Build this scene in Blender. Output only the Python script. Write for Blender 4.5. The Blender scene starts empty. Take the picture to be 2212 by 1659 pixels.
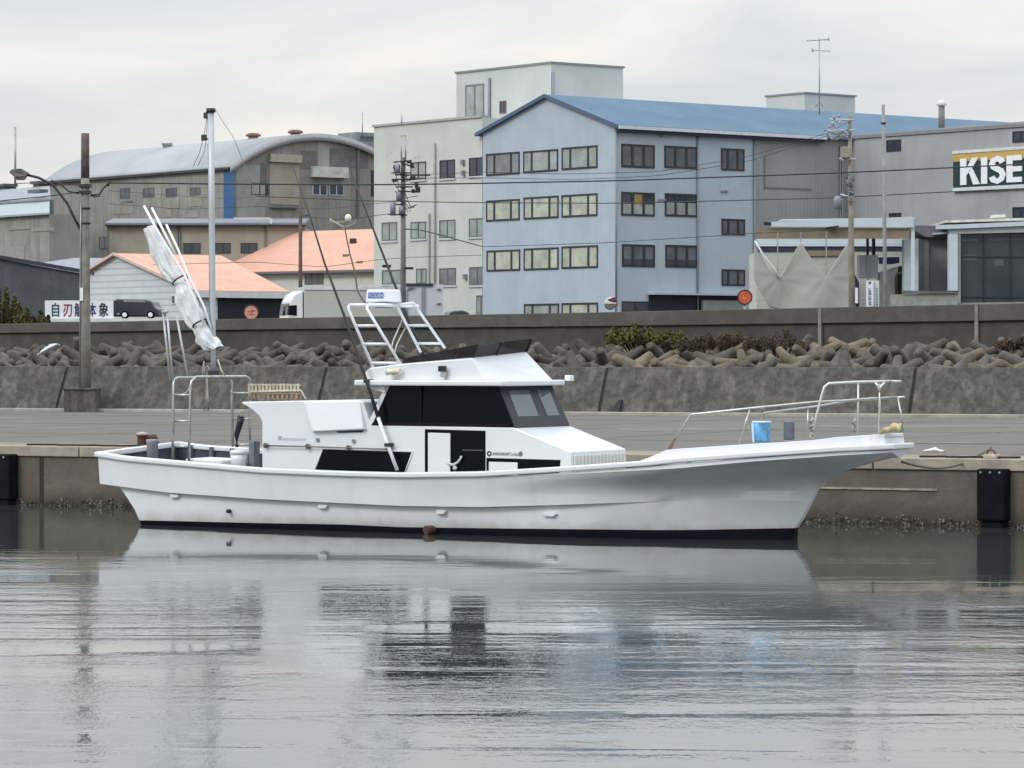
import bpy, math, random
from mathutils import Vector, Matrix
random.seed(7)
R = math.radians
scene = bpy.context.scene
COL = scene.collection

# ---------------------------------------------------------------- camera
F, YH, CX, H0 = 7400.0, 770.0, 1106.0, 3.0      # focal length in px of a 2212 px wide picture, horizon row, centre column, eye height (m)
cam_d = bpy.data.cameras.new("camera")
cam_d.sensor_width = 36.0
cam_d.lens = F / 2212.0 * 36.0
cam_d.shift_y = -(829.5 - YH) / 2212.0
cam_d.clip_start = 0.5
cam_d.clip_end = 6000.0
cam = bpy.data.objects.new("camera", cam_d)
COL.objects.link(cam)
cam.location = (0, 0, H0)
cam.rotation_euler = (R(90), 0, 0)
scene.camera = cam

# ---------------------------------------------------------------- sky, sun, exposure
SUN_EL, SUN_AZ = R(36), R(228)                  # high, behind the camera and a little to its left, through overcast
world = bpy.data.worlds.new("World")
scene.world = world
world.use_nodes = True
wn, wl = world.node_tree.nodes, world.node_tree.links
wn.clear()
w_out = wn.new("ShaderNodeOutputWorld")
w_mix = wn.new("ShaderNodeMixShader"); w_mix.inputs[0].default_value = 0.93
w_sky = wn.new("ShaderNodeTexSky"); w_sky.sky_type = 'NISHITA'; w_sky.sun_disc = False
w_sky.sun_elevation = SUN_EL; w_sky.sun_rotation = SUN_AZ
w_bg1 = wn.new("ShaderNodeBackground"); w_bg1.inputs[1].default_value = 0.08
w_bg2 = wn.new("ShaderNodeBackground"); w_bg2.inputs[1].default_value = 0.98
w_tc = wn.new("ShaderNodeTexCoord")
w_map = wn.new("ShaderNodeMapping"); w_map.inputs['Scale'].default_value = (7, 7, 30); w_map.inputs['Rotation'].default_value = (0, R(2.0), 0)
w_n = wn.new("ShaderNodeTexNoise"); w_n.inputs['Scale'].default_value = 1.0; w_n.inputs['Detail'].default_value = 6; w_n.inputs['Roughness'].default_value = 0.52; w_n.inputs['Distortion'].default_value = 0.5
w_r = wn.new("ShaderNodeValToRGB")
w_r.color_ramp.elements[0].position = 0.36; w_r.color_ramp.elements[0].color = (0.62, 0.64, 0.645, 1)
w_r.color_ramp.elements[1].position = 0.64; w_r.color_ramp.elements[1].color = (0.88, 0.83, 0.76, 1)
e = w_r.color_ramp.elements.new(0.5); e.color = (0.735, 0.74, 0.715, 1)
w_sep = wn.new("ShaderNodeSeparateXYZ")
w_m1 = wn.new("ShaderNodeMath"); w_m1.operation = 'MAXIMUM'; w_m1.inputs[1].default_value = 0.0
w_m2 = wn.new("ShaderNodeMath"); w_m2.operation = 'MULTIPLY_ADD'; w_m2.inputs[1].default_value = 2.1; w_m2.inputs[2].default_value = 1.0
w_m3 = wn.new("ShaderNodeVectorMath"); w_m3.operation = 'SCALE'
wl.new(w_tc.outputs['Generated'], w_map.inputs[0]); wl.new(w_map.outputs[0], w_n.inputs['Vector'])
wl.new(w_n.outputs[0], w_r.inputs[0]); wl.new(w_tc.outputs['Generated'], w_sep.inputs[0])
wl.new(w_sep.outputs[2], w_m1.inputs[0]); wl.new(w_m1.outputs[0], w_m2.inputs[0])
w_m2.inputs[1].default_value = 1.0; w_m2.inputs[2].default_value = 0.0
w_m3.inputs[0].default_value = (1.08, 1.20, 1.36); wl.new(w_m2.outputs[0], w_m3.inputs['Scale'])
w_m4 = wn.new("ShaderNodeVectorMath"); w_m4.operation = 'ADD'; wl.new(w_r.outputs[0], w_m4.inputs[0]); wl.new(w_m3.outputs[0], w_m4.inputs[1])
wl.new(w_m4.outputs[0], w_bg2.inputs[0]); wl.new(w_sky.outputs[0], w_bg1.inputs[0])
wl.new(w_bg1.outputs[0], w_mix.inputs[1]); wl.new(w_bg2.outputs[0], w_mix.inputs[2]); wl.new(w_mix.outputs[0], w_out.inputs[0])

sun_d = bpy.data.lights.new("sun", 'SUN'); sun_d.energy = 1.15; sun_d.angle = R(16); sun_d.color = (1.0, 0.96, 0.9)
sun = bpy.data.objects.new("sun", sun_d); COL.objects.link(sun)
sd = Vector((math.sin(SUN_AZ) * math.cos(SUN_EL), math.cos(SUN_AZ) * math.cos(SUN_EL), math.sin(SUN_EL)))
sun.rotation_euler = sd.to_track_quat('Z', 'Y').to_euler()

vs = scene.view_settings
vs.view_transform = 'Standard'; vs.look = 'None'; vs.gamma = 1.0; vs.exposure = 0.08
vs.use_curve_mapping = False
scene.cycles.max_bounces = 6
scene.cycles.glossy_bounces = 3
scene.cycles.transparent_max_bounces = 12
scene.cycles.caustics_reflective = False; scene.cycles.caustics_refractive = False

# ---------------------------------------------------------------- frames: turn a photo pixel into a point on a real plane
class Fr:
    """A frame standing in the world: origin (X, Y), local x turned by deg; local y points away from the camera."""
    def __init__(s, X, Y, deg):
        s.o = Vector((X, Y, 0)); s.deg = deg; t = R(deg)
        s.eu = Vector((math.cos(t), math.sin(t), 0)); s.ev = Vector((-math.sin(t), math.cos(t), 0))
        c = Vector((0, 0, H0)) - s.o
        s.c = Vector((c.dot(s.eu), c.dot(s.ev), H0))
    def ray(s, x, y):
        d = Vector(((x - CX) / F, 1, (YH - y) / F))
        return Vector((d.dot(s.eu), d.dot(s.ev), d.z))
    def V(s, x, y, v=0.0):                        # -> (u, z) on the plane local y = v
        r = s.ray(x, y); t = (v - s.c.y) / r.y
        return (s.c.x + t * r.x, s.c.z + t * r.z)
    def U(s, x, y, u=0.0):                        # -> (v, z) on the plane local x = u
        r = s.ray(x, y); t = (u - s.c.x) / r.x
        return (s.c.y + t * r.y, s.c.z + t * r.z)
    def px(s, u, v, z):                           # local point -> pixel
        w = s.o + s.eu * u + s.ev * v
        return (CX + F * w.x / w.y, YH - F * (z - H0) / w.y)
def at(x, y, D):
    return Vector(((x - CX) / F * D, D, H0 + (YH - y) / F * D))
def frame_at(x, D, deg):
    return Fr((x - CX) / F * D, D, deg)
def lut(tab, x):
    if x <= tab[0][0]: return tab[0][1]
    for (a, b), (c, d) in zip(tab, tab[1:]):
        if x <= c: return b + (d - b) * (x - a) / (c - a)
    return tab[-1][1]
def lerp(a, b, t): return a + (b - a) * t
def sstep(a, b, x):
    t = min(1, max(0, (x - a) / (b - a))); return t * t * (3 - 2 * t)

# ---------------------------------------------------------------- materials
MATS = {}
def mat(name, col, rough=0.6, metal=0.0, var=0.12, vscale=3.0, streak=0.0, stcol=None, stscale=(6, 6, 0.6), bump=0.0, bscale=30.0,
        wave=None, stripes=None, spec=0.5, coat=0.0, perobj=0.0, alpha=1.0, blotch=0.0, blcol=None, blscale=0.8, lowdirt=None):
    """Principled colour with noise; streak: vertical run marks; wave: (axis, freq, depth) corrugation; lowdirt: (z0, z1, colour) growth above the water."""
    if name in MATS: return MATS[name]
    m = bpy.data.materials.new(name); m.use_nodes = True; MATS[name] = m
    nt = m.node_tree; N, L = nt.nodes, nt.links
    b = N["Principled BSDF"]
    b.inputs['Roughness'].default_value = rough; b.inputs['Metallic'].default_value = metal
    b.inputs['Specular IOR Level'].default_value = spec
    if coat: b.inputs['Coat Weight'].default_value = coat; b.inputs['Coat Roughness'].default_value = 0.12
    if alpha < 1: b.inputs['Alpha'].default_value = alpha
    tc = N.new("ShaderNodeTexCoord")
    def noise(scale, detail=5, vec=None, rough_=0.6):
        n = N.new("ShaderNodeTexNoise"); n.inputs['Scale'].default_value = scale; n.inputs['Detail'].default_value = detail; n.inputs['Roughness'].default_value = rough_
        L.new(vec or tc.outputs['Object'], n.inputs['Vector']); return n.outputs[0]
    def mapped(sc):
        mp = N.new("ShaderNodeMapping"); mp.inputs['Scale'].default_value = sc; L.new(tc.outputs['Object'], mp.inputs[0]); return mp.outputs[0]
    def ramp(v, a, b_, c0=(0, 0, 0, 1), c1=(1, 1, 1, 1)):
        r = N.new("ShaderNodeMapRange"); r.inputs[1].default_value = a; r.inputs[2].default_value = b_; L.new(v, r.inputs[0]); return r.outputs[0]
    def mix(f, a, c, blend='MIX'):
        x = N.new("ShaderNodeMix"); x.data_type = 'RGBA'; x.blend_type = blend
        if isinstance(f, float): x.inputs[0].default_value = f
        else: L.new(f, x.inputs[0])
        for i, q in ((6, a), (7, c)):
            if isinstance(q, tuple): x.inputs[i].default_value = (*q[:3], 1)
            else: L.new(q, x.inputs[i])
        return x.outputs[2]
    c = tuple(col)
    if var:
        lo = tuple(q * (1 - var * 1.6) for q in col); hi = tuple(min(1, q * (1 + var)) for q in col)
        c = mix(ramp(noise(vscale), 0.3, 0.7), lo, hi)
    if blotch:
        f = ramp(noise(blscale, 8, None, 0.7), 0.48, 0.66); mm = N.new("ShaderNodeMath"); mm.operation = 'MULTIPLY'; mm.inputs[1].default_value = blotch; L.new(f, mm.inputs[0])
        c = mix(mm.outputs[0], c, tuple(blcol or [q * 0.5 for q in col]))
    if streak:
        f = ramp(noise(1.0, 6, mapped(stscale), 0.65), 0.5, 0.72); mm = N.new("ShaderNodeMath"); mm.operation = 'MULTIPLY'; mm.inputs[1].default_value = streak; L.new(f, mm.inputs[0])
        c = mix(mm.outputs[0], c, tuple(stcol or [q * 0.55 for q in col]))
    if stripes:                                   # (axis, period, share, colour): thin lines that belong to the surface (joints, boards)
        ax, per, sh, sc_ = stripes
        sp = N.new("ShaderNodeSeparateXYZ"); L.new(tc.outputs['Object'], sp.inputs[0])
        fr = N.new("ShaderNodeMath"); fr.operation = 'DIVIDE'; fr.inputs[1].default_value = per; L.new(sp.outputs[ax], fr.inputs[0])
        f2 = N.new("ShaderNodeMath"); f2.operation = 'FRACT'; L.new(fr.outputs[0], f2.inputs[0])
        f3 = N.new("ShaderNodeMath"); f3.operation = 'LESS_THAN'; f3.inputs[1].default_value = sh; L.new(f2.outputs[0], f3.inputs[0])
        c = mix(f3.outputs[0], c, sc_)
    if lowdirt:
        z0, z1, dc = lowdirt
        sp = N.new("ShaderNodeSeparateXYZ"); L.new(tc.outputs['Object'], sp.inputs[0])
        ad = N.new("ShaderNodeMath"); ad.operation = 'MULTIPLY_ADD'; ad.inputs[1].default_value = 0.35; L.new(noise(3.0, 6, None, 0.7), ad.inputs[0]); L.new(sp.outputs[2], ad.inputs[2])
        rr = N.new("ShaderNodeMapRange"); rr.inputs[1].default_value = z1 + 0.17; rr.inputs[2].default_value = z0 + 0.17; L.new(ad.outputs[0], rr.inputs[0])
        c = mix(rr.outputs[0], c, dc)
    if perobj:
        oi = N.new("ShaderNodeObjectInfo"); mr = N.new("ShaderNodeMapRange"); mr.inputs[3].default_value = 1 - perobj; mr.inputs[4].default_value = 1 + perobj * 0.6
        L.new(oi.outputs['Random'], mr.inputs[0])
        hs = N.new("ShaderNodeHueSaturation"); L.new(mr.outputs[0], hs.inputs['Value'])
        if isinstance(c, tuple): hs.inputs['Color'].default_value = (*c[:3], 1)
        else: L.new(c, hs.inputs['Color'])
        c = hs.outputs[0]
    if isinstance(c, tuple): b.inputs['Base Color'].default_value = (*c[:3], 1)
    else: L.new(c, b.inputs['Base Color'])
    hgt = None
    if wave:
        ax, freq, dep = wave
        sp = N.new("ShaderNodeSeparateXYZ"); L.new(tc.outputs['Object'], sp.inputs[0])
        ml = N.new("ShaderNodeMath"); ml.operation = 'MULTIPLY'; ml.inputs[1].default_value = freq * 6.2832; L.new(sp.outputs[ax], ml.inputs[0])
        sn = N.new("ShaderNodeMath"); sn.operation = 'SINE'; L.new(ml.outputs[0], sn.inputs[0])
        hgt = sn.outputs[0]; dist = dep
        bp = N.new("ShaderNodeBump"); bp.inputs['Distance'].default_value = dist; bp.inputs['Strength'].default_value = 1.0; L.new(hgt, bp.inputs['Height']); L.new(bp.outputs[0], b.inputs['Normal'])
    elif bump:
        bp = N.new("ShaderNodeBump"); bp.inputs['Distance'].default_value = bump; bp.inputs['Strength'].default_value = 0.8; L.new(noise(bscale, 6), bp.inputs['Height']); L.new(bp.outputs[0], b.inputs['Normal'])
    return m

# ---------------------------------------------------------------- mesh builder
class MB:
    def __init__(s): s.v = []; s.f = []; s.sm = []
    def _a(s, vs_, fs, smooth=False):
        o = len(s.v); s.v += [tuple(p) for p in vs_]
        for f in fs: s.f.append([o + i for i in f]); s.sm.append(smooth)
        return s
    def box(s, x0, y0, z0, x1, y1, z1):
        return s._a([(x0, y0, z0), (x1, y0, z0), (x1, y1, z0), (x0, y1, z0), (x0, y0, z1), (x1, y0, z1), (x1, y1, z1), (x0, y1, z1)],
                    [(0, 3, 2, 1), (4, 5, 6, 7), (0, 1, 5, 4), (1, 2, 6, 5), (2, 3, 7, 6), (3, 0, 4, 7)])
    def quad(s, a, b, c, d): return s._a([a, b, c, d], [(0, 1, 2, 3)])
    def prism(s, pts, h0, h1, axis=1):
        """pts: outline in the two other axes. axis=1: pts=(u,z), swept in v; axis=0: pts=(v,z) swept in u; axis=2: pts=(u,v) swept in z"""
        n = len(pts)
        def P(p, h): return (p[0], h, p[1]) if axis == 1 else ((h, p[0], p[1]) if axis == 0 else (p[0], p[1], h))
        vs_ = [P(p, h0) for p in pts] + [P(p, h1) for p in pts]
        fs = [list(range(n))[::-1], list(range(n, 2 * n))] + [[i, (i + 1) % n, n + (i + 1) % n, n + i] for i in range(n)]
        return s._a(vs_, fs)
    def hull(s, A, B):                            # two matching outlines joined
        n = len(A)
        return s._a(list(A) + list(B), [list(range(n))[::-1], list(range(n, 2 * n))] + [[i, (i + 1) % n, n + (i + 1) % n, n + i] for i in range(n)])
    def tube(s, path, r, n=8, r2=None):
        path = [Vector(p) for p in path]; k = len(path); rings = []
        up = Vector((0, 0, 1))
        for i, p in enumerate(path):
            d = (path[min(i + 1, k - 1)] - path[max(i - 1, 0)]).normalized()
            a = d.cross(up)
            if a.length < 1e-3: a = d.cross(Vector((0, 1, 0)))
            a.normalize(); b = d.cross(a).normalized()
            rr = r if r2 is None else lerp(r, r2, i / (k - 1))
            rings.append([p + (a * math.cos(6.28318 * j / n) + b * math.sin(6.28318 * j / n)) * rr for j in range(n)])
        vs_ = [q for rg in rings for q in rg]; o = len(s.v)
        fs = [(i * n + j, i * n + (j + 1) % n, (i + 1) * n + (j + 1) % n, (i + 1) * n + j) for i in range(k - 1) for j in range(n)]
        s._a(vs_, fs, True)
        s.f.append([o + j for j in range(n)][::-1]); s.sm.append(False)
        s.f.append([o + (k - 1) * n + j for j in range(n)]); s.sm.append(False)
        return s
    def lathe(s, prof, cx=0, cy=0, n=16):         # prof: (r, z)
        k = len(prof); vs_ = [(cx + r * math.cos(6.28318 * j / n), cy + r * math.sin(6.28318 * j / n), z) for r, z in prof for j in range(n)]
        o = len(s.v)
        s._a(vs_, [(i * n + j, i * n + (j + 1) % n, (i + 1) * n + (j + 1) % n, (i + 1) * n + j) for i in range(k - 1) for j in range(n)], True)
        s.f.append([o + j for j in range(n)][::-1]); s.sm.append(False)
        s.f.append([o + (k - 1) * n + j for j in range(n)]); s.sm.append(False)
        return s
    def disc(s, c, nrm, r, t, n=24):
        nrm = Vector(nrm).normalized(); c = Vector(c)
        return s.tube([c - nrm * t / 2, c + nrm * t / 2], r, n)
    def ball(s, c, r, n=12, sz=1.0):
        k = n // 2; c = Vector(c)
        prof = [(max(0.001, r * math.sin(math.pi * i / k)), -r * math.cos(math.pi * i / k) * sz) for i in range(k + 1)]
        a = len(s.v); s.lathe(prof, 0, 0, n)
        for i in range(a, len(s.v)): s.v[i] = tuple(Vector(s.v[i]) + c)
        return s
    def sheet(s, rows, smooth=True):              # rows of points -> grid
        k, n = len(rows), len(rows[0])
        return s._a([p for r_ in rows for p in r_], [(i * n + j, i * n + j + 1, (i + 1) * n + j + 1, (i + 1) * n + j) for i in range(k - 1) for j in range(n - 1)], smooth)

def link(name, data, parent=None):
    o = bpy.data.objects.new(name, data); COL.objects.link(o)
    if parent is not None: o.parent = parent
    return o
SPLIT = {"rung", "ladder_rung", "downpipe", "patch_sheet", "pale_panel", "insulator", "transformer", "cross_arm", "switch_gear", "hinge", "closure_box", "roof_box", "dark_panel", "board_leg", "stanchion", "window_mullion",
         "pulley_block", "rod_clamp", "drain_pipe", "rope_lashing", "aerial_arm", "cable_bracket", "aerial_rods", "door_bar", "wall_rib", "bulwark_frame", "davit_pole", "hanging_rope", "sail_tie", "spar", "louvre", "cross_bar", "brace", "mullion", "glass_reflex", "junction_box", "beam", "barge_board", "roof_bracket", "bolt", "jumper_cable"}
def islands(mb):
    par = list(range(len(mb.v)))
    def find(i):
        while par[i] != i: par[i] = par[par[i]]; i = par[i]
        return i
    for f in mb.f:
        r = find(f[0])
        for i in f[1:]: par[find(i)] = r
    groups = {}
    for k, f in enumerate(mb.f): groups.setdefault(find(f[0]), []).append(k)
    out = []
    for ks in groups.values():
        m2 = MB(); mp = {}
        for k in ks:
            nf = []
            for i in mb.f[k]:
                if i not in mp: mp[i] = len(m2.v); m2.v.append(mb.v[i])
                nf.append(mp[i])
            m2.f.append(nf); m2.sm.append(mb.sm[k])
        out.append(m2)
    return out
def obj(name, mb, m, parent=None, bevel=0.0, solid=0.0, label=None, flip=False):
    if name in SPLIT and parent is not None:
        prt = islands(mb)
        if 1 < len(prt) <= 100:
            for q in prt: o = obj1(name, q, m, parent, bevel, solid, label)
            return o
    return obj1(name, mb, m, parent, bevel, solid, label)
def obj1(name, mb, m, parent=None, bevel=0.0, solid=0.0, label=None):
    me = bpy.data.meshes.new(name); me.from_pydata(mb.v, [], mb.f); me.update()
    me.polygons.foreach_set("use_smooth", mb.sm); me.validate()
    import bmesh as _bm
    b_ = _bm.new(); b_.from_mesh(me); _bm.ops.remove_doubles(b_, verts=b_.verts, dist=1e-5); _bm.ops.recalc_face_normals(b_, faces=b_.faces); b_.to_mesh(me); b_.free()
    me.materials.append(m)
    o = link(name, me, parent)
    if solid:
        md = o.modifiers.new("solid", 'SOLIDIFY'); md.thickness = solid; md.offset = 0
    if bevel:
        md = o.modifiers.new("bevel", 'BEVEL'); md.width = bevel; md.segments = 2; md.limit_method = 'ANGLE'; md.angle_limit = R(35)
    if label: o["label"] = label
    return o
def tag(o, label, cat, group=None, kind=None):
    if label: o["label"] = label
    if cat: o["category"] = cat
    if group: o["group"] = group
    if kind: o["kind"] = kind
    return o
def thing(name, label, cat, fr=None, loc=None, rz=0.0, group=None):
    o = link(name, None)
    if fr is not None: o.location = fr.o; o.rotation_euler = (0, 0, R(fr.deg))
    if loc is not None: o.location = loc; o.rotation_euler = (0, 0, R(rz))
    return tag(o, label, cat, group)
def struct(name, mb, m, fr=None, **k):
    o = obj(name, mb, m, **k); o["kind"] = "structure"
    if fr is not None: o.location = fr.o; o.rotation_euler = (0, 0, R(fr.deg))
    return o
def place(o, fr):
    o.location = fr.o; o.rotation_euler = (0, 0, R(fr.deg)); return o
def text_mesh(name, txt, size, m, parent, loc, rot, depth=0.01, sx=1.0, bold=0.0):
    cu = bpy.data.curves.new(name, 'FONT'); cu.body = txt; cu.size = size; cu.extrude = depth; cu.offset = bold; cu.align_x = 'LEFT'; cu.resolution_u = 3
    t = bpy.data.objects.new("tmp_text", cu); COL.objects.link(t)
    bpy.context.view_layer.update()
    me = bpy.data.meshes.new_from_object(t.evaluated_get(bpy.context.evaluated_depsgraph_get()))
    bpy.data.objects.remove(t); me.name = name; me.materials.clear(); me.materials.append(m)
    o = link(name, me, parent); o.location = loc; o.rotation_euler = rot; o.scale = (sx, 1, 1)
    return o
# ================================================================ WATER, QUAY, GROUND
def water_mat():
    m = bpy.data.materials.new("harbour_water"); m.use_nodes = True
    N, L = m.node_tree.nodes, m.node_tree.links; b = N["Principled BSDF"]
    b.inputs['Base Color'].default_value = (0.05, 0.057, 0.056, 1); b.inputs['Roughness'].default_value = 0.015; b.inputs['IOR'].default_value = 2.1
    b.inputs['Specular IOR Level'].default_value = 0.62
    tc = N.new("ShaderNodeTexCoord")
    def nz(sc, scale, det, rot=0.0, dist=0.0, rg=0.55):
        mp = N.new("ShaderNodeMapping"); mp.inputs['Scale'].default_value = sc; mp.inputs['Rotation'].default_value = (0, 0, R(rot)); L.new(tc.outputs['Object'], mp.inputs[0])
        n = N.new("ShaderNodeTexNoise"); n.inputs['Scale'].default_value = scale; n.inputs['Detail'].default_value = det; n.inputs['Distortion'].default_value = dist; n.inputs['Roughness'].default_value = rg
        L.new(mp.outputs[0], n.inputs['Vector']); return n.outputs[0]
    def mth(op, a, b_):
        x = N.new("ShaderNodeMath"); x.operation = op
        for i, q in enumerate((a, b_)):
            if isinstance(q, (int, float)): x.inputs[i].default_value = q
            else: L.new(q, x.inputs[i])
        return x.outputs[0]
    swell = nz((0.35, 1.0, 1), 0.55, 2, 8)
    chop = nz((0.7, 1.0, 1), 1.9, 2, -5, 0.6)
    rip = nz((3.0, 1.0, 1), 3.4, 3, -4, 0.6)
    fine = nz((5.0, 1.0, 1), 7.0, 3, 7, 0.6)
    # patches of breeze: the water close under the boat and quay stays glassy, the rest is rippled
    patch = nz((0.10, 0.55, 1), 0.8, 3, 4, 0.6)
    pr = N.new("ShaderNodeMapRange"); pr.inputs[1].default_value = 0.40; pr.inputs[2].default_value = 0.60; pr.inputs[3].default_value = 0.35; pr.inputs[4].default_value = 1.6; L.new(patch, pr.inputs[0])
    sp = N.new("ShaderNodeSeparateXYZ"); L.new(tc.outputs['Object'], sp.inputs[0])
    lee = N.new("ShaderNodeMapRange"); lee.interpolation_type = 'SMOOTHSTEP'; lee.inputs[1].default_value = 54.0; lee.inputs[2].default_value = 38.0; lee.inputs[3].default_value = 0.26; lee.inputs[4].default_value = 1.0
    yy = mth('MULTIPLY_ADD', sp.outputs[0], 0.42); N[yy.node.name].inputs[2].default_value = 0.0
    ysum = mth('ADD', sp.outputs[1], yy)
    L.new(ysum, lee.inputs[0])
    amp = mth('MULTIPLY', pr.outputs[0], lee.outputs[0])
    h = mth('ADD', mth('MULTIPLY', swell, 0.0022), mth('MULTIPLY', amp, mth('ADD', mth('MULTIPLY', chop, 0.0034), mth('ADD', mth('MULTIPLY', rip, 0.0019), mth('MULTIPLY', fine, 0.00085)))))
    bp = N.new("ShaderNodeBump"); bp.inputs['Distance'].default_value = 1.0; bp.inputs['Strength'].default_value = 1.0; L.new(h, bp.inputs['Height']); L.new(bp.outputs[0], b.inputs['Normal'])
    return m
wq = Fr(-10.37, 69.4, -25.9)                      # quay face line
struct("water", MB()._a([(-400, -60, 0), (400, -60, 0), (400, 400, 0), (-400, 400, 0)], [(0, 1, 2, 3)]), water_mat())

M_quayface = mat("quay_face", (0.115, 0.107, 0.085), 0.85, var=0.14, vscale=1.6, streak=0.55, stcol=(0.085, 0.078, 0.06), stscale=(3.5, 3.5, 0.5), blotch=0.45, blcol=(0.165, 0.157, 0.13), blscale=1.3, bump=0.02, bscale=8, lowdirt=(0.02, 0.42, (0.045, 0.04, 0.03)))
M_quaytop = mat("quay_top_concrete", (0.135, 0.128, 0.114), 0.9, var=0.1, vscale=0.5, blotch=0.35, blcol=(0.10, 0.096, 0.086), blscale=0.15, bump=0.01, bscale=20)
M_coping = mat("quay_coping", (0.33, 0.30, 0.245), 0.85, var=0.18, vscale=2.5, blotch=0.5, blcol=(0.22, 0.19, 0.15), blscale=1.1, bump=0.01, bscale=14)
ZQ = 1.12
qb = MB(); qb.box(-60, 0.0, -3, 90, 90, ZQ)
struct("quay", qb, M_quayface, wq)
struct("quay_pavement", MB().box(-60, 0.9, ZQ, 90, 90, ZQ + 0.012), M_quaytop, wq)
cp = MB()
for k in range(-12, 20):                          # coping blocks with open joints
    cp.box(k * 4.2 + 1.93, -0.05, ZQ - 0.13, (k + 1) * 4.2 + 1.9, 0.42, ZQ + 0.075)
struct("quay_coping", cp, M_coping, wq, bevel=0.015)
struct("quay_coping_strip", MB().box(-60, 0.50, ZQ - 0.02, 90, 3.9, ZQ + 0.018), mat("apron_strip", (0.27, 0.24, 0.195), 0.9, var=0.2, vscale=1.2, blotch=0.7, blcol=(0.13, 0.12, 0.10), blscale=0.6), wq)
ju = wq.V(90, 1040, 0)[0]                         # the vertical joint in the quay face
struct("quay_joint", MB().box(ju - 0.045, -0.012, -0.5, ju + 0.045, 0.03, ZQ - 0.14), mat("joint_dark", (0.03, 0.026, 0.02), 0.9, var=0.1), wq)
struct("quay_joint", MB().box(ju + 12.0, -0.012, -0.5, ju + 12.07, 0.03, ZQ - 0.14), MATS["joint_dark"], wq)
u0, u1 = wq.V(1765, 1050)[0], wq.V(2025, 1050)[0]
struct("quay_ledge", MB().box(u0, -0.03, 0.62, u1, 0.02, 0.655), mat("quay_seam", (0.34, 0.32, 0.27), 0.9, var=0.3, vscale=4), wq)
# oysters and weed along the tide line
bn = MB()
for i in range(3600):
    u = random.uniform(-3, 24.5); z = abs(random.gauss(0.0, 0.075)) - 0.03; r = random.uniform(0.012, 0.042)
    c = Vector((u, -r * 0.3, z)); a = [c + Vector((random.uniform(-r, r), random.uniform(-r, 0), random.uniform(-r, r))) for _ in range(5)]
    bn._a(a, [(0, 1, 2), (0, 2, 3), (0, 3, 4), (1, 2, 4), (0, 4, 1)])
place(tag(obj("oysters", bn, mat("oyster_shell", (0.07, 0.058, 0.048), 0.8, var=0.5, vscale=9, blotch=1.0, blcol=(0.34, 0.32, 0.29), blscale=5.5)), "rough crust of dark and pale oysters along the quay waterline", "oysters", kind="stuff"), wq)

# rubber fenders on the quay
M_rubber = mat("fender_rubber", (0.005, 0.006, 0.010), 0.7, var=0.3, vscale=4, spec=0.12)
def fender(x0, x1, label):
    a, b = wq.V(x0, 1050, -0.32)[0], wq.V(x1, 1050, -0.32)[0]
    t = thing("dock_fender", label, "fender", wq, group="black rubber fenders on the quay wall")
    m_ = (a + b) / 2; w = b - a
    mb = MB(); mb.prism([(a, -0.02), (b, -0.02), (b - 0.04, -0.32), (a + 0.04, -0.32)], 0.12, 1.03, axis=2)
    obj("rubber_block", mb, M_rubber, t, bevel=0.03)
    mb = MB(); mb.prism([(a + 0.05, -0.02), (b - 0.05, -0.02), (b - 0.09, -0.26), (a + 0.09, -0.26)], -1.5, 0.117, axis=2)
    obj("lower_block", mb, M_rubber, t, bevel=0.03)
    mb = MB()
    for q in (0.2, 0.5, 0.8): mb.disc((a + w * q, -0.325, 0.97), (0, 1, 0), 0.018, 0.03, 8)
    obj("bolt", mb, mat("galv", (0.45, 0.45, 0.45), 0.4, 0.8), t)
fender(2105, 2173, "black rubber dock fender on the quay wall to the right of the bow")
fender(-48, 22, "black rubber dock fender cut by the picture edge, left of the stern")

M_seam = mat("pavement_seam", (0.098, 0.093, 0.083), 0.95, var=0.3, vscale=2)
sm_ = MB()
for k in range(-6, 13): sm_.box(k * 6.3 + 1.0, 3.95, ZQ, k * 6.3 + 1.05, 50, ZQ + 0.016)
for v in (12.0, 22.5, 34.0): sm_.box(-60, v, ZQ, 90, v + 0.10, ZQ + 0.017)
struct("pavement_seams", sm_, M_seam, wq)
M_pt = mat("pavement_patch", (0.165, 0.157, 0.14), 0.95, var=0.2, vscale=1.5)
for k_, (x, y, w, d) in enumerate(((120, 948, 2.6, 1.6), (1500, 930, 4.0, 5.0), (1950, 915, 5.0, 4.0), (700, 915, 3.0, 6.0), (2080, 960, 3.5, 1.2))):
    a, _z = wq.V(x, y, 4 + (985 - y) * .35); b = 4 + (985 - y) * .35
    rnd_ = random.Random(k_); pts = [(a + w * .5 * math.cos(t_) * rnd_.uniform(.7, 1.2), b + d * .5 * math.sin(t_) * rnd_.uniform(.7, 1.2)) for t_ in [6.283 * q / 11 for q in range(11)]]
    struct("pavement_patch", MB().prism(pts, ZQ, ZQ + 0.019 + .001 * k_, axis=2), M_pt, wq)
rg_w = MB(); c_ = wq.V(2019, 950, 6.0)[0]
rr_ = random.Random(21)
rg_w.sheet([[(c_ + (i - 3) * .07, 6 + (j - 2) * .06, ZQ + .02 + max(0, .09 - .02 * abs(i - 3) - .02 * abs(j - 2)) * rr_.uniform(.4, 1.2)) for j in range(5)] for i in range(7)])
place(tag(obj("white_rag", rg_w, mat("rag_white", (.6, .6, .58), .8, var=.1), solid=.01), "small crumpled white rag on the quay beyond the bow tip", "rag"), wq)
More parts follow.
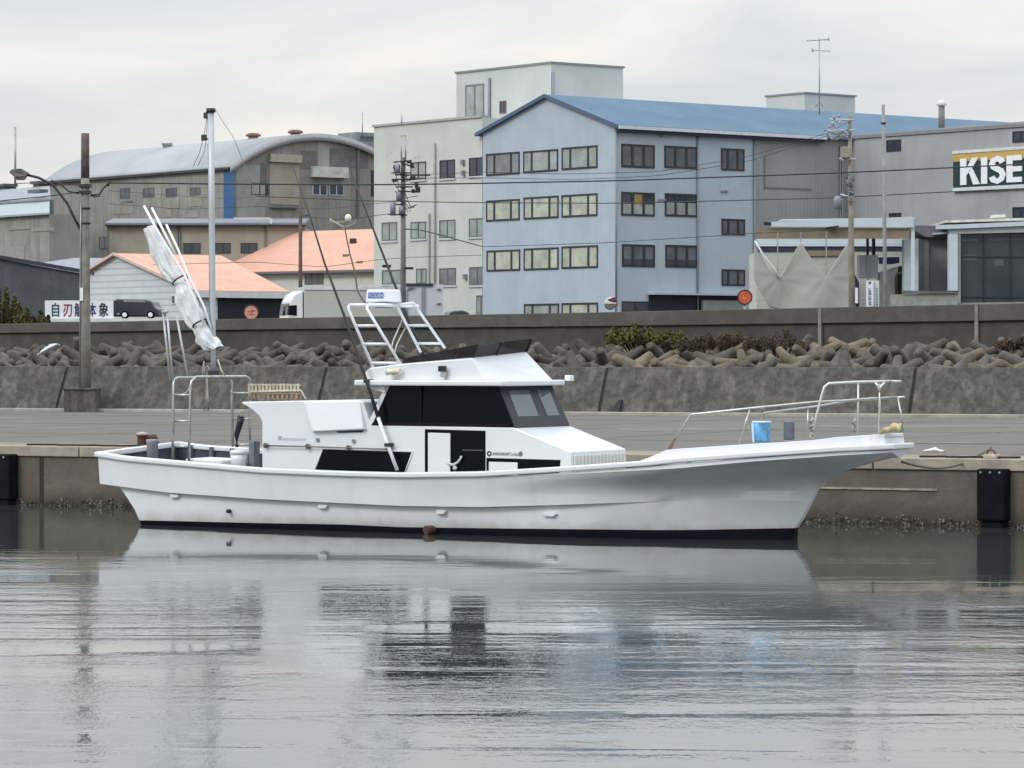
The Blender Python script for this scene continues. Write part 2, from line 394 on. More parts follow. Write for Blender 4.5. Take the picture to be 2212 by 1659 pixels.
for nm_r, xa, xb, vr, lb_r in (("quay_rope", 62, 330, 0.28, "thin dark rope lying along the quay edge left of the boat's stern"), ("quay_rope", 1990, 2200, 0.30, "dark rope lying slack along the quay edge between bow and right fender")):
    ua, ub2 = wq.V(xa, 965, vr)[0], wq.V(xb, 965, vr)[0]
    pth = [(lerp(ua, ub2, k / 30), vr + .09 * math.sin(k * .55 + xa) + .05 * math.sin(k * 1.3), ZQ + .098) for k in range(31)]
    place(tag(obj(nm_r, MB().tube(pth, 0.022, 6), mat("rope_tar", (0.035, 0.028, 0.022), .9, var=.4, vscale=9)), lb_r, "rope", "ropes lying on the quay edge"), wq)
# inner wall with battered face, in panels
wi = Fr(-17.62, 117.9, -21.8)
M_wall = mat("sloped_wall_concrete", (0.080, 0.076, 0.068), 0.9, var=0.34, vscale=4.5, streak=0.9, stcol=(0.16, 0.152, 0.135), stscale=(2.8, 2.8, 0.5), blotch=0.6, blcol=(0.045, 0.043, 0.040), blscale=1.6, bump=0.02, bscale=6)
BAT = 0.9
zt = 2.66
joints = [-25] + [wi.V(x, 885, 0.0)[0] for x in (118, 681, 1291, 1962)] + [62]
wt = thing("retaining_wall", "weathered grey concrete wall with a sloped face behind the wide quay", "wall", wi)
for a, b in zip(joints, joints[1:]):
    obj("wall_panel", MB().prism([(0, ZQ - 0.1), (BAT, zt), (BAT + 0.6, zt), (BAT + 0.6, ZQ - 0.1)], a + 0.05, b - 0.05, axis=0), M_wall, wt, bevel=0.02)
obj("wall_joint", MB().prism([(0.06, ZQ - 0.1), (BAT + 0.05, zt - 0.03), (BAT + 0.55, zt - 0.03), (BAT + 0.55, ZQ - 0.1)], -20, 60, axis=0), MATS["joint_dark"], wt)
kb = MB(); kb.box(-25, -0.85, ZQ, 62, -0.05, ZQ + 0.11)
struct("wall_kerb", kb, mat("kerb_light", (0.36, 0.345, 0.30), 0.9, var=0.2, vscale=1.5, blotch=0.5, blcol=(0.2, 0.19, 0.17)), wi, bevel=0.015)
# dark drain mouth at the foot of the wall
du = wi.V(1327, 885, -0.1)[0]
dr = MB(); dr.hull([(du - 0.17, -0.03, ZQ + 0.11), (du + 0.15, -0.03, ZQ + 0.11), (du + 0.13, 0.22, ZQ + 0.5), (du + 0.03, 0.22, ZQ + 0.5)], [(du - 0.17, 0.3, ZQ + 0.11), (du + 0.15, 0.3, ZQ + 0.11), (du + 0.13, 0.4, ZQ + 0.5), (du + 0.03, 0.4, ZQ + 0.5)])
place(tag(obj("drain_flap", dr, mat("drain_dark", (0.012, 0.012, 0.016), 0.7, var=0.2)), "small dark drain opening at the foot of the sloped wall behind the cabin", "drain"), wi)

# land behind
struct("ground", MB().box(-900, 1.3, 1.8, 900, 2500, 2.0), mat("yard_asphalt", (0.075, 0.072, 0.068), 0.9, var=0.2, vscale=0.3), wi)

# tall seawall
ws = Fr((0 - CX) / F * 135, 135, -25.5)
M_sea = mat("seawall_concrete", (0.068, 0.065, 0.060), 0.92, var=0.18, vscale=1.0, streak=0.7, stcol=(0.055, 0.052, 0.05), stscale=(2.2, 2.2, 0.4), blotch=0.35, blcol=(0.16, 0.15, 0.13), blscale=0.9, bump=0.02, bscale=5)
M_cap = mat("seawall_cap_concrete", (0.088, 0.083, 0.076), 0.9, var=0.15, vscale=1.2, streak=0.5, stcol=(0.08, 0.075, 0.07), stscale=(3, 3, 0.8), blotch=0.3, blcol=(0.19, 0.18, 0.16))
def sea_top(x): return ws.V(x, lut([(0, 700), (553, 688), (1278, 675), (1849, 663), (2212, 655)], x))
sw = thing("seawall", "tall dark concrete seawall with a lighter cap running behind the tetrapods", "wall", ws)
xs = [-900, -400, 0, 553, 1278, 1849, 2212, 2700, 3200]
ptsT = []
for x in xs:
    if x < 0: u, z = sea_top(0); ptsT.append((u + (x) * 0.08, z))
    elif x > 2212: u, z = sea_top(2212); ptsT.append((u + (x - 2212) * 0.08, z))
    else: ptsT.append(sea_top(x))
bot = [(u, z - lut([(0, 0.36), (40, 0.58)], u)) for u, z in ptsT]
obj("wall_cap", MB().prism(ptsT + bot[::-1], -0.12, 0.9), M_cap, sw, bevel=0.02)
obj("wall_face", MB().prism([(u, z - 0.003) for u, z in bot] + [(bot[-1][0], 1.5), (bot[0][0], 1.5)], 0.0, 0.8), M_sea, sw)
pl = MB()
for x in (1772, 2110):
    a, z = ws.V(x, 690, -0.05)
    pl.box(a - 0.05, -0.16, 1.5, a + 0.07, 0.05, lut(ptsT, a) - 0.02)
obj("wall_rib", pl, mat("rib_pale", (0.22, 0.21, 0.19), 0.9, var=0.2), sw)

# ---------------------------------------------------------------- tetrapods
def tetra_mesh(name):
    mb = MB(); dirs = [Vector((0, 0, 1))] + [Vector((0.943 * math.cos(a), 0.943 * math.sin(a), -0.333)) for a in (0.0, 2.0944, 4.18879)]
    for d in dirs:
        Ls = [(0.0, 0.33), (0.28, 0.31), (0.70, 0.235), (1.02, 0.195), (1.09, 0.17), (1.12, 0.12), (1.125, 0.01)]
        q = d.to_track_quat('Z', 'Y'); n = 14; o = len(mb.v)
        vs_ = [q @ Vector((r * math.cos(6.28318 * j / n), r * math.sin(6.28318 * j / n), l)) for l, r in Ls for j in range(n)]
        mb._a(vs_, [(i * n + j, i * n + (j + 1) % n, (i + 1) * n + (j + 1) % n, (i + 1) * n + j) for i in range(len(Ls) - 1) for j in range(n)], True)
    mb.ball((0, 0, 0), 0.36, 14)
    me = bpy.data.meshes.new(name); me.from_pydata(mb.v, [], mb.f); me.update(); me.polygons.foreach_set("use_smooth", mb.sm)
    return me
tones = [("grey", mat("tetrapod_grey", (0.105, 0.096, 0.083), 0.92, var=0.25, vscale=2.2, blotch=0.5, blcol=(0.075, 0.068, 0.058), blscale=1.7, bump=0.03, bscale=7, perobj=0.22)),
         ("tan", mat("tetrapod_tan", (0.165, 0.14, 0.103), 0.92, var=0.25, vscale=2.2, blotch=0.5, blcol=(0.13, 0.105, 0.075), blscale=1.7, bump=0.03, bscale=7, perobj=0.2)),
         ("brown", mat("tetrapod_brown", (0.065, 0.052, 0.045), 0.92, var=0.25, vscale=2.2, blotch=0.4, blcol=(0.05, 0.04, 0.035), blscale=1.7, bump=0.03, bscale=7, perobj=0.2))]
tm = []
for nm, m_ in tones:
    me = tetra_mesh("tetrapod"); me.materials.append(m_); tm.append(me)
rt = random.Random(11)
LEGS = [Vector((0, 0, 1))] + [Vector((0.943 * math.cos(a), 0.943 * math.sin(a), -0.333)) for a in (0.0, 2.0944, 4.18879)]
TET = []
for row in range(5):
    v = BAT + 1.15 + row * 1.6
    u = -4.0 + rt.random()
    while u < 44:
        x, _ = wi.px(u, v, 3)
        big = 1.0 + 0.04 * sstep(900, 2212, x)
        step = rt.uniform(0.80, 1.12)
        z = 2.30 + row * 0.17 + rt.uniform(-0.12, 0.12) + (0.02 * row) * sstep(1100, 2212, x)
        if -120 < x < 2340:
            tone = 0
            rr = rt.random()
            if x > 1350: tone = 1 if rr < 0.42 else (2 if rr < 0.42 else 0)
            elif rr < 0.16: tone = 2
            o = bpy.data.objects.new("tetrapod", tm[tone]); COL.objects.link(o)
            w = wi.o + wi.eu * u + wi.ev * (v + rt.uniform(-0.3, 0.3))
            sc = rt.uniform(0.64, 0.78) * big
            o.location = (w.x, w.y, z); o.scale = (sc,) * 3
            from mathutils import Euler
            lim_ = 0.62 if rt.random() < .85 else .95
            for _try in range(60):
                eu_ = Euler((rt.uniform(0, 6.28), rt.uniform(0, 6.28), rt.uniform(0, 6.28))); mx_ = eu_.to_matrix()
                if max((mx_ @ d_).z for d_ in LEGS) < lim_: break
            o.rotation_euler = eu_
            TET.append((o, x, row, tone))
        u += step
LAND = [(95, "at the far left end"), (170, "just left of the lamp pole"), (300, "just right of the lamp pole"), (440, "behind the furled sail"), (560, "right of the boat mast"), (690, "left of the first dark wall joint"), (800, "left of the radar arch"), (960, "behind the radar arch"), (1120, "above the flybridge roof"), (1300, "left of the green bush"), (1470, "under the green bush"), (1620, "under the dry bush"), (1780, "around the first pale seawall rib"), (1960, "above the bow pulpit"), (2110, "left of the second pale seawall rib"), (9999, "at the far right end")]
TONE = ["grey", "tan stained", "dark brown"]; ROWS = ["front row", "second row", "third row", "fourth row", "back row"]
byl = {}
for o, x, row, tone in TET:
    where = next(w for lim, w in LAND if x < lim)
    byl.setdefault(f"{TONE[tone]} tetrapod of the {ROWS[row]}, {where}", []).append((x, o))
for lb_, lst in byl.items():
    lst.sort(key=lambda q: q[0])
    nm_ = [""] if len(lst) == 1 else (["left ", "right "] if len(lst) == 2 else ["leftmost "] + (["middle "] if len(lst) == 3 else ["second ", "third ", "fourth ", "fifth "][:len(lst) - 2]) + ["rightmost "])
    for (x, o), pre in zip(lst, nm_): tag(o, pre + lb_, "tetrapod", "tetrapods piled below the seawall")
struct("rubble_ground", MB().prism([(BAT + 0.4, 1.9), (BAT + 9, 2.45), (BAT + 12, 2.45), (BAT + 12, 1.7), (BAT + 0.4, 1.7)], -25, 62, axis=0), mat("rubble_dark", (0.035, 0.032, 0.028), 0.95, var=0.4, vscale=3, bump=0.06, bscale=4), wi)
# white plastic sheet caught on the tetrapods
sb = MB(); c0 = at(105, 757, 116.5); rows = []
for i in range(9):
    rw = []
    for j in range(7):
        a = i / 8 - 0.5; b = j / 6 - 0.5
        rw.append(c0 + Vector((a * 0.62 + b * 0.1, b * 0.5 + 0.05 * math.sin(i * 2.1), 0.16 * math.cos(a * 2.6) * math.cos(b * 2.8) + a * 0.34 + 0.03 * math.sin(i * 3.1 + j * 2.3))))
    rows.append(rw)
tag(obj("plastic_sheet", sb.sheet(rows), mat("white_sheet", (0.62, 0.65, 0.68), 0.5, var=0.15, vscale=5), solid=0.02), "crumpled white plastic sheet caught on the tetrapods near the lamp pole", "plastic sheet")

# ---------------------------------------------------------------- bushes
def leafball(mb, c, rx, ry, rz, n, s, rnd, hole=0.25):
    for _ in range(n):
        d = Vector((rnd.gauss(0, 1), rnd.gauss(0, 1), rnd.gauss(0, 1))).normalized()
        k = rnd.uniform(0.35, 1.0) ** 0.6
        p = Vector((c[0] + d.x * rx * k, c[1] + d.y * ry * k, c[2] + d.z * rz * k))
        a = Vector((rnd.gauss(0, 1), rnd.gauss(0, 1), rnd.gauss(0, 1))).normalized(); b = a.cross(Vector((rnd.gauss(0, 1), rnd.gauss(0, 1), rnd.gauss(0, 1)))).normalized()
        q = s * rnd.uniform(0.6, 1.4)
        mb._a([p - a * q, p + b * q * 0.55, p + a * q, p - b * q * 0.55], [(0, 1, 2, 3)])
def bush(name, label, cat, x0, x1, y0, y1, D, m_, leaf, n, seed, clumps=9, group=None, stem_m=None):
    rnd = random.Random(seed)
    c = at((x0 + x1) / 2, y1, D); W_ = (x1 - x0) / F * D; Hh = (y1 - y0) / F * D
    t = thing(name, label, cat, loc=c, group=group)
    mb = MB(); st = MB()
    for k in range(clumps):
        a = (k + rnd.random()) / clumps - 0.5
        hh = Hh * rnd.uniform(0.55, 1.0) * (1 - 1.2 * a * a)
        p = Vector((a * W_ * 0.95, rnd.uniform(-0.35, 0.35) * min(W_, 2.0), hh * rnd.uniform(0.25, 0.55)))
        leafball(mb, p, W_ / clumps * 1.25, W_ / clumps * 1.1, hh * rnd.uniform(0.35, 0.5), n // clumps, leaf, rnd)
        st.tube([(a * W_ * 0.4, 0, -0.3), tuple(p * 0.7), tuple(p)], 0.025, 5)
    obj("foliage", mb, m_, t)
    obj("stem", st, stem_m or mat("stem_brown", (0.07, 0.05, 0.035), 0.9), t)
    return t
M_leaf = mat("leaf_green", (0.125, 0.13, 0.035), 0.7, var=0.5, vscale=2.5)
M_leaf2 = mat("leaf_olive", (0.115, 0.11, 0.04), 0.7, var=0.5, vscale=2.0)
M_dry = mat("dry_stalks", (0.10, 0.068, 0.045), 0.85, var=0.5, vscale=3)
bush("green_bush", "low green bush growing against the seawall above the cabin roof", "bush", 1308, 1475, 692, 745, 117, M_leaf, 0.048, 9000, 3, 22)
bush("dry_bush", "brown withered bush on the tetrapods beside the green bush", "bush", 1455, 1640, 700, 758, 115.5, M_dry, 0.035, 7000, 4, 26)
bush("dry_bush", "thin brown withered bush at the seawall rib", "bush", 1600, 1740, 705, 758, 114.5, M_dry, 0.035, 3600, 5, 18)
bush("dry_bush", "brown withered bush on the tetrapods at the right end of the pile", "bush", 2150, 2260, 712, 755, 111.5, M_dry, 0.05, 1800, 6, 9)
bush("leafy_shrub", "dark green leafy shrub behind the seawall at the far left", "shrub", -40, 60, 610, 712, 142, M_leaf2, 0.06, 12000, 8, 20)
bush("leafy_shrub", "lower olive shrub next to the white signboard", "shrub", 40, 106, 655, 712, 140, M_leaf2, 0.055, 6000, 9, 14)

# ---------------------------------------------------------------- lamp pole on the quay
M_pole = mat("concrete_pole", (0.235, 0.225, 0.20), 0.85, var=0.2, vscale=2.5, streak=0.4, stscale=(8, 8, 0.7))
M_poletop = mat("pole_rust_band", (0.11, 0.085, 0.08), 0.8, var=0.35, vscale=5)
M_dkmetal = mat("dark_metal", (0.05, 0.05, 0.055), 0.5, 0.5, var=0.3)
M_galv = mat("galvanised", (0.38, 0.39, 0.40), 0.45, 0.7, var=0.15)
DP = 115.6
pb = at(184, 841, DP); s_ = DP / F
t = thing("street_lamp", "weathered concrete lamp pole with a bracket lamp standing on a block at the sloped wall", "street lamp", loc=(pb.x, pb.y, 0))
Z = lambda y: H0 + (YH - y) * s_
X = lambda x: (x - 184) * s_
obj("pole", MB().lathe([(0.19, Z(842)), (0.175, Z(700)), (0.15, Z(465)), (0.142, Z(385))]), M_pole, t)
obj("pole_top", MB().lathe([(0.145, Z(385)), (0.14, Z(330)), (0.135, Z(288))]), M_poletop, t)
obj("footing", MB().box(X(141), -0.35, ZQ, X(211), 0.9, Z(842)).box(X(139), -0.4, Z(842), X(212), 0.9, Z(838)), M_wall, t, bevel=0.015)
arm = MB(); arm.tube([(X(176), 0, Z(500)), (X(160), 0, Z(470)), (X(146), 0, Z(440)), (X(115), 0, Z(400)), (X(84), 0, Z(384)), (X(60), 0, Z(378))], 0.045, 8)
arm.tube([(X(170), 0, Z(418)), (X(148), 0, Z(413)), (X(128), 0, Z(395)), (X(110), 0, Z(390))], 0.03, 6)
obj("bracket_arm", arm, M_dkmetal, t)
lh = MB(); lh.hull([(X(20), -0.18, Z(372)), (X(26), -0.25, Z(367)), (X(46), -0.25, Z(364)), (X(64), -0.12, Z(374)), (X(58), -0.2, Z(382)), (X(34), -0.25, Z(384))],
                   [(X(20), 0.18, Z(372)), (X(26), 0.25, Z(367)), (X(46), 0.25, Z(364)), (X(64), 0.12, Z(374)), (X(58), 0.2, Z(382)), (X(34), 0.25, Z(384))])
lp_ = obj("lamp_head", lh, mat("lamp_housing", (0.16, 0.15, 0.155), 0.5, 0.3, var=0.2), t, bevel=0.05)
lg = MB(); lg.hull([(X(30), -0.16, Z(384)), (X(57), -0.16, Z(382)), (X(52), -0.12, Z(389)), (X(38), -0.12, Z(389))], [(X(30), 0.16, Z(384)), (X(57), 0.16, Z(382)), (X(52), 0.12, Z(389)), (X(38), 0.12, Z(389))])
obj("lamp_lens", lg, mat("lamp_lens", (0.22, 0.2, 0.19), 0.25), lp_)
fit = MB(); fit.box(X(172), -0.2, Z(405), X(197), 0.2, Z(398)); fit.box(X(172), -0.2, Z(418), X(196), 0.2, Z(412)); fit.tube([(X(195), 0, Z(423)), (X(215), 0, Z(420)), (X(222), 0, Z(408)), (X(234), 0, Z(396))], 0.035, 6)
fit.tube([(X(190), 0, Z(410)), (X(203), 0, Z(426)), (X(216), 0, Z(424))], 0.02, 5); fit.tube([(X(233), 0, Z(402)), (X(235), 0, Z(391))], 0.05, 8)
for yy in (448, 480): fit.tube([(X(184), 0, Z(yy)), (X(184), 0, Z(yy + 4))], 0.185, 14)
obj("cable_bracket", fit, M_dkmetal, t)
obj("notice_plate", MB().box(X(174), -0.2, Z(650), X(181), -0.15, Z(622)), mat("white_paint", (0.75, 0.76, 0.77), 0.5, var=0.05), t)
obj("conduit", MB().tube([(X(173), -0.1, Z(840)), (X(174), -0.13, Z(640)), (X(175), -0.13, Z(500)), (X(176), -0.13, Z(440))], 0.025, 6), M_galv, t)
# ================================================================ THE BOAT
wb = Fr(4.66, 56.2, -29)
V, U = wb.V, wb.U
boat = thing("fishing_boat", "long white fishing boat with black windows, radar arch and furled sail moored at the quay", "boat", wb)
M_white = mat("gelcoat_white", (0.755, 0.785, 0.82), 0.32, var=0.025, vscale=1.2, coat=0.25, streak=0.3, stcol=(0.60, 0.595, 0.56), stscale=(3.5, 3.5, 0.35), lowdirt=(0.06, 0.26, (0.50, 0.50, 0.46)))
M_house = mat("house_white", (0.72, 0.75, 0.785), 0.38, var=0.02, vscale=2.0, coat=0.2, streak=0.08, stcol=(0.6, 0.6, 0.58), stscale=(5, 5, 0.7))
M_anti = mat("antifouling_black", (0.004, 0.004, 0.011), 0.6, var=0.3, vscale=3, spec=0.15)
M_inner = mat("bulwark_inside", (0.05, 0.056, 0.085), 0.7, var=0.35, vscale=3)
M_deck = mat("deck_grey", (0.30, 0.31, 0.32), 0.8, var=0.15, vscale=2)
M_glass = mat("dark_glass", (0.004, 0.005, 0.010), 0.05, var=0.0, spec=0.10)
M_steel = mat("stainless_tube", (0.50, 0.50, 0.48), 0.32, 0.75, var=0.12, vscale=8)
M_wtube = mat("white_tube", (0.82, 0.84, 0.86), 0.35, var=0.04)
M_blk = mat("black_plastic", (0.012, 0.012, 0.015), 0.4, var=0.2)
M_cream = mat("old_plastic_cream", (0.62, 0.56, 0.38), 0.5, var=0.2, vscale=9)

def wy(u, v): return wb.o.y + wb.eu.y * u + wb.ev.y * v
def zpx(u, v, y): return H0 + (YH - y) / F * wy(u, v)
def xpx(u, v): return wb.px(u, v, 1.0)[0]
stemL = [(1718, 1166), (1721, 1140), (1739, 1113), (1754, 1083), (1771, 1053), (1796, 1028), (1846, 1008), (1896, 996), (1939, 989)]
stem = sorted([(V(x, y, 0)[1], V(x, y, 0)[0]) for x, y in stemL])
stem = [(-0.5, -0.12)] + stem
sternL = sorted([(V(x, y, -1.05)[1], V(x, y, -1.05)[0]) for x, y in [(313, 1137), (312, 1124), (302.6, 1103), (287.6, 1078), (265, 1059)]])
sternL = [(-0.5, sternL[0][1] + 0.15)] + sternL
UB = V(1966, 957, 0.37)[0]; UST = V(212, 980, -1.25)[0]
BW = [(-12.6, 1.12), (-11.3, 1.22), (-10, 1.28), (-7, 1.38), (-4.5, 1.36), (-3.5, 1.26), (-2.5, 1.05), (-1.5, 0.74), (-0.7, 0.40), (0.1, 0.03)]
BC = [(UST, 1.2), (-12, 1.38), (-10, 1.5), (-7, 1.6), (-5, 1.58), (-3, 1.38), (-1.8, 1.02), (-0.8, 0.6), (0.0, 0.22), (0.34, 0.03)]
BS = [(UST, 1.25), (-12, 1.43), (-10, 1.56), (-8, 1.65), (-6, 1.69), (-3, 1.67), (-1.5, 1.57), (-0.5, 1.40), (0.5, 1.13), (1.2, 0.86), (1.7, 0.62), (UB, 0.37)]
def smlut(tab, u, w=0.35): return sum(lut(tab, u + d * w) for d in (-1, -0.5, 0, 0.5, 1)) / 5 if tab[0][0] + w < u < tab[-1][0] - w else lut(tab, u)
y_rail = [(212, 976), (265, 985), (415, 998), (565, 1011), (743, 1018), (864, 1021), (1039, 1018.6), (1214, 1008), (1417, 993.6), (1460, 988), (1635, 975.6), (1763, 967), (1809, 964), (1919, 959.5), (1966, 955)]
y_fasc = [(212, 988), (265, 996), (415, 1009), (565, 1022), (743, 1029), (864, 1032), (1039, 1030), (1210, 1026), (1460, 1012), (1635, 996), (1763, 987.5), (1809, 984), (1919, 978), (1966, 973)]
y_chine = [(212, 1045), (285, 1055), (365, 1065), (565, 1079), (743, 1087.7), (864, 1093.6), (1039, 1096), (1239, 1090.5), (1417, 1084), (1600, 1080), (1754, 1083)]
y_band = [(312, 1124), (565, 1130), (743, 1133), (864, 1138.6), (1039, 1141), (1417, 1145), (1510, 1144.5), (1720, 1140.6)]
NS = 60
def far_lift(u): return 0.13 * (1 - sstep(-10.5, -7.0, u))
levels = []                                        # each: list of (u, b, z) from stern to bow, near side
def lev(u0, u1, bf, zf): return [(u, max(0.005, bf(u, s)), zf(u, max(0.005, bf(u, s)), s)) for s, u in [(i / NS, lerp(u0, u1, i / NS)) for i in range(NS + 1)]]
Lk = lev(lut(sternL, -0.45), lut(stem, -0.45), lambda u, s: smlut(BW, u) * 0.62, lambda u, b, s: -0.45)
Lw = lev(lut(sternL, -0.02), lut(stem, -0.02), lambda u, s: smlut(BW, u), lambda u, b, s: -0.03)
Lb = lev(lut(sternL, 0.10), lut(stem, 0.17), lambda u, s: smlut(BW, u) * 1.0 + 0.035 * (1 - s), lambda u, b, s: zpx(u, -b, lut(y_band, xpx(u, -b))))
zc = lambda u, b, s: zpx(u, -b, lut(y_chine, xpx(u, -b)))
ucs = sternL[-1][1]
zce = V(1754, 1083, 0)[1]
Lci = lev(ucs, lut(stem, zce), lambda u, s: smlut(BC, u) - 0.12 * (1 - sstep(-4.5, -1.5, u)), lambda u, b, s: zc(u, b, s) + 0.0)
Lco = lev(UST, lut(stem, zce) + 0.005, lambda u, s: smlut(BC, u), lambda u, b, s: zc(u, b, s) + 0.006)
Lm = []
for f in (0.33, 0.66):                             # between band and chine
    row = []
    for i in range(NS + 1):
        a, c = Lb[i], Lci[i]; s = i / NS
        z = lerp(a[2], c[2], f); us = lut(sternL, z) if s < 0.5 else lut(stem, z)
        ur = lerp(lut(sternL, z), lut(stem, z), s)
        bb = lerp(a[1], c[1], f ** 0.9) + 0.03 * math.sin(3.14 * f) * (1 - s)
        row.append((ur, max(0.005, bb), z))
    Lm.append(row)
Lf = lev(UST, UB, lambda u, s: smlut(BS, u) if u > UST + 0.4 else lut(BS, u), lambda u, b, s: zpx(u, -b, lut(y_fasc, xpx(u, -b))))
Lu = []
for f in (0.2, 0.4, 0.6, 0.78, 0.92):
    row = []
    for i in range(NS + 1):
        c, t_ = Lco[i], Lf[i]; s = i / NS
        z = lerp(c[2], t_[2], f)
        ue = lut(stem, lerp(Lco[-1][2], Lf[-1][2], f))
        u = lerp(UST, ue, s)
        p = lerp(1.0, 2.7, sstep(0.45, 0.95, s))
        bb = lerp(smlut(BC, min(u, lerp(UST, Lco[-1][0], s))), smlut(BS, u), f ** p)
        if s == 1: bb = 0.03 + 0.12 * f ** 3
        elif s > 0.88: bb = lerp(bb, (0.03 + 0.12 * f ** 3), sstep(0.88, 1.0, s) * 0.55)
        row.append((u, bb, z))
    Lu.append(row)
def shell(lvls):
    mb = MB(); n = NS + 1
    for sgn in (-1, 1):
        o = len(mb.v)
        mb.v += [(u, sgn * b, z + (far_lift(u) if (sgn > 0 and z > 0.7) else 0)) for L_ in lvls for u, b, z in L_]
        for k in range(len(lvls) - 1):
            for i in range(NS):
                mb.f.append([o + k * n + i, o + k * n + i + 1, o + (k + 1) * n + i + 1, o + (k + 1) * n + i]); mb.sm.append(True)
    o2 = n * len(lvls)
    for k in range(len(lvls) - 1):
        for i in (0, NS):
            mb.f.append([k * n + i, (k + 1) * n + i, o2 + (k + 1) * n + i, o2 + k * n + i]); mb.sm.append(False)
    return mb
hb = shell([Lb] + Lm + [Lci, Lco] + Lu + [Lf])
hull = obj("hull", hb, M_white, boat)
for p in hull.data.polygons: pass
md = hull.modifiers.new("edges", 'EDGE_SPLIT'); md.split_angle = R(38); md.use_edge_angle = True
an = obj("antifouling", shell([Lk, Lw, Lb]), M_anti, boat)
# flat fascia under the rail, and the rail itself, both sides and round the bow and transom
def ring(off, zoff_near, yt, z_add=0.0):
    pts = []
    for sgn in (-1, 1):
        r_ = []
        for i in range(NS + 1):
            u = lerp(UST, UB, i / NS); b = smlut(BS, u) if u > UST + 0.4 else lut(BS, u)
            z = zpx(u, -b, lut(yt, xpx(u, -b))) + z_add + (far_lift(u) if sgn > 0 else 0)
            r_.append((u, sgn * (b + off), z))
        pts.append(r_)
    near, far = pts
    ub, us = UB + off, UST - off
    near = [(us, near[0][1], near[0][2])] + near[1:-1] + [(ub, near[-1][1], near[-1][2])]
    far = [(us, far[0][1], far[0][2])] + far[1:-1] + [(ub, far[-1][1], far[-1][2])]
    return near + far[::-1]
def band(rings):
    mb = MB(); n = len(rings[0]); mb.v = [p for r_ in rings for p in r_]; k = len(rings)
    for a in range(k):
        for i in range(n):
            b = (a + 1) % k; j = (i + 1) % n
            mb.f.append([a * n + i, a * n + j, b * n + j, b * n + i]); mb.sm.append(False)
    return mb
obj("fascia", band([ring(0.006, 0, y_fasc), ring(0.006, 0, y_rail, -0.10), ring(-0.05, 0, y_rail, -0.10), ring(-0.05, 0, y_fasc)]), M_white, boat)
rl = obj("gunwale", band([ring(0.055, 0, y_rail, -0.088), ring(0.055, 0, y_rail), ring(-0.11, 0, y_rail, 0.004), ring(-0.11, 0, y_rail, -0.088)]), M_house, boat, bevel=0.022)
obj("bow_beak", MB().hull([(UB + 0.0, -0.36, zpx(UB, -0.3, 978)), (UB + 0.0, 0.36, zpx(UB, 0.3, 974)), (UB - 0.02, 0.0, zpx(UB, 0, 990))],
                          [(UB - 0.55, -0.40, zpx(UB - 0.5, -0.3, 980)), (UB - 0.55, 0.40, zpx(UB - 0.5, 0.3, 976)), (UB - 0.5, 0.0, zpx(UB - 0.5, 0, 990))]), M_white, boat)
# bulwark inside, deck
def sheer(u):
    b = smlut(BS, u); return b, zpx(u, -b, lut(y_rail, xpx(u, -b)))
def zdeck(u): 
    b, z = sheer(u); return z - lerp(0.52, 0.10, sstep(-7.5, -6.0, u))
ib = MB(); n_ = 50
for sgn in (-1, 1):
    A, B_ = [], []
    for i in range(n_ + 1):
        u = lerp(UST + 0.06, UB - 0.06, i / n_); b, z = sheer(u); fl = far_lift(u) if sgn > 0 else 0
        A.append((u, sgn * (b - 0.07), z - 0.03 + fl)); B_.append((u, sgn * (b - 0.12), zdeck(u) - 0.02 if u < -7 else z - 0.09))
    ib.sheet([A, B_])
ib.quad((UST + 0.06, -1.16, sheer(UST + .06)[1] - 0.03), (UST + 0.06, 1.16, sheer(UST + .06)[1] + 0.08), (UST + 0.06, 1.16, 0.72), (UST + 0.06, -1.16, 0.72))
rb = MB()
for i in range(26):                                # frames inside the bulwark
    u = -13.2 + i * 0.42
    b, z = sheer(u)
    rb.box(u - 0.03, b - 0.17, zdeck(u), u + 0.03, b - 0.085, z - 0.02 + far_lift(u))
bi = obj("bulwark_inside", ib, M_inner, boat)
obj("bulwark_frame", rb, mat("bulwark_frame_grey", (0.12, 0.13, 0.17), 0.7), bi)
dk = MB(); A, B_ = [], []
for i in range(n_ + 1):
    u = lerp(UST + 0.06, UB - 0.06, i / n_); b, z = sheer(u); A.append((u, -(b - 0.13), zdeck(u))); B_.append((u, b - 0.13, zdeck(u)))
obj("deck", dk.sheet([A, B_], False), M_deck, boat)
# raised coaming round the foredeck
y_coam = [(1385, 996), (1442, 971), (1635, 958), (1685, 955.6), (1763, 950), (1809, 944), (1859, 940.6), (1959, 936)]
cm = MB()
near, far = [], []
uc0 = V(1387, 996, -1.45)[0]
us_ = [lerp(uc0, UB - 0.09, i / 34) for i in range(35)]
def coam(off, top):
    out = []
    for sgn in (-1, 1):
        r_ = []
        for u in us_:
            b, z = sheer(u); bb = b - off
            zt_ = max(z + 0.012, zpx(u, -bb, lut(y_coam, xpx(u, -bb))))
            r_.append((u - (off - 0.08 if u > UB - 0.3 else 0), sgn * max(0.05, bb), zt_ if top else z - 0.03))
        out.append(r_)
    return out[0] + out[1][::-1]
rg_ = [coam(0.10, False), coam(0.12, True), coam(0.19, True), coam(0.19, False)]
n = len(rg_[0]); cm.v = [p for r_ in rg_ for p in r_]
for a in range(4):
    for i in range(n - 1):
        b = (a + 1) % 4; cm.f.append([a * n + i, a * n + i + 1, b * n + i + 1, b * n + i]); cm.sm.append(False)
obj("bow_coaming", cm, M_house, boat, bevel=0.012)
ft = MB(); A, B_ = [], []
for u in us_[7:]:
    b, z = sheer(u); zt_ = zpx(u, -(b - .12), lut(y_coam, xpx(u, -(b - .12)))) - 0.04
    A.append((u, -(b - 0.15), zt_)); B_.append((u, b - 0.15, zt_))
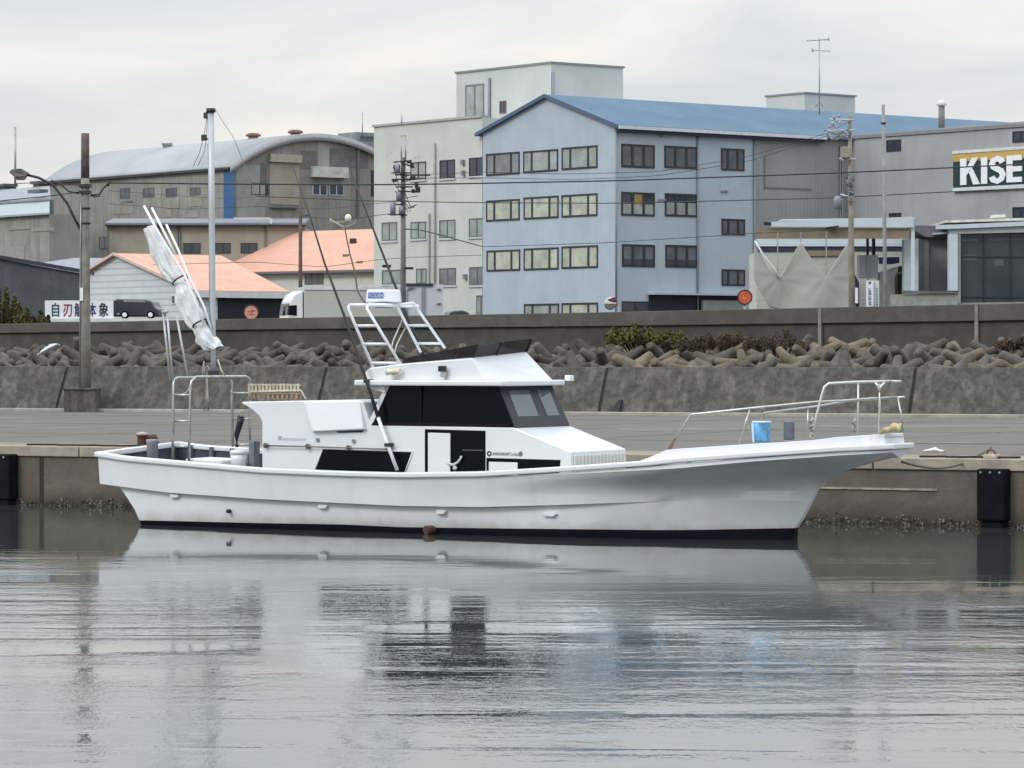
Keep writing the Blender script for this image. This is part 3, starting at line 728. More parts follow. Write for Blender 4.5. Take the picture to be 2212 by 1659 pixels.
obj("foredeck", ft.sheet([A, B_], False), M_deck, boat)
# spray knuckle near the forefoot
kn = MB(); path = []
for k in range(9):
    x = lerp(1500, 1716, k / 8); y = lerp(1143, 1120, k / 8)
    f = k / 8; v_ = -lerp(0.88, 0.05, f); u, z = V(x, y, v_)
    path.append((u, v_, z))
def hull_b(x, y):
    p = None
    for L1, L2_ in zip(([Lb] + Lm + [Lci])[:-1], (Lm + [Lci])):
        for i in range(NS):
            qs = [L1[i], L1[i + 1], L2_[i + 1], L2_[i]]; q = [wb.px(a, -b, z) for a, b, z in qs]
            if min(c[0] for c in q) <= x <= max(c[0] for c in q) and min(c[1] for c in q) <= y <= max(c[1] for c in q): p = sum(a[1] for a in qs) / 4
    return p
path = []
for k in range(14):
    f = k / 13; x = lerp(1530, 1708, f); y = lerp(1139, 1121, f); b_h = hull_b(x, y)
    if b_h is not None: u, z = V(x, y, -b_h - .02); path.append((u, -b_h - .02, z))
if False: obj("spray_knuckle", MB().tube(path, 0.02, 6), mat("knuckle_white", (0.70, 0.73, 0.76), .5), boat)
# fittings on the hull side
def on_hull(x, y):
    best = None
    for L1, L2 in zip(([Lb] + Lm + [Lci])[:-1], (Lm + [Lci])):
        for i in range(NS):
            p = [L1[i], L1[i + 1], L2[i + 1], L2[i]]; q = [wb.px(a, -b, z) for a, b, z in p]
            if min(c[0] for c in q) <= x <= max(c[0] for c in q) and min(c[1] for c in q) <= y <= max(c[1] for c in q):
                m_ = [sum(a[k] for a in p) / 4 for k in range(3)]; best = m_
    if best is None: return None
    u, z = V(x, y, -best[1]); return (u, -best[1], z)
for x, y, w in ((380, 1071, 0.12), (700, 1094, 0.12), (955, 1106, 0.12), (1190, 1111, 0.15)):
    p = on_hull(x, y) or (V(x, y, -1.4)[0], -1.4, V(x, y, -1.4)[1])
    mb = MB(); mb.hull([(p[0] - w, p[1] + 0.05, p[2]), (p[0] - w * 0.7, p[1] + 0.05, p[2] + 0.045), (p[0] + w * 0.7, p[1] + 0.05, p[2] + 0.045), (p[0] + w, p[1] + 0.05, p[2] + 0.01), (p[0] + w * 0.6, p[1] + 0.05, p[2] - 0.045), (p[0] - w * 0.7, p[1] + 0.05, p[2] - 0.045)],
                       [(p[0] - w * .9, p[1] - 0.06, p[2]), (p[0] - w * 0.6, p[1] - 0.07, p[2] + 0.035), (p[0] + w * 0.6, p[1] - 0.07, p[2] + 0.035), (p[0] + w * .9, p[1] - 0.06, p[2] + 0.01), (p[0] + w * 0.5, p[1] - 0.07, p[2] - 0.035), (p[0] - w * 0.6, p[1] - 0.07, p[2] - 0.035)])
    obj("scupper_cover", mb, M_house, boat, bevel=0.015)
p = on_hull(497, 1104) or (-11, -1.2, .3)
obj("outlet", MB().disc((p[0], p[1] - 0.02, p[2]), (0, 1, 0), 0.035, 0.12, 10), M_blk, boat)
p = V(931, 1147, -1.42); q = MB(); q.disc((p[0], -1.43, p[1] + 0.02), (0.2, 1, 0), 0.075, 0.25, 12)
obj("exhaust_outlet", q, mat("rusty_steel", (0.09, 0.05, 0.04), 0.8, var=0.5, vscale=20), boat, bevel=0.01)

# ---------------------------------------------------------------- deckhouse
HB = 1.0                                           # half width
def P(pts, v=-HB): return [V(x, y, v) for x, y in pts]
hs = P([(566, 1045), (566, 912), (560, 899), (546, 886), (534, 878), (521, 871.5), (523, 868), (650, 865.5), (778, 865), (785, 869), (800, 918), (1108, 923.5), (1234, 976), (1234, 1045)])
house = obj("deckhouse", MB().prism(hs, -HB, HB), M_house, boat, bevel=0.025)
# raised engine-casing panel
a = P([(654, 867), (779, 866), (794, 929), (676, 934)]); b = P([(654, 873), (779, 867.5), (794, 929), (676, 934)])
pm = MB(); pm.hull([(q[0], -HB - 0.001, q[1]) for q in a], [(a[0][0] + .04, -HB - 0.015, a[0][1] - .02), (a[1][0] - .02, -HB - 0.015, a[1][1] - .02), (a[2][0] - .03, -HB - 0.10, a[2][1] + .02), (a[3][0] + .05, -HB - 0.10, a[3][1] + .02)])
obj("vent_casing", pm, M_house, house, bevel=0.02)
a = P([(726, 931.5), (787, 929), (783, 934), (730, 935)])
obj("casing_shadow", MB().prism(a, -HB - 0.004, -HB + 0.01), M_blk, house)  # black strip standing in for the shadow slit below the casing bulge
# name lettering and small fixtures on the side
mb = MB(); c = P([(601, 942), (609, 951)]); mb.box(c[0][0], -HB - 0.004, c[1][1], c[1][0], -HB + 0.01, c[0][1])
M_purple = mat("faded_purple", (0.42, 0.38, 0.52), 0.5, var=0.1)
nm_ = obj("name_mark", mb, M_purple, house)
mb = MB(); rr_ = random.Random(3); x = 612
while x < 659:
    w = rr_.uniform(2.2, 3.6); c = P([(x, 945.5 + (x - 612) * 0.03), (x + w, 951.5 + (x - 612) * 0.02)])
    mb.box(c[0][0], -HB - 0.003, c[1][1], c[1][0], -HB + 0.01, c[0][1]); x += w + 1.0
obj("name_letters", mb, mat("faded_letter", (0.50, 0.48, 0.56), 0.5, var=0.1), nm_)
for x, y in ((687, 950), (765, 953)):
    u, z = V(x, y, -HB); obj("vent_grille", MB().disc((u, -HB - 0.005, z), (0, 1, 0), 0.035, 0.04, 12), mat("grey_fitting", (0.25, 0.25, 0.27), 0.5), house)
hr = MB(); pts = [V(x, y, -HB - 0.07) for x, y in ((572, 962.5), (663, 964.5), (751, 967.5), (838, 970.5))]
hr.tube([(u, -HB - 0.07, z) for u, z in pts], 0.014, 6)
for u, z in pts: hr.disc((u, -HB - 0.03, z), (0, 1, 0), 0.04, 0.09, 8); hr.box(u - .015, -HB - .09, z - .045, u + .015, -HB - .05, z + .045)
obj("hand_rail", hr, mat("bronze_rail", (0.20, 0.19, 0.17), 0.4, 0.6), house)
# side openings
lw = P([(699, 970.5), (889, 977), (872, 1030), (676, 1030)])
obj("side_window", MB().prism(lw, -HB - 0.006, -HB + 0.02), M_glass, house)
lwf = MB(); fr_ = [(u, -HB - 0.012, z) for u, z in P([(697, 969), (892, 975.5)])]
lwf.tube(fr_, 0.014, 6); lwf.tube([(u, -HB - 0.012, z) for u, z in P([(697, 969), (679, 1022)])], 0.014, 6); lwf.tube([(u, -HB - 0.012, z) for u, z in P([(892, 975.5), (875, 1022)])], 0.012, 6)
obj("window_rim", lwf, M_house, house)
c = P([(918, 927), (1049, 930.5), (1049, 1030), (918, 1030)])
dr_ = obj("doorway", MB().prism(c, -HB - 0.006, -HB + 0.02), M_glass, house)
c = P([(926, 934.5), (974, 936), (974, 1028), (926, 1028)])
obj("sliding_door", MB().prism(c, -HB - 0.03, -HB - 0.004), M_house, house, bevel=0.008)
c = P([(1000, 971), (1044, 971.5), (1044, 974), (1000, 973.5)])
obj("door_rail", MB().prism(c, -HB - 0.012, -HB - 0.004), mat("dim_rail", (0.07, 0.08, 0.085), 0.4), house)
hd = MB(); hd.tube([(u, -HB - 0.06, z) for u, z in P([(971, 1001), (983, 1004), (993, 998), (999, 990), (1000.5, 985)])], 0.022, 8)
hd.ball((V(983, 1011, -HB - .06)[0], -HB - 0.06, V(983, 1011, -HB - .06)[1]), 0.04, 10)
obj("door_handle", hd, mat("handle_pale", (0.55, 0.6, 0.56), 0.4), house)
c = P([(1051, 989), (1211, 993.5), (1208, 1025), (1051, 1030)])
obj("side_window", MB().prism(c, -HB - 0.006, -HB + 0.02), M_glass, house, label="long low window ahead of the door")
c = P([(1057, 997.5), (1119, 999), (1119, 1027), (1057, 1027)])
obj("window_shutter", MB().prism(c, -HB - 0.02, -HB - 0.004), M_house, house, bevel=0.005)
# lettering ahead of the door
M_letter = mat("letter_dark", (0.05, 0.055, 0.08), 0.5, var=0.1)
u, z = V(1057, 980, -HB); mb = MB()
for k in range(16):
    a0, a1 = k / 16 * 6.283, (k + 1) / 16 * 6.283
    mb.hull([(u + .048 * math.cos(a0), -HB - .004, z + .048 * math.sin(a0)), (u + .048 * math.cos(a1), -HB - .004, z + .048 * math.sin(a1)), (u + .022 * math.cos(a1), -HB - .004, z + .016 * math.sin(a1)), (u + .022 * math.cos(a0), -HB - .004, z + .016 * math.sin(a0))],
            [(u + .048 * math.cos(a0), -HB + .01, z + .048 * math.sin(a0)), (u + .048 * math.cos(a1), -HB + .01, z + .048 * math.sin(a1)), (u + .022 * math.cos(a1), -HB + .01, z + .016 * math.sin(a1)), (u + .022 * math.cos(a0), -HB + .01, z + .016 * math.sin(a0))])
em = obj("emblem", mb, M_letter, house)
mb = MB(); mb.disc((V(1124.5, 980.5, -HB)[0], -HB - 0.002, V(1124.5, 980.5, -HB)[1]), (0, 1, 0), 0.042, 0.008, 16)
obj("emblem", mb, mat("letter_grey", (0.16, 0.18, 0.2), 0.5), house)
u, z = V(1064.5, 984.6, -HB)
mb = MB(); x = 1064.5; k = 0
pat = [(0, 0, 1, 6), (0, 0, 4, 1), (2.6, 0, 1, 6), (0, 5, 4, 1)]
for k in range(7):                                 # heavy block lettering, too blurred to read
    for (dx, dy, w, h) in (pat if k % 2 else [(0, 0, 1.2, 6), (0, 2.4, 3.4, 1.2), (2.4, 0, 1.2, 6)]):
        c = P([(x + dx, 977.3 + dy + k * .12), (x + dx + w, 977.3 + dy + h + k * .12)])
        mb.box(c[0][0], -HB - 0.004, c[1][1], c[1][0], -HB + 0.01, c[0][1])
    x += 5.1
obj("lettering", mb, M_letter, house)
u, z = V(1099.5, 984.5, -HB); text_mesh("lettering", "Turbo", 0.085, mat("letter_mid", (0.2, 0.21, 0.24), 0.5), house, (u, -HB - 0.004, z), (R(90), 0, 0), 0.003, 0.9)
# sloping fore-cabin front with its vertical louvres
ufr = V(1234, 976, -HB)[0]
lv = MB()
for k in range(15):
    v = lerp(-0.9, 0.9, k / 14); zz = V(1234, 976, -HB)[1]
    lv.box(ufr - 0.005, v - 0.03, zz - 0.34, ufr + 0.035, v + 0.03, zz - 0.06)
obj("louvre", lv, mat("louvre_cream", (0.70, 0.69, 0.64), 0.5, var=0.06), house, bevel=0.01)
# wheelhouse glass block (raked front), pillar and panes
g_b0, g_b1 = V(801, 917, -HB + .02), V(1110, 923, -HB + .02); g_t0, g_t1 = V(838, 829, -HB + .02), V(1072, 836, -HB + .02)
gb = MB(); hv = HB - 0.02; tv = HB - 0.06
zb = g_b0[1] - 0.03; ztp = g_t1[1] + 0.03
gl = [(g_b0[0], zb), (g_b1[0], zb), (g_t1[0], ztp), (g_t0[0], ztp)]
gb.hull([(u, -(hv if i < 2 else tv), z) for i, (u, z) in enumerate(gl)], [(u, (hv if i < 2 else tv), z) for i, (u, z) in enumerate(gl)])
wh = obj("wheelhouse", gb, M_glass, boat, bevel=0.01)
mb = MB()
for sgn in (-1, 1):
    mb.hull([(gl[0][0] - 0.08, sgn * (hv + .012), gl[0][1]), (gl[0][0] + 0.02, sgn * (hv + .012), gl[0][1]), (gl[3][0] + 0.02, sgn * (tv + .012), gl[3][1]), (gl[3][0] - 0.06, sgn * (tv + .012), gl[3][1])],
            [(gl[0][0] - 0.08, sgn * (hv - .07), gl[0][1]), (gl[0][0] + 0.02, sgn * (hv - .07), gl[0][1]), (gl[3][0] + 0.02, sgn * (tv - .07), gl[3][1]), (gl[3][0] - 0.06, sgn * (tv - .07), gl[3][1])])
mb.box(gl[0][0] - 0.07, -hv + .08, gl[0][1], gl[0][0] - 0.0, hv - .08, gl[0][1] + 0.1)
obj("pillar", mb, M_house, wh)
mb = MB()
for x in (907,):
    c = P([(x, 832), (x + 3, 832), (x + 3, 917), (x, 917)], -HB + .01)
    mb.prism(c, -HB + 0.005, -HB + 0.06)
c = P([(806, 912), (1100, 917), (1104, 922), (802, 919)], -HB); mb.prism(c, -HB - 0.004, -HB + 0.05)
obj("window_frame", mb, mat("frame_black", (0.008, 0.008, 0.012), 0.5, spec=.12), wh)
# windscreen: dark frame sheet proud of the raked front, two paler panes
def front(v, f, off=0.0):                         # f: 0 bottom..1 top along the rake
    lim = lerp(hv, tv, f)
    return (lerp(gl[1][0], gl[2][0], f) + off, v * lim, lerp(zb, ztp, f))
mb = MB(); mb.hull([front(-1.0, 0, .004), front(1.0, 0, .004), front(1.0, 1, .004), front(-1.0, 1, .004)], [front(-1.0, 0, .03), front(1.0, 0, .03), front(1.0, 1, .03), front(-1.0, 1, .03)])
ws_ = obj("windscreen_frame", mb, mat("frame_darkgrey", (0.028, 0.029, 0.04), 0.45, var=0.1, spec=0.25), wh, bevel=0.008)
for a0, a1 in ((-0.74, 0.02), (0.32, 0.80)):
    mb = MB(); mb.hull([front(a0 - (.02 if a0 < 0 else 0), 0.26, .028), front(a1 - .03, 0.26, .028), front(a1, 0.87, .028), front(a0, 0.87, .028)], [front(a0 - (.02 if a0 < 0 else 0), 0.26, .036), front(a1 - .03, 0.26, .036), front(a1, 0.87, .036), front(a0, 0.87, .036)])
    obj("pane", mb, mat("pane_grey", (0.085, 0.105, 0.125), 0.08, var=0.1, vscale=1.5, spec=0.7), ws_)
# roof slab and flybridge
rz0 = V(1026, 834, -1.12)[1]; rz1 = rz0 + 0.095
ra = V(764, 823, -1.12)[0]; rf = V(1089, 833, -1.12)[0]
mb = MB(); mb.prism([(ra, -1.12), (rf - 0.06, -1.12), (rf + 0.03, -1.0), (rf + 0.03, 1.0), (rf - 0.06, 1.12), (ra, 1.12)], rz0, rz1, axis=2)
roof = obj("roof", mb, M_house, boat, bevel=0.025)
mb = MB(); mb.hull([(ra + .05, -1.0, rz0), (g_t0[0] - .05, -1.0, rz0), (g_t0[0] - .05, -1.0, rz0 - 0.12)], [(ra + .05, 1.0, rz0), (g_t0[0] - .05, 1.0, rz0), (g_t0[0] - .05, 1.0, rz0 - 0.12)])
obj("roof_bracket", mb, M_house, roof)
mb = MB(); c = V(1220, 813, 1.1)
mb.tube([(rf + .0, 1.05, rz1 + 0.02), (rf + .12, 1.08, rz1 + .05)], 0.03, 6); mb.box(rf + .03, 0.98, rz1 - .02, rf + .14, 1.12, rz1 + .08)
obj("cleat", mb, M_wtube, roof, bevel=0.01)
fv = 0.98
fn = [V(788, 822, -fv), V(788, 803, -fv), V(798, 794.5, -fv), V(863, 786, -fv), V(1021, 772.6, -fv), V(1050, 822, -fv)]
fn[0] = (fn[0][0], rz1 - .01); fn[-1] = (fn[-1][0], rz1 - .01)
ufv = fn[-1][0]
mid = [(fn[1][0] + .02, fn[1][1]), (fn[2][0], fn[2][1]), (fn[3][0], fn[3][1]), (fn[4][0] + 0.02, fn[4][1] + 0.06)]
fbv = MB()
A = [(u, -fv, z) for u, z in fn]; B_ = [(u, fv, z) for u, z in fn]
B_[4] = (V(1138, 760, fv - .1)[0], fv - 0.1, V(1138, 760, fv)[1]); A[4] = (A[4][0], -fv + 0.02, A[4][2])
B_[5] = (V(1196, 818, fv)[0], fv, rz1 - .01)
B_[3] = (B_[3][0], fv, B_[3][2] + .03)
fbv._a(A + B_, [(5, 4, 3, 2, 1, 0), (6, 7, 8, 9, 10, 11), (0, 1, 7, 6), (1, 2, 8, 7), (2, 3, 9, 8), (3, 4, 10, 9), (4, 5, 11, 10), (5, 0, 6, 11)])
fb = obj("flybridge", fbv, M_house, roof, bevel=0.03)
c = V(1127, 816, -0.2)
# tinted screens
M_tint = mat("tinted_screen", (0.02, 0.018, 0.022), 0.15, var=0.0, alpha=0.66, spec=0.2)
def quad3(a, b, c, d, t=0.01): 
    return MB().hull([a, b, c, d], [(p[0], p[1] + t, p[2]) for p in (a, b, c, d)])
s1, s2, s3, s4 = V(868, 786, -.94), V(1021, 773.5, -.94), V(1036, 743, -.94), V(872, 773, -.94)
obj("side_screen", quad3((s1[0], -.94, s1[1]), (s2[0], -.94, s2[1] - .01), (s3[0], -.94, s3[1]), (s4[0], -.94, s4[1])), M_tint, fb)
t1_, t2_ = V(1150, 731, .86), V(1138, 760, .88)
obj("front_screen", MB().hull([(s2[0], -.93, s2[1] - .01), (B_[4][0], .86, B_[4][2]), (t1_[0], .86, t1_[1]), (s3[0] + .01, -.93, s3[1])], [(s2[0] - .012, -.93, s2[1] - .01), (B_[4][0] - .012, .86, B_[4][2]), (t1_[0] - .012, .86, t1_[1]), (s3[0] - .002, -.93, s3[1])]), M_tint, fb)
obj("side_screen", quad3((B_[4][0] - 1.4, .9, B_[4][2] - .1), (B_[4][0], .9, B_[4][2]), (t1_[0] - .02, .9, t1_[1]), (B_[4][0] - 1.38, .9, B_[4][2] + .06)), M_tint, fb)
sf = MB()
for q, v_ in ((0.42, 0), (1.0, 0)):
    a = Vector((lerp(s2[0], B_[4][0], q), lerp(-.93, .86, q), lerp(s2[1], B_[4][2], q))); b = Vector((lerp(s3[0], t1_[0], q), lerp(-.93, .86, q), lerp(s3[1], t1_[1], q)))
    sf.tube([a + Vector((.015, 0, 0)), b + Vector((.015, 0, 0))], 0.012, 6)
sf.tube([(s2[0] + .01, -.94, s2[1]), (s3[0] + .01, -.94, s3[1])], 0.014, 6)
obj("screen_strip", sf, M_blk, fb)
# horn and deck light on the flybridge side
hn = MB(); u0_, z0_ = V(836, 803, -fv - .12); u1_, z1_ = V(862, 803, -fv - .12)
hn.tube([(u0_, -fv - .12, z0_), (u0_ + .05, -fv - .12, z0_), (u1_ - .04, -fv - .11, z1_), (u1_, -fv - .11, z1_)], 0.062, 12, 0.028)
hn.tube([(u1_ - .06, -fv - .1, z1_ + .02), (u1_, -fv - .06, z1_ + .05)], 0.03, 8); hn.box(u0_ + .1, -fv - .12, z0_ - .09, u0_ + .16, -fv + .02, z0_ - .02)
obj("horn", hn, mat("horn_cream", (0.66, 0.62, 0.47), 0.5, var=0.2, vscale=12), fb)
dl = MB(); u_, z_ = V(956, 799, -fv - .08); dl.box(u_ - .06, -fv - .14, z_ - .03, u_ + .06, -fv - .04, z_ + .07)
dl_o = obj("deck_light", dl, M_blk, fb, bevel=0.012)
obj("light_bracket", MB().box(u_ - .03, -fv - .1, z_ - .12, u_ + .05, -fv + .02, z_ - .032), M_steel, dl_o)
u_, z_ = V(1086, 817, -.6)
# ---- radar arch
RV = 0.92
def pr(x, y, v): u, z = V(x, y, v); return (u, v, z)
ar = MB(); rr = 0.027
Ln = [pr(808, 795, -RV), pr(754, 674, -RV), pr(755, 663, -RV + .02), pr(762, 659, -RV + .06)]
def tubes(mb, *paths, r=rr):
    for p_ in paths: mb.tube(p_, r, 8)
topN1, topN2 = pr(755, 662, -RV), pr(795, 661, -RV)
def leg(xb, yb, xt, yt, v):
    b = Vector(pr(xb, yb, v)); t_ = Vector(pr(xt, yt, v)); d = (t_ - b).normalized()
    s = -1 if v < 0 else 1
    return b, t_
b1, t1 = leg(806, 795, 753, 668, -RV); b2, t2 = leg(866, 788, 793, 668, -RV)
b3, t3 = leg(909, 761, 861, 668, RV); b4, t4 = leg(961, 752, 899, 664, RV)
zt_ = t1.z + 0.08
def bend(b, t_, s): return [b, t_, t_ + Vector((-.012, -s * .02, .045)), t_ + Vector((-.02, -s * .07, .075))]
L1, L2, L3, L4 = bend(b1, t1, -1), bend(b2, t2, -1), bend(b3, t3, 1), bend(b4, t4, 1)
aft = L1 + [Vector((lerp(L1[-1].x, L3[-1].x, .5), 0, L1[-1].z))] + L3[::-1]
fore = L2 + [Vector((lerp(L2[-1].x, L4[-1].x, .5), 0, L2[-1].z))] + L4[::-1]
arch = obj("radar_arch", MB().tube(aft, rr, 8).tube(fore, rr, 8), M_wtube, boat)
rg2 = MB()
for (ba, ta, bb, tb, ys) in ((b1, t1, b2, t2, (703.5, 743, 784)), (b3, t3, b4, t4, (703, 742))):
    for y in ys:
        za = H0 + (YH - y) / F * wy(ba.x, ba.y)
        fa = (za - ba.z) / (ta.z - ba.z); fb_ = (za - bb.z) / (tb.z - bb.z)
        rg2.tube([ba.lerp(ta, fa), bb.lerp(tb, fb_)], rr * 0.85, 8)
obj("rung", rg2, M_wtube, arch)
tp = MB(); z_ = L1[-1].z
for v_ in (-RV + .05, RV - .05, -.25, .3): tp.tube([(L1[-1].x, v_, z_), (L2[-1].x, v_, L2[-1].z)], rr, 8)
tp.box(lerp(L1[-1].x, L2[-1].x, .1), -.28, z_ + .01, lerp(L1[-1].x, L2[-1].x, .9), .5, z_ + .04)
obj("arch_platform", tp, M_wtube, arch)
br = MB(); br.tube([pr(869, 692, RV), pr(849, 737, RV - .3), pr(846, 752, RV - .4)], 0.015, 6); br.tube([pr(876, 708, RV), pr(858, 742, RV - .3), pr(851, 765, RV - .4)], 0.015, 6)
obj("brace", br, M_steel, arch)
# radar
c = V(829, 640, 0.1); ru = c[0]; rz_ = c[1]
ax = Vector((math.cos(R(29)), math.sin(R(29)), 0))   # housing lies square to the camera: local direction of the world X axis
ay = Vector((-ax.y, ax.x, 0))
def rbox(x0, y0, z0, x1, y1, z1, taper=0.0):
    pts = []
    for z, tp_ in ((z0, 0), (z1, taper)):
        for x, y in ((x0 + tp_, y0 + tp_), (x1 - tp_, y0 + tp_), (x1 - tp_, y1 - tp_), (x0 + tp_, y1 - tp_)):
            p = Vector((ru, 0.1, 0)) + ax * x + ay * y; pts.append((p.x, p.y, z))
    return MB().hull(pts[:4], pts[4:])
rad = obj("radar", rbox(-.31, -.2, rz_ - .115, .31, .2, rz_ + .115, .02), mat("radar_white", (0.76, 0.79, 0.86), 0.35, var=0.04), boat, bevel=0.03)
obj("radar_foot", MB().lathe([(.16, rz_ - .20), (.17, rz_ - .15), (.24, rz_ - .118)], ru, 0.1, 20), M_dkmetal, rad)
obj("name_plate", rbox(-.265, -.206, rz_ - .035, .0, -.196, rz_ + .06), mat("plate_blue", (0.05, 0.11, 0.36), 0.4, var=0.05), rad)
p = Vector((ru, .1, 0)) + ax * (-.255) + ay * (-.208)
text_mesh("radar_lettering", "KODEN", 0.092, mat("lettering_pale", (0.48, 0.58, 0.80), 0.4), rad, (p.x, p.y, rz_ - .02), (R(90), 0, R(29)), 0.002, 0.78, 0.002)
# ---- outrigger rods and aerials
M_rod = mat("rod_black", (0.03, 0.028, 0.03), 0.4, var=0.2)
r1 = MB(); r1.tube([pr(x, y, v) for x, y, v in ((817, 902, -1.12), (790, 818, -1.17), (744, 683, -1.2), (701, 568, -1.2), (668, 462, -1.2), (630, 353, -1.2))], 0.034, 8, 0.009)
rod = obj("outrigger_rod", r1, M_rod, boat)
obj("rod_holder", MB().tube([pr(816, 899, -1.12), pr(838, 962, -1.12), pr(858, 1016, -1.13)], 0.033, 8), M_wtube, rod)
cl = MB(); 
for x, y in ((838, 961), (793, 823)): q = pr(x, y, -1.12); cl.box(q[0] - .05, q[1] - .05, q[2] - .03, q[0] + .05, q[1] + .12, q[2] + .03)
obj("rod_clamp", cl, M_dkmetal, rod, bevel=0.01)
obj("outrigger_rod", MB().tube([pr(x, y, 1.1) for x, y in ((915, 770), (881, 688), (854, 618), (815, 518), (783, 435), (753, 360))], 0.036, 8, 0.009), M_rod, boat)
ae = MB(); ae.tube([pr(x, y, 0.2) for x, y in ((796, 662), (784, 648), (772, 628), (767, 590), (755, 545), (748, 510), (743, 483))], 0.018, 8, 0.012)
ant = obj("aerial_mast", ae, mat("aerial_brown", (0.14, 0.11, 0.085), 0.5, var=0.3), boat)
ab = MB(); ab.tube([pr(714, 482, .2), pr(714, 472, .2)], 0.02, 6); ab.tube([pr(716, 476, .2), pr(745, 492, .2), pr(768, 482, .2), pr(768, 474, .2)], 0.014, 6); ab.tube([pr(716, 480, .2), pr(764, 480, .2)], 0.01, 6)
obj("aerial_arm", ab, mat("aerial_beige", (0.40, 0.37, 0.30), 0.5, var=0.2), ant)
q = pr(752, 470, .2); obj("aerial_dome", MB().lathe([(0.055, q[2] - .06), (.06, q[2]), (.045, q[2] + .04), (.015, q[2] + .06)], q[0], q[1], 14), mat("dome_white", (0.75, 0.72, 0.62), 0.4), ant)
fl = MB(); q = pr(768, 540, .2)
for x, y, w, h in ((757, 532, .05, .05), (764, 523, .05, .06)): q = pr(x, y, .2); fl.box(q[0] - w, q[1] - .04, q[2] - h, q[0] + w, q[1] + .04, q[2] + h)
# ---- slatted rack on the aft cabin roof
M_rackc = mat("rack_cream", (0.52, 0.47, 0.36), 0.6, var=0.25, vscale=12); M_rackb = mat("rack_brown", (0.34, 0.24, 0.15), 0.7, var=0.3, vscale=12)
rk = thing("slatted_rack", "cream and brown slatted rack standing on the roof of the aft cabin", "rack", wb)
zr = V(600, 866, -.8)[1]
fm = MB()
for v_ in (-.55, -.15):
    a, b = pr(538, 866, v_), pr(660, 864, v_)
    yb_ = 866
    fm.tube([pr(534, 866, v_), pr(541, 846, v_), pr(650, 843, v_), pr(661, 862, v_)], 0.016, 6)
obj("rack_frame", fm, M_rackc, rk)
sl = MB()
for k in range(15):
    x = lerp(538, 644, k / 14); q = pr(x, 845, -.1); sl.box(q[0] - .018, q[1] - .01, q[2] - .01, q[0] + .018, q[1] + .01, q[2] + .135)
q0, q1 = pr(536, 830, -.1), pr(648, 829, -.1); sl.box(q0[0], -.115, q0[2] - .02, q1[0], -.085, q0[2] + .0)
obj("upper_slats", sl, M_rackc, rk)
sl = MB()
for k in range(22):
    x = lerp(541, 648, k / 21); q = pr(x, 864, -.5); s = 1 if k % 2 else -1; q2 = (q[0] + .035 * s, -.5, q[2] + .12)
    sl.tube([q, q2], 0.013, 5)
q0, q1 = pr(541, 849, -.5), pr(648, 848, -.5); sl.box(q0[0], -.515, q0[2] - .015, q1[0], -.485, q0[2] + .01)
obj("lower_slats", sl, M_rackb, rk)

# ---- stern gallows, mast, sail
SV = 0.95
ga = MB(); sr = 0.025
n1 = [pr(373, 992, -SV), pr(374, 905, -SV), pr(374, 830, -SV), pr(376, 820, -SV + .04), pr(383, 816, -SV + .10)]
topz = n1[-1][2]
n2 = [pr(408, 997, -SV), pr(410, 905, -SV), pr(411, 835, -SV), pr(414, 823, -SV + .03), pr(423, 814, -SV + .1)]
f1 = [pr(503, 965, SV), pr(501, 860, SV), pr(500, 826, SV), (pr(500, 818, SV)[0], SV - .05, topz), (n1[-1][0], SV - .12, topz)]
f2 = [pr(540, 1003, SV), pr(540, 905, SV), pr(541, 830, SV), pr(539, 818, SV - .04), (pr(532, 812, SV - .1)[0], SV - .12, n2[-1][2])]
gal = obj("stern_frame", MB().tube(n1 + f1[::-1], sr, 8).tube(n2 + f2[::-1], sr, 8), M_steel, boat)
rg3 = MB()
for y in (853, 909, 964):
    a, b = pr(374, y, -SV), pr(410, y, -SV); rg3.tube([a, (b[0], -SV, a[2])], 0.02, 8)
    a, b = pr(501, y - 4, SV), pr(540, y - 4, SV); rg3.tube([a, (b[0], SV, a[2])], 0.02, 8)
obj("ladder_rung", rg3, M_steel, gal)
cr = MB()
for v_ in (-.3, 0.0, .35): cr.tube([(n1[-1][0], v_, topz), (n2[-1][0], v_, n2[-1][2])], 0.018, 6)
cr.tube([(n1[-1][0] - .02, -SV + .1, topz - .03), (n1[-1][0] - .02, SV - .1, topz - .03)], 0.014, 6)
obj("cross_bar", cr, M_cream, gal)
mt = MB(); mt.tube([pr(461, 812, 0), pr(460, 700, 0), pr(457.5, 450, 0), pr(455.5, 242, 0)], 0.046, 12, 0.058)
mast = obj("mast", mt, mat("mast_alloy", (0.47, 0.50, 0.545), 0.4, 0.2, var=0.06), boat)
obj("mast_cap", MB().tube([pr(455.5, 243, 0), pr(455.5, 234, 0)], 0.085, 12), M_blk, mast)
q = pr(462, 808, 0); obj("mast_foot", MB().box(q[0] - .07, -.08, q[2] - .02, q[0] + .07, .08, q[2] + .06), M_dkmetal, mast)
rg4 = MB()
for pth in ([(447, 252), (441, 290), (431, 330), (417, 360)], [(448, 256), (446, 300), (441, 330), (427, 358)], [(465, 236), (485, 268), (505, 298), (545, 400)]):
    rg4.tube([pr(x, y, .0) for x, y in pth], 0.007, 5)
rg4.tube([pr(x, y, -.02) for x, y in ((449, 310), (451, 360), (452, 500), (453, 640), (455, 760))], 0.012, 5)
obj("halyard", rg4, mat("rope_grey", (0.32, 0.31, 0.29), 0.8, var=0.2), mast)
blk = MB()
for x, y in ((446, 250), (441, 298)): q = pr(x, y, 0); blk.box(q[0] - .05, -.03, q[2] - .05, q[0] + .05, .03, q[2] + .06)
blk.tube([pr(441, 300, 0), pr(452, 300, 0)], 0.015, 6)
obj("pulley_block", blk, M_dkmetal, mast, bevel=0.01)
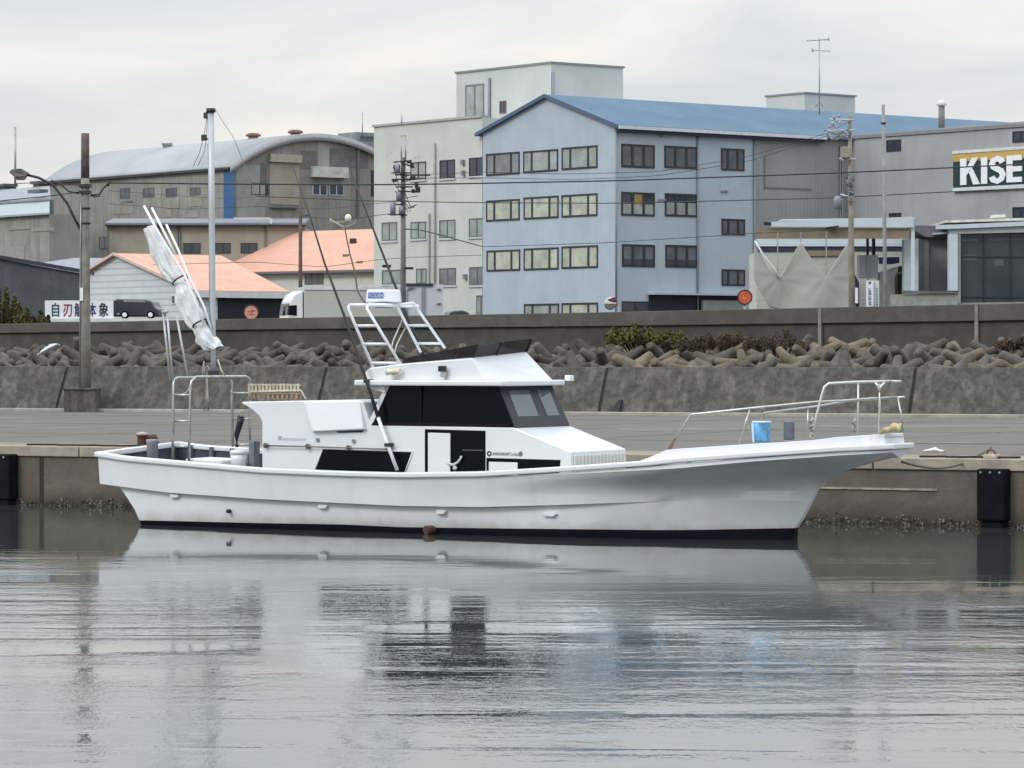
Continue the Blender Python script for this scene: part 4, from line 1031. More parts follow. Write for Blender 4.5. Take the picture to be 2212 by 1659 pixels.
# furled sail and its spars
M_sail = mat("sailcloth", (0.74, 0.765, 0.78), 0.7, var=0.14, vscale=6, bump=0.015, bscale=9)
cx_ = [(322, 492, 14), (334, 520, 19), (348, 552, 21), (362, 580, 21), (376, 598, 19), (388, 612, 17), (398, 640, 25), (412, 668, 27), (424, 692, 26), (434, 712, 24), (446, 732, 27), (460, 746, 22), (472, 752, 12)]
rws = []; rs = random.Random(5); ph = [rs.uniform(0, 6.28) for _ in range(6)]
for k in range(70):
    f = k / 69 * (len(cx_) - 1); i = min(int(f), len(cx_) - 2); g = f - i
    x, y, w = [lerp(cx_[i][j], cx_[i + 1][j], g) for j in range(3)]
    c = Vector(pr(x, y, 0.02)); ww = w / 138.0
    d = Vector((0.5, 0, -0.87)); sd_ = Vector((0.87, 0, 0.5)); ring_ = []
    for j in range(49):
        a = 6.28318 * j / 48
        fold = 0.84 + 0.34 * abs(math.sin(2.5 * a + ph[0] + f * 0.18)) ** .7 - 0.16 * abs(math.sin(4 * a + ph[1] - f * 0.5)) + 0.05 * math.sin(13 * a + ph[2] + f * 1.9) + 0.07 * math.sin(f * 4.1 + a * 2)
        if abs(x - 388) < 6 or abs(x - 434) < 6: fold = lerp(fold, 1, .6) * .86
        ring_.append(tuple(c + sd_ * (math.cos(a) * ww * fold) + Vector((0, 1, 0)) * (math.sin(a) * 0.11 * fold)))
    rws.append(ring_)
sail = obj("furled_sail", MB().sheet(rws), M_sail, boat)
sp_ = MB()
for pth, r_ in (([(311, 445, -.08), (345, 507, -.1), (400, 596, -.13), (425, 660, -.14), (441, 700, -.14)], .024), ([(328, 449, -.02), (360, 512, -.06), (378, 548, -.1)], .022), ([(359, 485, -.02), (383, 535, -.08), (405, 590, -.12), (440, 660, -.13), (456, 710, -.1)], .022)):
    sp_.tube([pr(*p_) for p_ in pth], r_, 8)
obj("spar", sp_, M_wtube, sail)
ti = MB()
for (xa, ya), (xb, yb_) in (((378, 614), (402, 595)), ((421, 706), (447, 690))):
    A_, B2 = Vector(pr(xa, ya, 0)), Vector(pr(xb, yb_, 0)); c = (A_ + B2) / 2; h = (B2 - A_) / 2
    ti.tube([c + h * math.cos(a) * 1.12 + Vector((0, math.sin(a) * 0.15, 0)) for a in [6.28318 * k / 16 for k in range(17)]], 0.016, 6)
obj("sail_tie", ti, M_blk, sail)
# davit poles left of the sail
dv = MB()
for (a, b) in (((352, 674), (368, 822)), ((361, 676), (373, 820)), ((381, 680), (405, 812))): dv.tube([pr(a[0], a[1], -SV), pr(b[0], b[1], -SV)], 0.019, 6)
dv.tube([pr(350, 674, -SV), pr(364, 672, -SV)], 0.03, 6)
obj("davit_pole", dv, mat("pole_palegrey", (0.50, 0.51, 0.52), 0.45, 0.3, var=0.15), gal)
ro = MB()
for pth in ([(440, 790), (442, 806), (448, 790), (456, 806)], [(446, 817), (446, 860), (441, 885), (450, 886), (449, 860), (447, 817)], [(470, 776), (478, 800), (486, 812)], [(441, 780), (438, 800), (437, 812)], [(500, 822), (498, 845), (502, 850)]):
    ro.tube([pr(x, y, .0) for x, y in pth], 0.014, 6)
ro.tube([pr(x, y, -.9) for x, y in ((411, 836), (403, 848), (392, 853))], 0.014, 6)
obj("hanging_rope", ro, mat("rope_pale", (0.46, 0.44, 0.38), 0.85, var=0.2), gal)

# ---- bow rails and pulpit
def onr(x, y, side):                              # a foot on the coaming, near or far side
    b = 1.3
    for _ in range(12):
        u, z = V(x, y, side * b); b = max(.12, lut(BS, u) - .16)
    return (u, side * b, z)
def rel(x, y, base_v): u, z = V(x, y, base_v); return (u, base_v, z)
bp_ = MB(); r_ = 0.019
n0 = onr(1445, 968, -1); n1_ = onr(1470, 930, -1)
npath = [n0, onr(1492, 897, -1), onr(1497, 895, -1), onr(1620, 882, -1), onr(1763, 868, -1), onr(1819, 865.5, -1), onr(1880, 861, -1), onr(1938, 858, -1)]
bow = obj("bow_rail", MB().tube(npath, r_, 8), M_steel, boat)
fp = [onr(1645, 905, 1), onr(1650, 892, 1), onr(1763, 878, 1), onr(1834, 866, 1), (npath[-1][0] - .0, 0.1, npath[-1][2])]
fz = MB().tube([(fp[0][0], fp[0][1], fp[0][2] - .3)] + fp, r_, 8)
obj("bow_rail", fz, M_steel, boat, label="far side bow rail seen between the posts of the near one")
st_ = MB(); st_.tube([onr(1620, 883, -1), onr(1597, 957, -1)], 0.015, 8); st_.tube([onr(1745, 884, 1), onr(1745, 945, 1)], 0.015, 8); st_.tube([onr(1939, 858, -1), onr(1949, 903, -1), onr(1949, 934, -1)], 0.015, 8)
obj("stanchion", st_, M_steel, bow)
pp = MB()
P1 = [onr(1751, 945, -1), onr(1763, 902, -1), onr(1775, 855, -1), onr(1781, 836, -1), onr(1790, 828.5, -1), onr(1845, 825.5, -1), onr(1925, 823.5, -1)]
pp.tube(P1, 0.022, 8); pp.tube([onr(1899, 936, -1), onr(1900, 870, -1), onr(1900, 829, -1)], 0.022, 8)
e_ = P1[-1]
pp.tube([e_, (e_[0] + .04, 0.0, e_[2] - .01), onr(1931, 824, 1)], 0.022, 8)
pp.tube([onr(1931, 824, 1), onr(1854, 827, 1), onr(1800, 828, 1)], 0.018, 8); pp.tube([onr(1854, 828, 1), onr(1853, 936, 1)], 0.016, 8)
q = onr(1900, 845, -1); pp.tube([onr(1890, 826, -1), onr(1897, 834, -1), q], 0.02, 6); pp.tube([onr(1911, 826, -1), onr(1903, 834, -1), q], 0.02, 6)
obj("pulpit", pp, mat("pulpit_steel", (0.66, 0.66, 0.62), 0.32, 0.5, var=0.1), boat)
lsh = MB()
for x0, y0, s in ((1753, 918, -1), (1845, 920, 1), (1754, 930, -1)):
    q = Vector(onr(x0, y0, s)); lsh.tube([q + Vector((.03 * math.sin(k * 2.3), .03 * math.cos(k * 1.7), .12 - k * .035)) for k in range(8)], 0.022, 6)
obj("rope_lashing", lsh, MATS["rope_pale"], bow)
q = onr(1448, 962, -1); obj("rail_socket", MB().tube([(q[0] - .03, q[1], q[2] - .1), (q[0] + .06, q[1], q[2] + .09)], 0.035, 8), mat("socket_brown", (0.2, 0.15, 0.11), 0.6, var=0.3), bow)

# ---- loose gear on board
fd = onr(1660, 956, 0.25)
tk = thing("plastic_tank", "bright blue translucent plastic tank standing on the foredeck", "tank", wb)
zd = V(1646, 955, -.2)[1]; c = V(1646, 955, -.2)[0]
mb = MB(); mb.hull([(c - .12, -.26, zd - .0), (c + .12, -.26, zd), (c + .12, -.10, zd), (c - .12, -.10, zd)], [(c - .14, -.27, zd + .33), (c + .11, -.27, zd + .34), (c + .11, -.09, zd + .34), (c - .14, -.09, zd + .33)])
obj("tank_body", mb, mat("tank_blue", (0.16, 0.46, 0.80), 0.35, var=0.35, vscale=6, blotch=0.6, blcol=(0.03, 0.25, 0.66), blscale=5), tk, bevel=0.03)
obj("tank_rim", MB().box(c - .15, -.28, zd + .315, c + .12, -.08, zd + .345), mat("tank_pale", (0.50, 0.70, 0.85), 0.4), tk, bevel=0.01)
obj("tank_edge", MB().hull([(c - .135, -.28, zd + .0), (c - .10, -.28, zd + .0), (c - .12, -.28, zd + .31), (c - .155, -.28, zd + .31)], [(c - .135, -.24, zd), (c - .10, -.24, zd), (c - .12, -.24, zd + .31), (c - .155, -.24, zd + .31)]), MATS["tank_pale"], tk)
c, zd = V(1704, 950, .2)
o = MB().box(c - .08, .15, zd - .0, c + .08, .27, zd + .31)
o = obj("fish_box", o, mat("box_bluegrey", (0.125, 0.125, 0.175), 0.55, var=0.15), bevel=0.02); place(tag(o, "blue-grey upright plastic box behind the bow rail, next to the blue tank", "box"), wb)
fe = MB(); q0, q1 = onr(1899, 934, -1), onr(1925, 930, -1)
fe.tube([(q0[0] - .03, q0[1] + .1, q0[2]), (q0[0] + .05, q0[1] + .08, q0[2] + .03), (q1[0] - .05, q1[1] + .12, q1[2] + .02)], 0.035, 8, 0.055)
fe.ball((q1[0] + .0, q1[1] + .14, q1[2] + .05), 0.078, 12); fe.ball((q1[0] + .10, q1[1] + .14, q1[2] + .045), 0.07, 12)
place(tag(obj("rope_fender", fe, mat("fender_yellow", (0.60, 0.52, 0.30), 0.7, var=0.25, vscale=14)), "pale yellow lumpy fender lying at the very tip of the bow", "fender"), wb)
c, zd = V(515, 1008, -.7)
ct = thing("fish_container", "squat white plastic container with rounded lid behind the stern rail", "container", wb)
obj("container_body", MB().lathe([(.13, zd - .1), (.135, zd + .12), (.14, zd + .22)], c, -.7, 18), M_house, ct)
obj("container_lid", MB().lathe([(.15, zd + .22), (.15, zd + .27), (.12, zd + .295), (.02, zd + .30)], c, -.7, 18), M_house, ct)
c0, z0 = V(421, 1003, -.6); c1, z1 = V(499, 1003, -.6)
place(tag(obj("hatch_lid", MB().hull([(c0, -.9, z0 - .1), (c1, -.9, z0 - .1), (c1, -.9, z0 + .09), (c0, -.9, z0 + .11)], [(c0 - .02, -.1, z0 - .1), (c1, -.1, z0 - .1), (c1, -.1, z0 + .10), (c0 - .02, -.1, z0 + .12)]), M_house, bevel=0.02), "flat white hatch box on the aft deck beside the round container", "hatch"), wb)
c, zd = V(329, 1000, -.55)
bo = obj("mooring_post", MB().lathe([(.10, zd - .1), (.105, zd + .36), (.115, zd + .38), (.115, zd + .42), (.05, zd + .43)], c, -.55, 16), mat("post_bluegrey", (0.24, 0.26, 0.28), 0.6, var=0.15), boat)
um = MB(); um.tube([pr(512, 966, .3), pr(511, 940, .3), pr(518, 915, .3), pr(521, 902, .3)], 0.035, 10, 0.075)
um.tube([pr(521, 903, .3), pr(515, 899, .3)], 0.03, 6); um.tube([pr(523, 903, .3), pr(526, 899, .3)], 0.02, 6)
place(tag(obj("folded_tarpaulin", um, M_blk), "narrow bundle of black cloth hanging on the stern frame beside the aft cabin", "tarpaulin"), wb)
c, zd = V(552, 1000, .2)
place(tag(obj("engine_box", MB().box(c - .02, -.0, zd - .1, c + .1, .2, zd + .40).box(c - .14, .0, zd - .1, c - .025, .2, zd + .18), mat("box_grey", (0.16, 0.17, 0.2), 0.6, var=0.2), bevel=0.02), "grey equipment box in the shade behind the aft cabin", "box"), wb)
c, zd = V(546, 962, .9)
wn_ = MB(); 
for x in (470, 760, 770): pass
# mooring line from the bow to the quay
bt = at(2141, 996, 63.0)
p0 = wb.o + wb.eu * (UB - .2) + wb.ev * .5 + Vector((0, 0, 1.28))
ml = MB(); e2 = Vector((bt.x, bt.y, ZQ + .2)); pts = []
for k in range(15):
    f = k / 14; q = p0.lerp(e2, f); q.z -= 0.22 * math.sin(math.pi * f) ; pts.append(q)
tag(obj("mooring_line", MB().tube(pts, 0.02, 6), mat("rope_dark", (0.14, 0.12, 0.10), 0.9, var=0.2)), "dark mooring line running from the bow to the quay", "rope")
gq = wq.V(2141, 1000, 0.2)[0]
t = thing("mooring_ring", "small rusty mooring block with ring at the quay edge near the bow", "mooring ring", wq)
obj("ring_block", MB().box(gq - .12, 0.1, ZQ + .07, gq + .12, .38, ZQ + .15), mat("block_stone", (0.42, 0.36, 0.30), 0.9, var=0.3), t, bevel=0.02)
obj("ring", MB().tube([(gq + .08 * math.cos(a), .2, ZQ + .15 + .08 * math.sin(a)) for a in [6.28318 * k / 12 for k in range(13)]], 0.015, 6), MATS["rusty_steel"], t)
# rusty bollard on the quay behind the stern
gu, _ = wq.V(316, 968, 1.2)
t = thing("quay_bollard", "red-brown iron bollard with a pale cap on the quay behind the stern", "bollard", wq)
obj("bollard_body", MB().lathe([(.12, ZQ), (.10, ZQ + .06), (.09, ZQ + .24), (.13, ZQ + .29)], gu - .1, 1.2, 14).tube([(gu - .05, 1.2, ZQ + .23), (gu + .18, 1.25, ZQ + .25), (gu + .22, 1.25, ZQ + .12)], .055, 8), mat("iron_redbrown", (0.085, 0.035, 0.03), 0.8, var=0.4, vscale=9), t)
obj("bollard_cap", MB().lathe([(.13, ZQ + .29), (.12, ZQ + .33), (.04, ZQ + .35)], gu - .1, 1.2, 14), mat("cap_pale", (0.5, 0.45, 0.4), 0.8, var=0.3), t)
# ================================================================ BUILDINGS BEHIND THE SEAWALL
G0 = 2.0
def pbox(mb, pl, c, a0, a1, z0, z1, d0, d1):      # box lying on plane V (y=c) or U (x=c), reaching d0..d1 towards the camera
    a0, a1 = min(a0, a1), max(a0, a1); z0, z1 = min(z0, z1), max(z0, z1)
    if pl == 'V': mb.box(a0, c - d1, z0, a1, c - d0, z1)
    else: mb.box(c - d1, a0, z0, c - d0, a1, z1)
    return mb
def rect(fr, pl, c, x0, y0, x1, y1):
    f = fr.V if pl == 'V' else fr.U
    ym = (y0 + y1) / 2
    a0 = f(x0, ym, c)[0]; a1 = f(x1, ym, c)[0]; xm = (x0 + x1) / 2
    return a0, a1, f(xm, y1, c)[1], f(xm, y0, c)[1]
def pxbox(mb, fr, pl, c, x0, y0, x1, y1, d0, d1):
    a0, a1, z0, z1 = rect(fr, pl, c, x0, y0, x1, y1); return pbox(mb, pl, c, a0, a1, z0, z1, d0, d1)
M_frm = mat("window_frame_dark", (0.022, 0.026, 0.03), 0.5, var=0.1)
M_frl = mat("window_frame_alu", (0.14, 0.16, 0.17), 0.5, 0.2, var=0.1)
def pane_mat(n, c): return mat(n, c, 0.12, var=0.22, vscale=0.9, spec=0.6, streak=0.3, stscale=(1.5, 1.5, 0.3))
PN = {"cream": pane_mat("pane_cream", (0.43, 0.46, 0.39)), "pale": pane_mat("pane_pale", (0.33, 0.36, 0.35)), "grey": pane_mat("pane_grey_curtain", (0.20, 0.215, 0.225)),
      "dark": pane_mat("pane_dark", (0.045, 0.055, 0.075)), "greyer": pane_mat("pane_greyer", (0.12, 0.13, 0.14)), "mint": pane_mat("pane_mint", (0.28, 0.33, 0.31)), "amber": pane_mat("pane_amber", (0.30, 0.22, 0.09))}
def window(t, fr, pl, c, x0, y0, x1, y1, split=(0.5,), pane="dark", frame=None, fw=0.07, sill=None, half=None, label=None):
    a0, a1, z0, z1 = rect(fr, pl, c, x0, y0, x1, y1)
    mb = MB(); s = 1 if a1 > a0 else -1
    w = abs(a1 - a0)
    pbox(mb, pl, c, a0, a1, z0, z0 + fw, 0, .06); pbox(mb, pl, c, a0, a1, z1 - fw, z1, 0, .06)
    cuts = [0] + list(split) + [1]
    for q in cuts:
        m_ = a0 + (a1 - a0) * q; hw = fw * (0.9 if q in (0, 1) else 0.75)
        lo = m_ - s * hw if q != 0 else m_; hi = m_ + s * hw if q != 1 else m_
        pbox(mb, pl, c, lo, hi, z0 + fw - .002, z1 - fw + .002, 0, .055)
    o = obj("window", mb, frame or M_frm, t, label=label)
    pm_ = MB(); pbox(pm_, pl, c, a0 + s * .03, a1 - s * .03, z0 + .03, z1 - .03, 0, .02)
    obj("pane", pm_, PN[pane], o)
    if half:
        hm = MB(); pbox(hm, pl, c, a0 + s * .05, a1 - s * .05, z0 + .04, lerp(z0, z1, half[0]), .021, .028); obj("blind", hm, PN[half[1]], o)
    if sill:
        sm = MB(); pbox(sm, pl, c, a0 - s * .08, a1 + s * .08, z0 - .14, z0 - .01, 0, .1); obj("sill", sm, sill, o)
    return o
def pipe(t, name, pts, r, m_): return obj(name, MB().tube(pts, r, 8), m_, t)

# ---------------------------------------------------------------- blue office building with the long blue roof
fb_ = frame_at(1329, 225, 38)
M_blue = mat("wall_blue", (0.39, 0.465, 0.535), 0.8, stripes=(1, 1.9, 0.012, (0.33, 0.385, 0.46)), var=0.06, vscale=0.5, streak=0.45, stcol=(0.33, 0.38, 0.455), stscale=(1.1, 1.1, 0.12), blotch=0.25, blcol=(0.42, 0.475, 0.54), blscale=0.35)
M_blue2 = mat("wall_blue_front", (0.405, 0.47, 0.53), 0.8, var=0.05, vscale=0.5, streak=0.3, stcol=(0.35, 0.395, 0.46), stscale=(1.1, 1.1, 0.12), stripes=(0, 1.83, 0.012, (0.32, 0.37, 0.43)))
M_roofb = mat("roof_blue", (0.125, 0.195, 0.27), 0.85, var=0.08, vscale=0.3, spec=0.15, wave=(0, 2.2, 0.01))
M_whtrim = mat("trim_white", (0.60, 0.63, 0.66), 0.6, var=0.08)
M_grtrim = mat("trim_grey", (0.22, 0.25, 0.30), 0.6, var=0.1)
bb = thing("office_building", "pale blue four-storey office building with rows of black-framed windows and a long blue roof", "building", fb_)
vL = fb_.U(1043, 400, 0)[0]; zeR = fb_.V(1329, 268, 0)[1]; zeL = fb_.U(1037, 284, 0)[1]; vA, zA = fb_.U(1183, 204, 0)
uBl = fb_.V(1629, 400, 0)[0]; uEnd = 95.0
ztop = zeR - 0.05
wl_ = MB().prism([(0, G0), (0, ztop), (vA, zA - .15), (vL, zeL), (vL, G0)], 0.0, uBl, axis=0)
obj("wall", wl_, M_blue, bb)
obj("front_wall", MB().box(0.02, -0.06, G0 + 1.2, uBl, -0.002, ztop - .05), M_blue2, bb)
rf_ = MB()
e0 = fb_.V(1329, 268, 0)[1]
th = 0.12
Zr = zA; ov = .5
rf_.hull([(-.25, -ov, e0 - .02 - ov * .1), (-.25, vA, Zr), (-.25, vL + ov, zeL - .15), (-.25, vL + ov, zeL - .33), (-.25, vA, Zr - .2), (-.25, -ov, e0 - .25)], [(uEnd, -ov, e0 - .02 - ov * .1), (uEnd, vA, Zr), (uEnd, vL + ov, zeL - .15), (uEnd, vL + ov, zeL - .33), (uEnd, vA, Zr - .2), (uEnd, -ov, e0 - .25)])
roofb = obj("roof", rf_, M_roofb, bb)
vg = MB(); vg.hull([(-.32, -ov - .05, e0 - .05), (-.32, vA, Zr + .03), (-.32, vA, Zr - .22), (-.32, -ov - .05, e0 - .30)], [(-.252, -ov - .05, e0 - .05), (-.252, vA, Zr + .03), (-.252, vA, Zr - .22), (-.252, -ov - .05, e0 - .30)])
vg.hull([(-.32, vL + ov + .05, zeL - .12), (-.32, vA, Zr + .03), (-.32, vA, Zr - .22), (-.32, vL + ov + .05, zeL - .36)], [(-.252, vL + ov + .05, zeL - .12), (-.252, vA, Zr + .03), (-.252, vA, Zr - .22), (-.252, vL + ov + .05, zeL - .36)])
obj("barge_board", vg, mat("trim_darkblue", (0.075, 0.12, 0.19), 0.6), roofb)
U1 = fb_.V(1835, 380, 0)[0]
uG = fb_.V(1782, 290, -ov)[0]
obj("gutter", MB().box(-.2, -ov - .22, e0 - .34, uG, -ov - .02, e0 - .12), M_whtrim, roofb)
obj("gutter_shadow", MB().box(-.1, -ov + .0, e0 - .52, uG, -.065, e0 - .27), mat("gutter_shadow_dark", (0.05, 0.06, 0.09), 0.8), roofb)  # dark box that paints the shade below the gutter
pm_ = MB()
for x, w in ((1330.5, .07), (1507, .07)): a = fb_.V(x, 400, -.12)[0]; pm_.tube([(a, -.14, G0 + 3), (a, -.14, ztop - .3)], w, 8)
obj("downpipe", pm_, M_grtrim, bb)
for (x0, y0, x1, y1, p_) in ((1051, 330, 1123, 378, "grey"), (1131, 324.5, 1206, 371.5, "pale"), (1214, 316.5, 1291, 365, "mint"),
                             (1051, 431.5, 1123, 477, "cream"), (1132, 424.5, 1207, 472.5, "cream"), (1214, 419.5, 1291, 468, "cream"),
                             (1052, 540, 1124, 585.5, "cream"), (1132, 535.5, 1207, 583, "cream"), (1214, 531, 1292, 579.5, "cream"),
                             (1133, 656, 1208, 700, "pale"), (1214, 654, 1292, 698, "cream")):
    window(bb, fb_, 'U', 0.0, x0, y0, x1, y1, (0.245, 0.745), p_, M_frm, 0.12)
for (x0, y0, x1, y1, p_, h) in ((1342, 312, 1413.5, 362.5, "greyer", (.45, "greyer")), (1435, 316, 1505.5, 364, "greyer", None), (1342, 415.5, 1413.5, 466.5, "dark", (.5, "pale")), (1436, 418.5, 1505.5, 468, "dark", (.6, "mint")),
                             (1343.5, 528, 1414, 576.5, "greyer", (.35, "dark")), (1437, 529.5, 1506.5, 578, "greyer", (.35, "dark"))):
    window(bb, fb_, 'V', -.06, x0, y0, x1, y1, (0.325, 0.665), p_, M_frm, 0.13, half=h)
a0, a1, z0, z1 = rect(fb_, 'V', -.06, 1370, 418, 1389, 443)
obj("blind", pbox(MB(), 'V', -.06, a0, a1, z0, z1, .022, .03), PN["amber"], bb)
for (x0, y0, x1, y1) in ((1557.5, 321, 1607.5, 368.5), (1558.6, 473, 1608.6, 508), (1558.6, 582, 1608.6, 617.5)):
    window(bb, fb_, 'V', -.06, x0, y0, x1, y1, (0.28, 0.70), "greyer", M_frm, 0.11)
ent = MB(); pxbox(ent, fb_, 'V', -.06, 1401, 637, 1605, 700, 0.0, 0.02); obj("garage_opening", ent, mat("opening_dark", (0.008, 0.01, 0.03), 0.6), bb)
obj("canopy_edge", pxbox(MB(), fb_, 'V', -.06, 1399, 634, 1607, 638, 0.0, .7), M_blue2, bb)
obj("counter_wall", pxbox(MB(), fb_, 'V', -.06, 1512, 649, 1600, 700, .1, .3), mat("counter_grey", (0.27, 0.28, 0.27), 0.8), bb)
window(bb, fb_, 'V', -.06, 1343, 651, 1401, 700, (0.5,), "dark")
for x, y in ((1429, 294), (1424, 432), (1433, 432), (1560, 413), (1568, 413)):
    obj("wall_vent", pxbox(MB(), fb_, 'V', -.06, x - 3, y - 2, x + 3, y + 2, 0, .12), M_grtrim, bb)
# small yellow hatch tile on roof
# grey rear part between the office and the wing
M_grey = mat("corrugated_grey", (0.30, 0.305, 0.315), 0.75, var=0.08, vscale=0.35, streak=0.5, stcol=(0.21, 0.21, 0.215), stscale=(0.9, 0.9, 0.1), wave=(0, 3.0, 0.006))
M_grey2 = mat("corrugated_grey_side", (0.34, 0.35, 0.365), 0.75, var=0.08, vscale=0.35, streak=0.45, stcol=(0.25, 0.255, 0.26), stscale=(0.9, 0.9, 0.1), wave=(1, 3.0, 0.006))
wh_ = thing("warehouse", "grey corrugated warehouse wing with the KISE sign board on its wall", "warehouse", fb_)
obj("rear_wall", MB().prism([(0, G0), (0, ztop - .1), (vA, zA - .3), (vL, zeL - .25), (vL, G0)], uBl + .03, uEnd - .4, axis=0), M_grey, wh_)
vR = fb_.U(2400, 300, U1)[0]
zt1 = fb_.U(1838, 300, U1)[1]; zt2 = fb_.U(2212, 273, U1)[1]
obj("side_wall", MB().prism([(-.3, G0), (-.3, zt1), (vR, lerp(zt1, zt2, (vR + .3) / (fb_.U(2212, 273, U1)[0] + .3))), (vR, G0)], U1, U1 + 26, axis=0), M_grey2, wh_)
zz2 = lerp(zt1, zt2, (vR + .3) / (fb_.U(2212, 273, U1)[0] + .3))
obj("coping", MB().hull([(U1 - .12, -.3, zt1 - .02), (U1 - .12, vR, zz2 - .02), (U1 - .12, vR, zz2 + .2), (U1 - .12, -.3, zt1 + .2)], [(U1 + .5, -.3, zt1 - .02), (U1 + .5, vR, zz2 - .02), (U1 + .5, vR, zz2 + .2), (U1 + .5, -.3, zt1 + .2)]), mat("coping_grey", (0.22, 0.23, 0.24), 0.7), wh_)
up_ = MB(); up_.hull([(U1 + .5, -.3, zt1), (U1 + .5, vR, zz2), (U1 + .5, vR, zz2 + .42), (U1 + .5, -.3, zt1 + .3)], [(U1 + .8, -.3, zt1), (U1 + .8, vR, zz2), (U1 + .8, vR, zz2 + .42), (U1 + .8, -.3, zt1 + .3)])
obj("parapet", up_, mat("parapet_lilac", (0.30, 0.31, 0.33), 0.7, var=0.1, vscale=.5), wh_)
a = fb_.V(1629, 400, -.1)[0]; pipe(wh_, "downpipe", [(a, -.16, G0 + 3), (a, -.16, ztop - .4)], .08, M_grtrim)
for x0, y0, x1, y1 in ((1915.5, 302, 1946.5, 327), (2188, 283, 2222, 307), (1921, 460, 1947, 474), (2188, 447, 2222, 472)):
    window(wh_, fb_, 'U', U1, x0, y0, x1, y1, (0.5,), "dark", M_frm, .08)
# faint mark of a removed sign on the rear wall
sc_ = MB(); pxbox(sc_, fb_, 'V', 0, 1650, 340, 1653, 409, 0, .05); pxbox(sc_, fb_, 'V', 0, 1650, 405, 1752, 408.5, 0, .05)
obj("old_sign_frame", sc_, mat("stain_grey", (0.19, 0.195, 0.205), 0.8), wh_)
for x in (1815, 1820): a = fb_.V(x, 400, -.1)[0]; pipe(wh_, "downpipe", [(a, -.1, G0), (a, -.1, ztop - .6)], .05, M_grtrim)
# sign board
sg = thing("sign_board", "large yellow and dark green sign board reading KISE on the grey warehouse wall", "sign", fb_)
f_ = fb_.U
aL = f_(2058, 370, U1 - .2)[0]; aR = f_(2330, 370, U1 - .2)[0]
def zs(x, y): return f_(x, y, U1 - .2)[1]
zTL, zBL = zs(2058, 327), zs(2058, 413.5)
zTR = zTL + (zs(2212, 316.5) - zTL) / (f_(2212, 370, U1 - .2)[0] - aL) * (aR - aL); zBR = zBL + (zs(2212, 405.5) - zBL) / (f_(2212, 370, U1 - .2)[0] - aL) * (aR - aL)
def sgb(t0, t1, d0, d1, ya0=0.0, ya1=1.0, t0r=None, t1r=None):
    t0r = t0 if t0r is None else t0r; t1r = t1 if t1r is None else t1r
    pts = []
    for q, ta, tb in ((ya0, t0, t1), (ya1, t0r, t1r)):
        a = lerp(aL, aR, q); zb_ = lerp(zBL, zBR, q); zt__ = lerp(zTL, zTR, q); pts += [(a, lerp(zb_, zt__, ta)), (a, lerp(zb_, zt__, tb))]
    o_ = [pts[0], pts[2], pts[3], pts[1]]
    return MB().hull([(U1 - .2 - d1, a, z) for a, z in o_], [(U1 - .2 - d0, a, z) for a, z in o_])
obj("board_panel", sgb(0, 1, -.15, 0), mat("sign_yellow", (0.52, 0.36, 0.10), 0.6, var=0.08), sg)
obj("green_field", sgb(0.08, .74, 0.0, .012, .004, 1.0, .08, .70), mat("sign_green", (0.012, 0.035, 0.036), 0.6, var=0.15), sg)
bdr = sgb(-.01, .085, .012, .05); b2 = sgb(.935, 1.01, .012, .05)
obj("board_border", bdr, M_whtrim, sg); obj("board_border", b2, M_whtrim, sg)
M_sgt = mat("sign_white", (0.80, 0.83, 0.86), 0.5, var=0.03)
# block letters K I S E as extruded strokes, laid out in board units: x px along 2075..2212, height 0..1
def L2(px_, f):                                   # px along the bottom line, f = 0..1 letter height
    a = f_(px_, 370, U1 - .2)[0]; q = (a - aL) / (aR - aL)
    zb_ = lerp(zBL, zBR, q); zt__ = lerp(zTL, zTR, q); return (a, lerp(zb_, zt__, lerp(.145, .80, f)))
def stroke(mb, poly):
    pts = [L2(x, f) for x, f in poly]; mb.hull([(U1 - .2 - .09, a, z) for a, z in pts], [(U1 - .2 - .02, a, z) for a, z in pts])
kk = MB(); stroke(kk, [(2076, 0), (2089, 0), (2089, 1), (2076, 1)]); stroke(kk, [(2089.2, .36), (2098, .52), (2115, 1.0), (2101, 1.0), (2089.2, .62)]); stroke(kk, [(2094, .52), (2101, .62), (2118, 0), (2104, 0)])
obj("letter", kk, M_sgt, sg)
ii = MB(); stroke(ii, [(2121, 0), (2134, 0), (2134, 1), (2121, 1)]); obj("letter", ii, M_sgt, sg)
ss = MB(); cx0, w = 2156, 18
ctr = []
for k in range(25):
    f = k / 24; a = lerp(20, 250, f) if f <= .5 else None
pts = [(cx0 + 11, .76), (cx0 + 8, .86), (cx0, .92), (cx0 - 9, .85), (cx0 - 12, .73), (cx0 - 8, .61), (cx0, .53), (cx0 + 8, .45), (cx0 + 12, .30), (cx0 + 9, .15), (cx0, .07), (cx0 - 9, .13), (cx0 - 12, .25)]
hw = .105
lf, rt_ = [], []
for i, (x, f) in enumerate(pts):
    (xa, fa_), (xb, fb2) = pts[max(i - 1, 0)], pts[min(i + 1, len(pts) - 1)]
    dx, df = xb - xa, (fb2 - fa_) * 60; l = math.hypot(dx, df); nx, nf = -df / l * 6.2, dx / l * 6.2 / 60
    lf.append(L2(x + nx, f + nf)); rt_.append(L2(x - nx, f - nf))
n_s = len(pts); FR, BK = U1 - .2 - .09, U1 - .2 - .02
ss.v = [(FR, a, z) for a, z in lf] + [(FR, a, z) for a, z in rt_] + [(BK, a, z) for a, z in lf] + [(BK, a, z) for a, z in rt_]
for i in range(n_s - 1):
    for q_ in ((i, i + 1, n_s + i + 1, n_s + i), (2 * n_s + i, 2 * n_s + i + 1, 3 * n_s + i + 1, 3 * n_s + i), (i, i + 1, 2 * n_s + i + 1, 2 * n_s + i), (n_s + i, n_s + i + 1, 3 * n_s + i + 1, 3 * n_s + i)):
        ss.f.append(list(q_)); ss.sm.append(False)
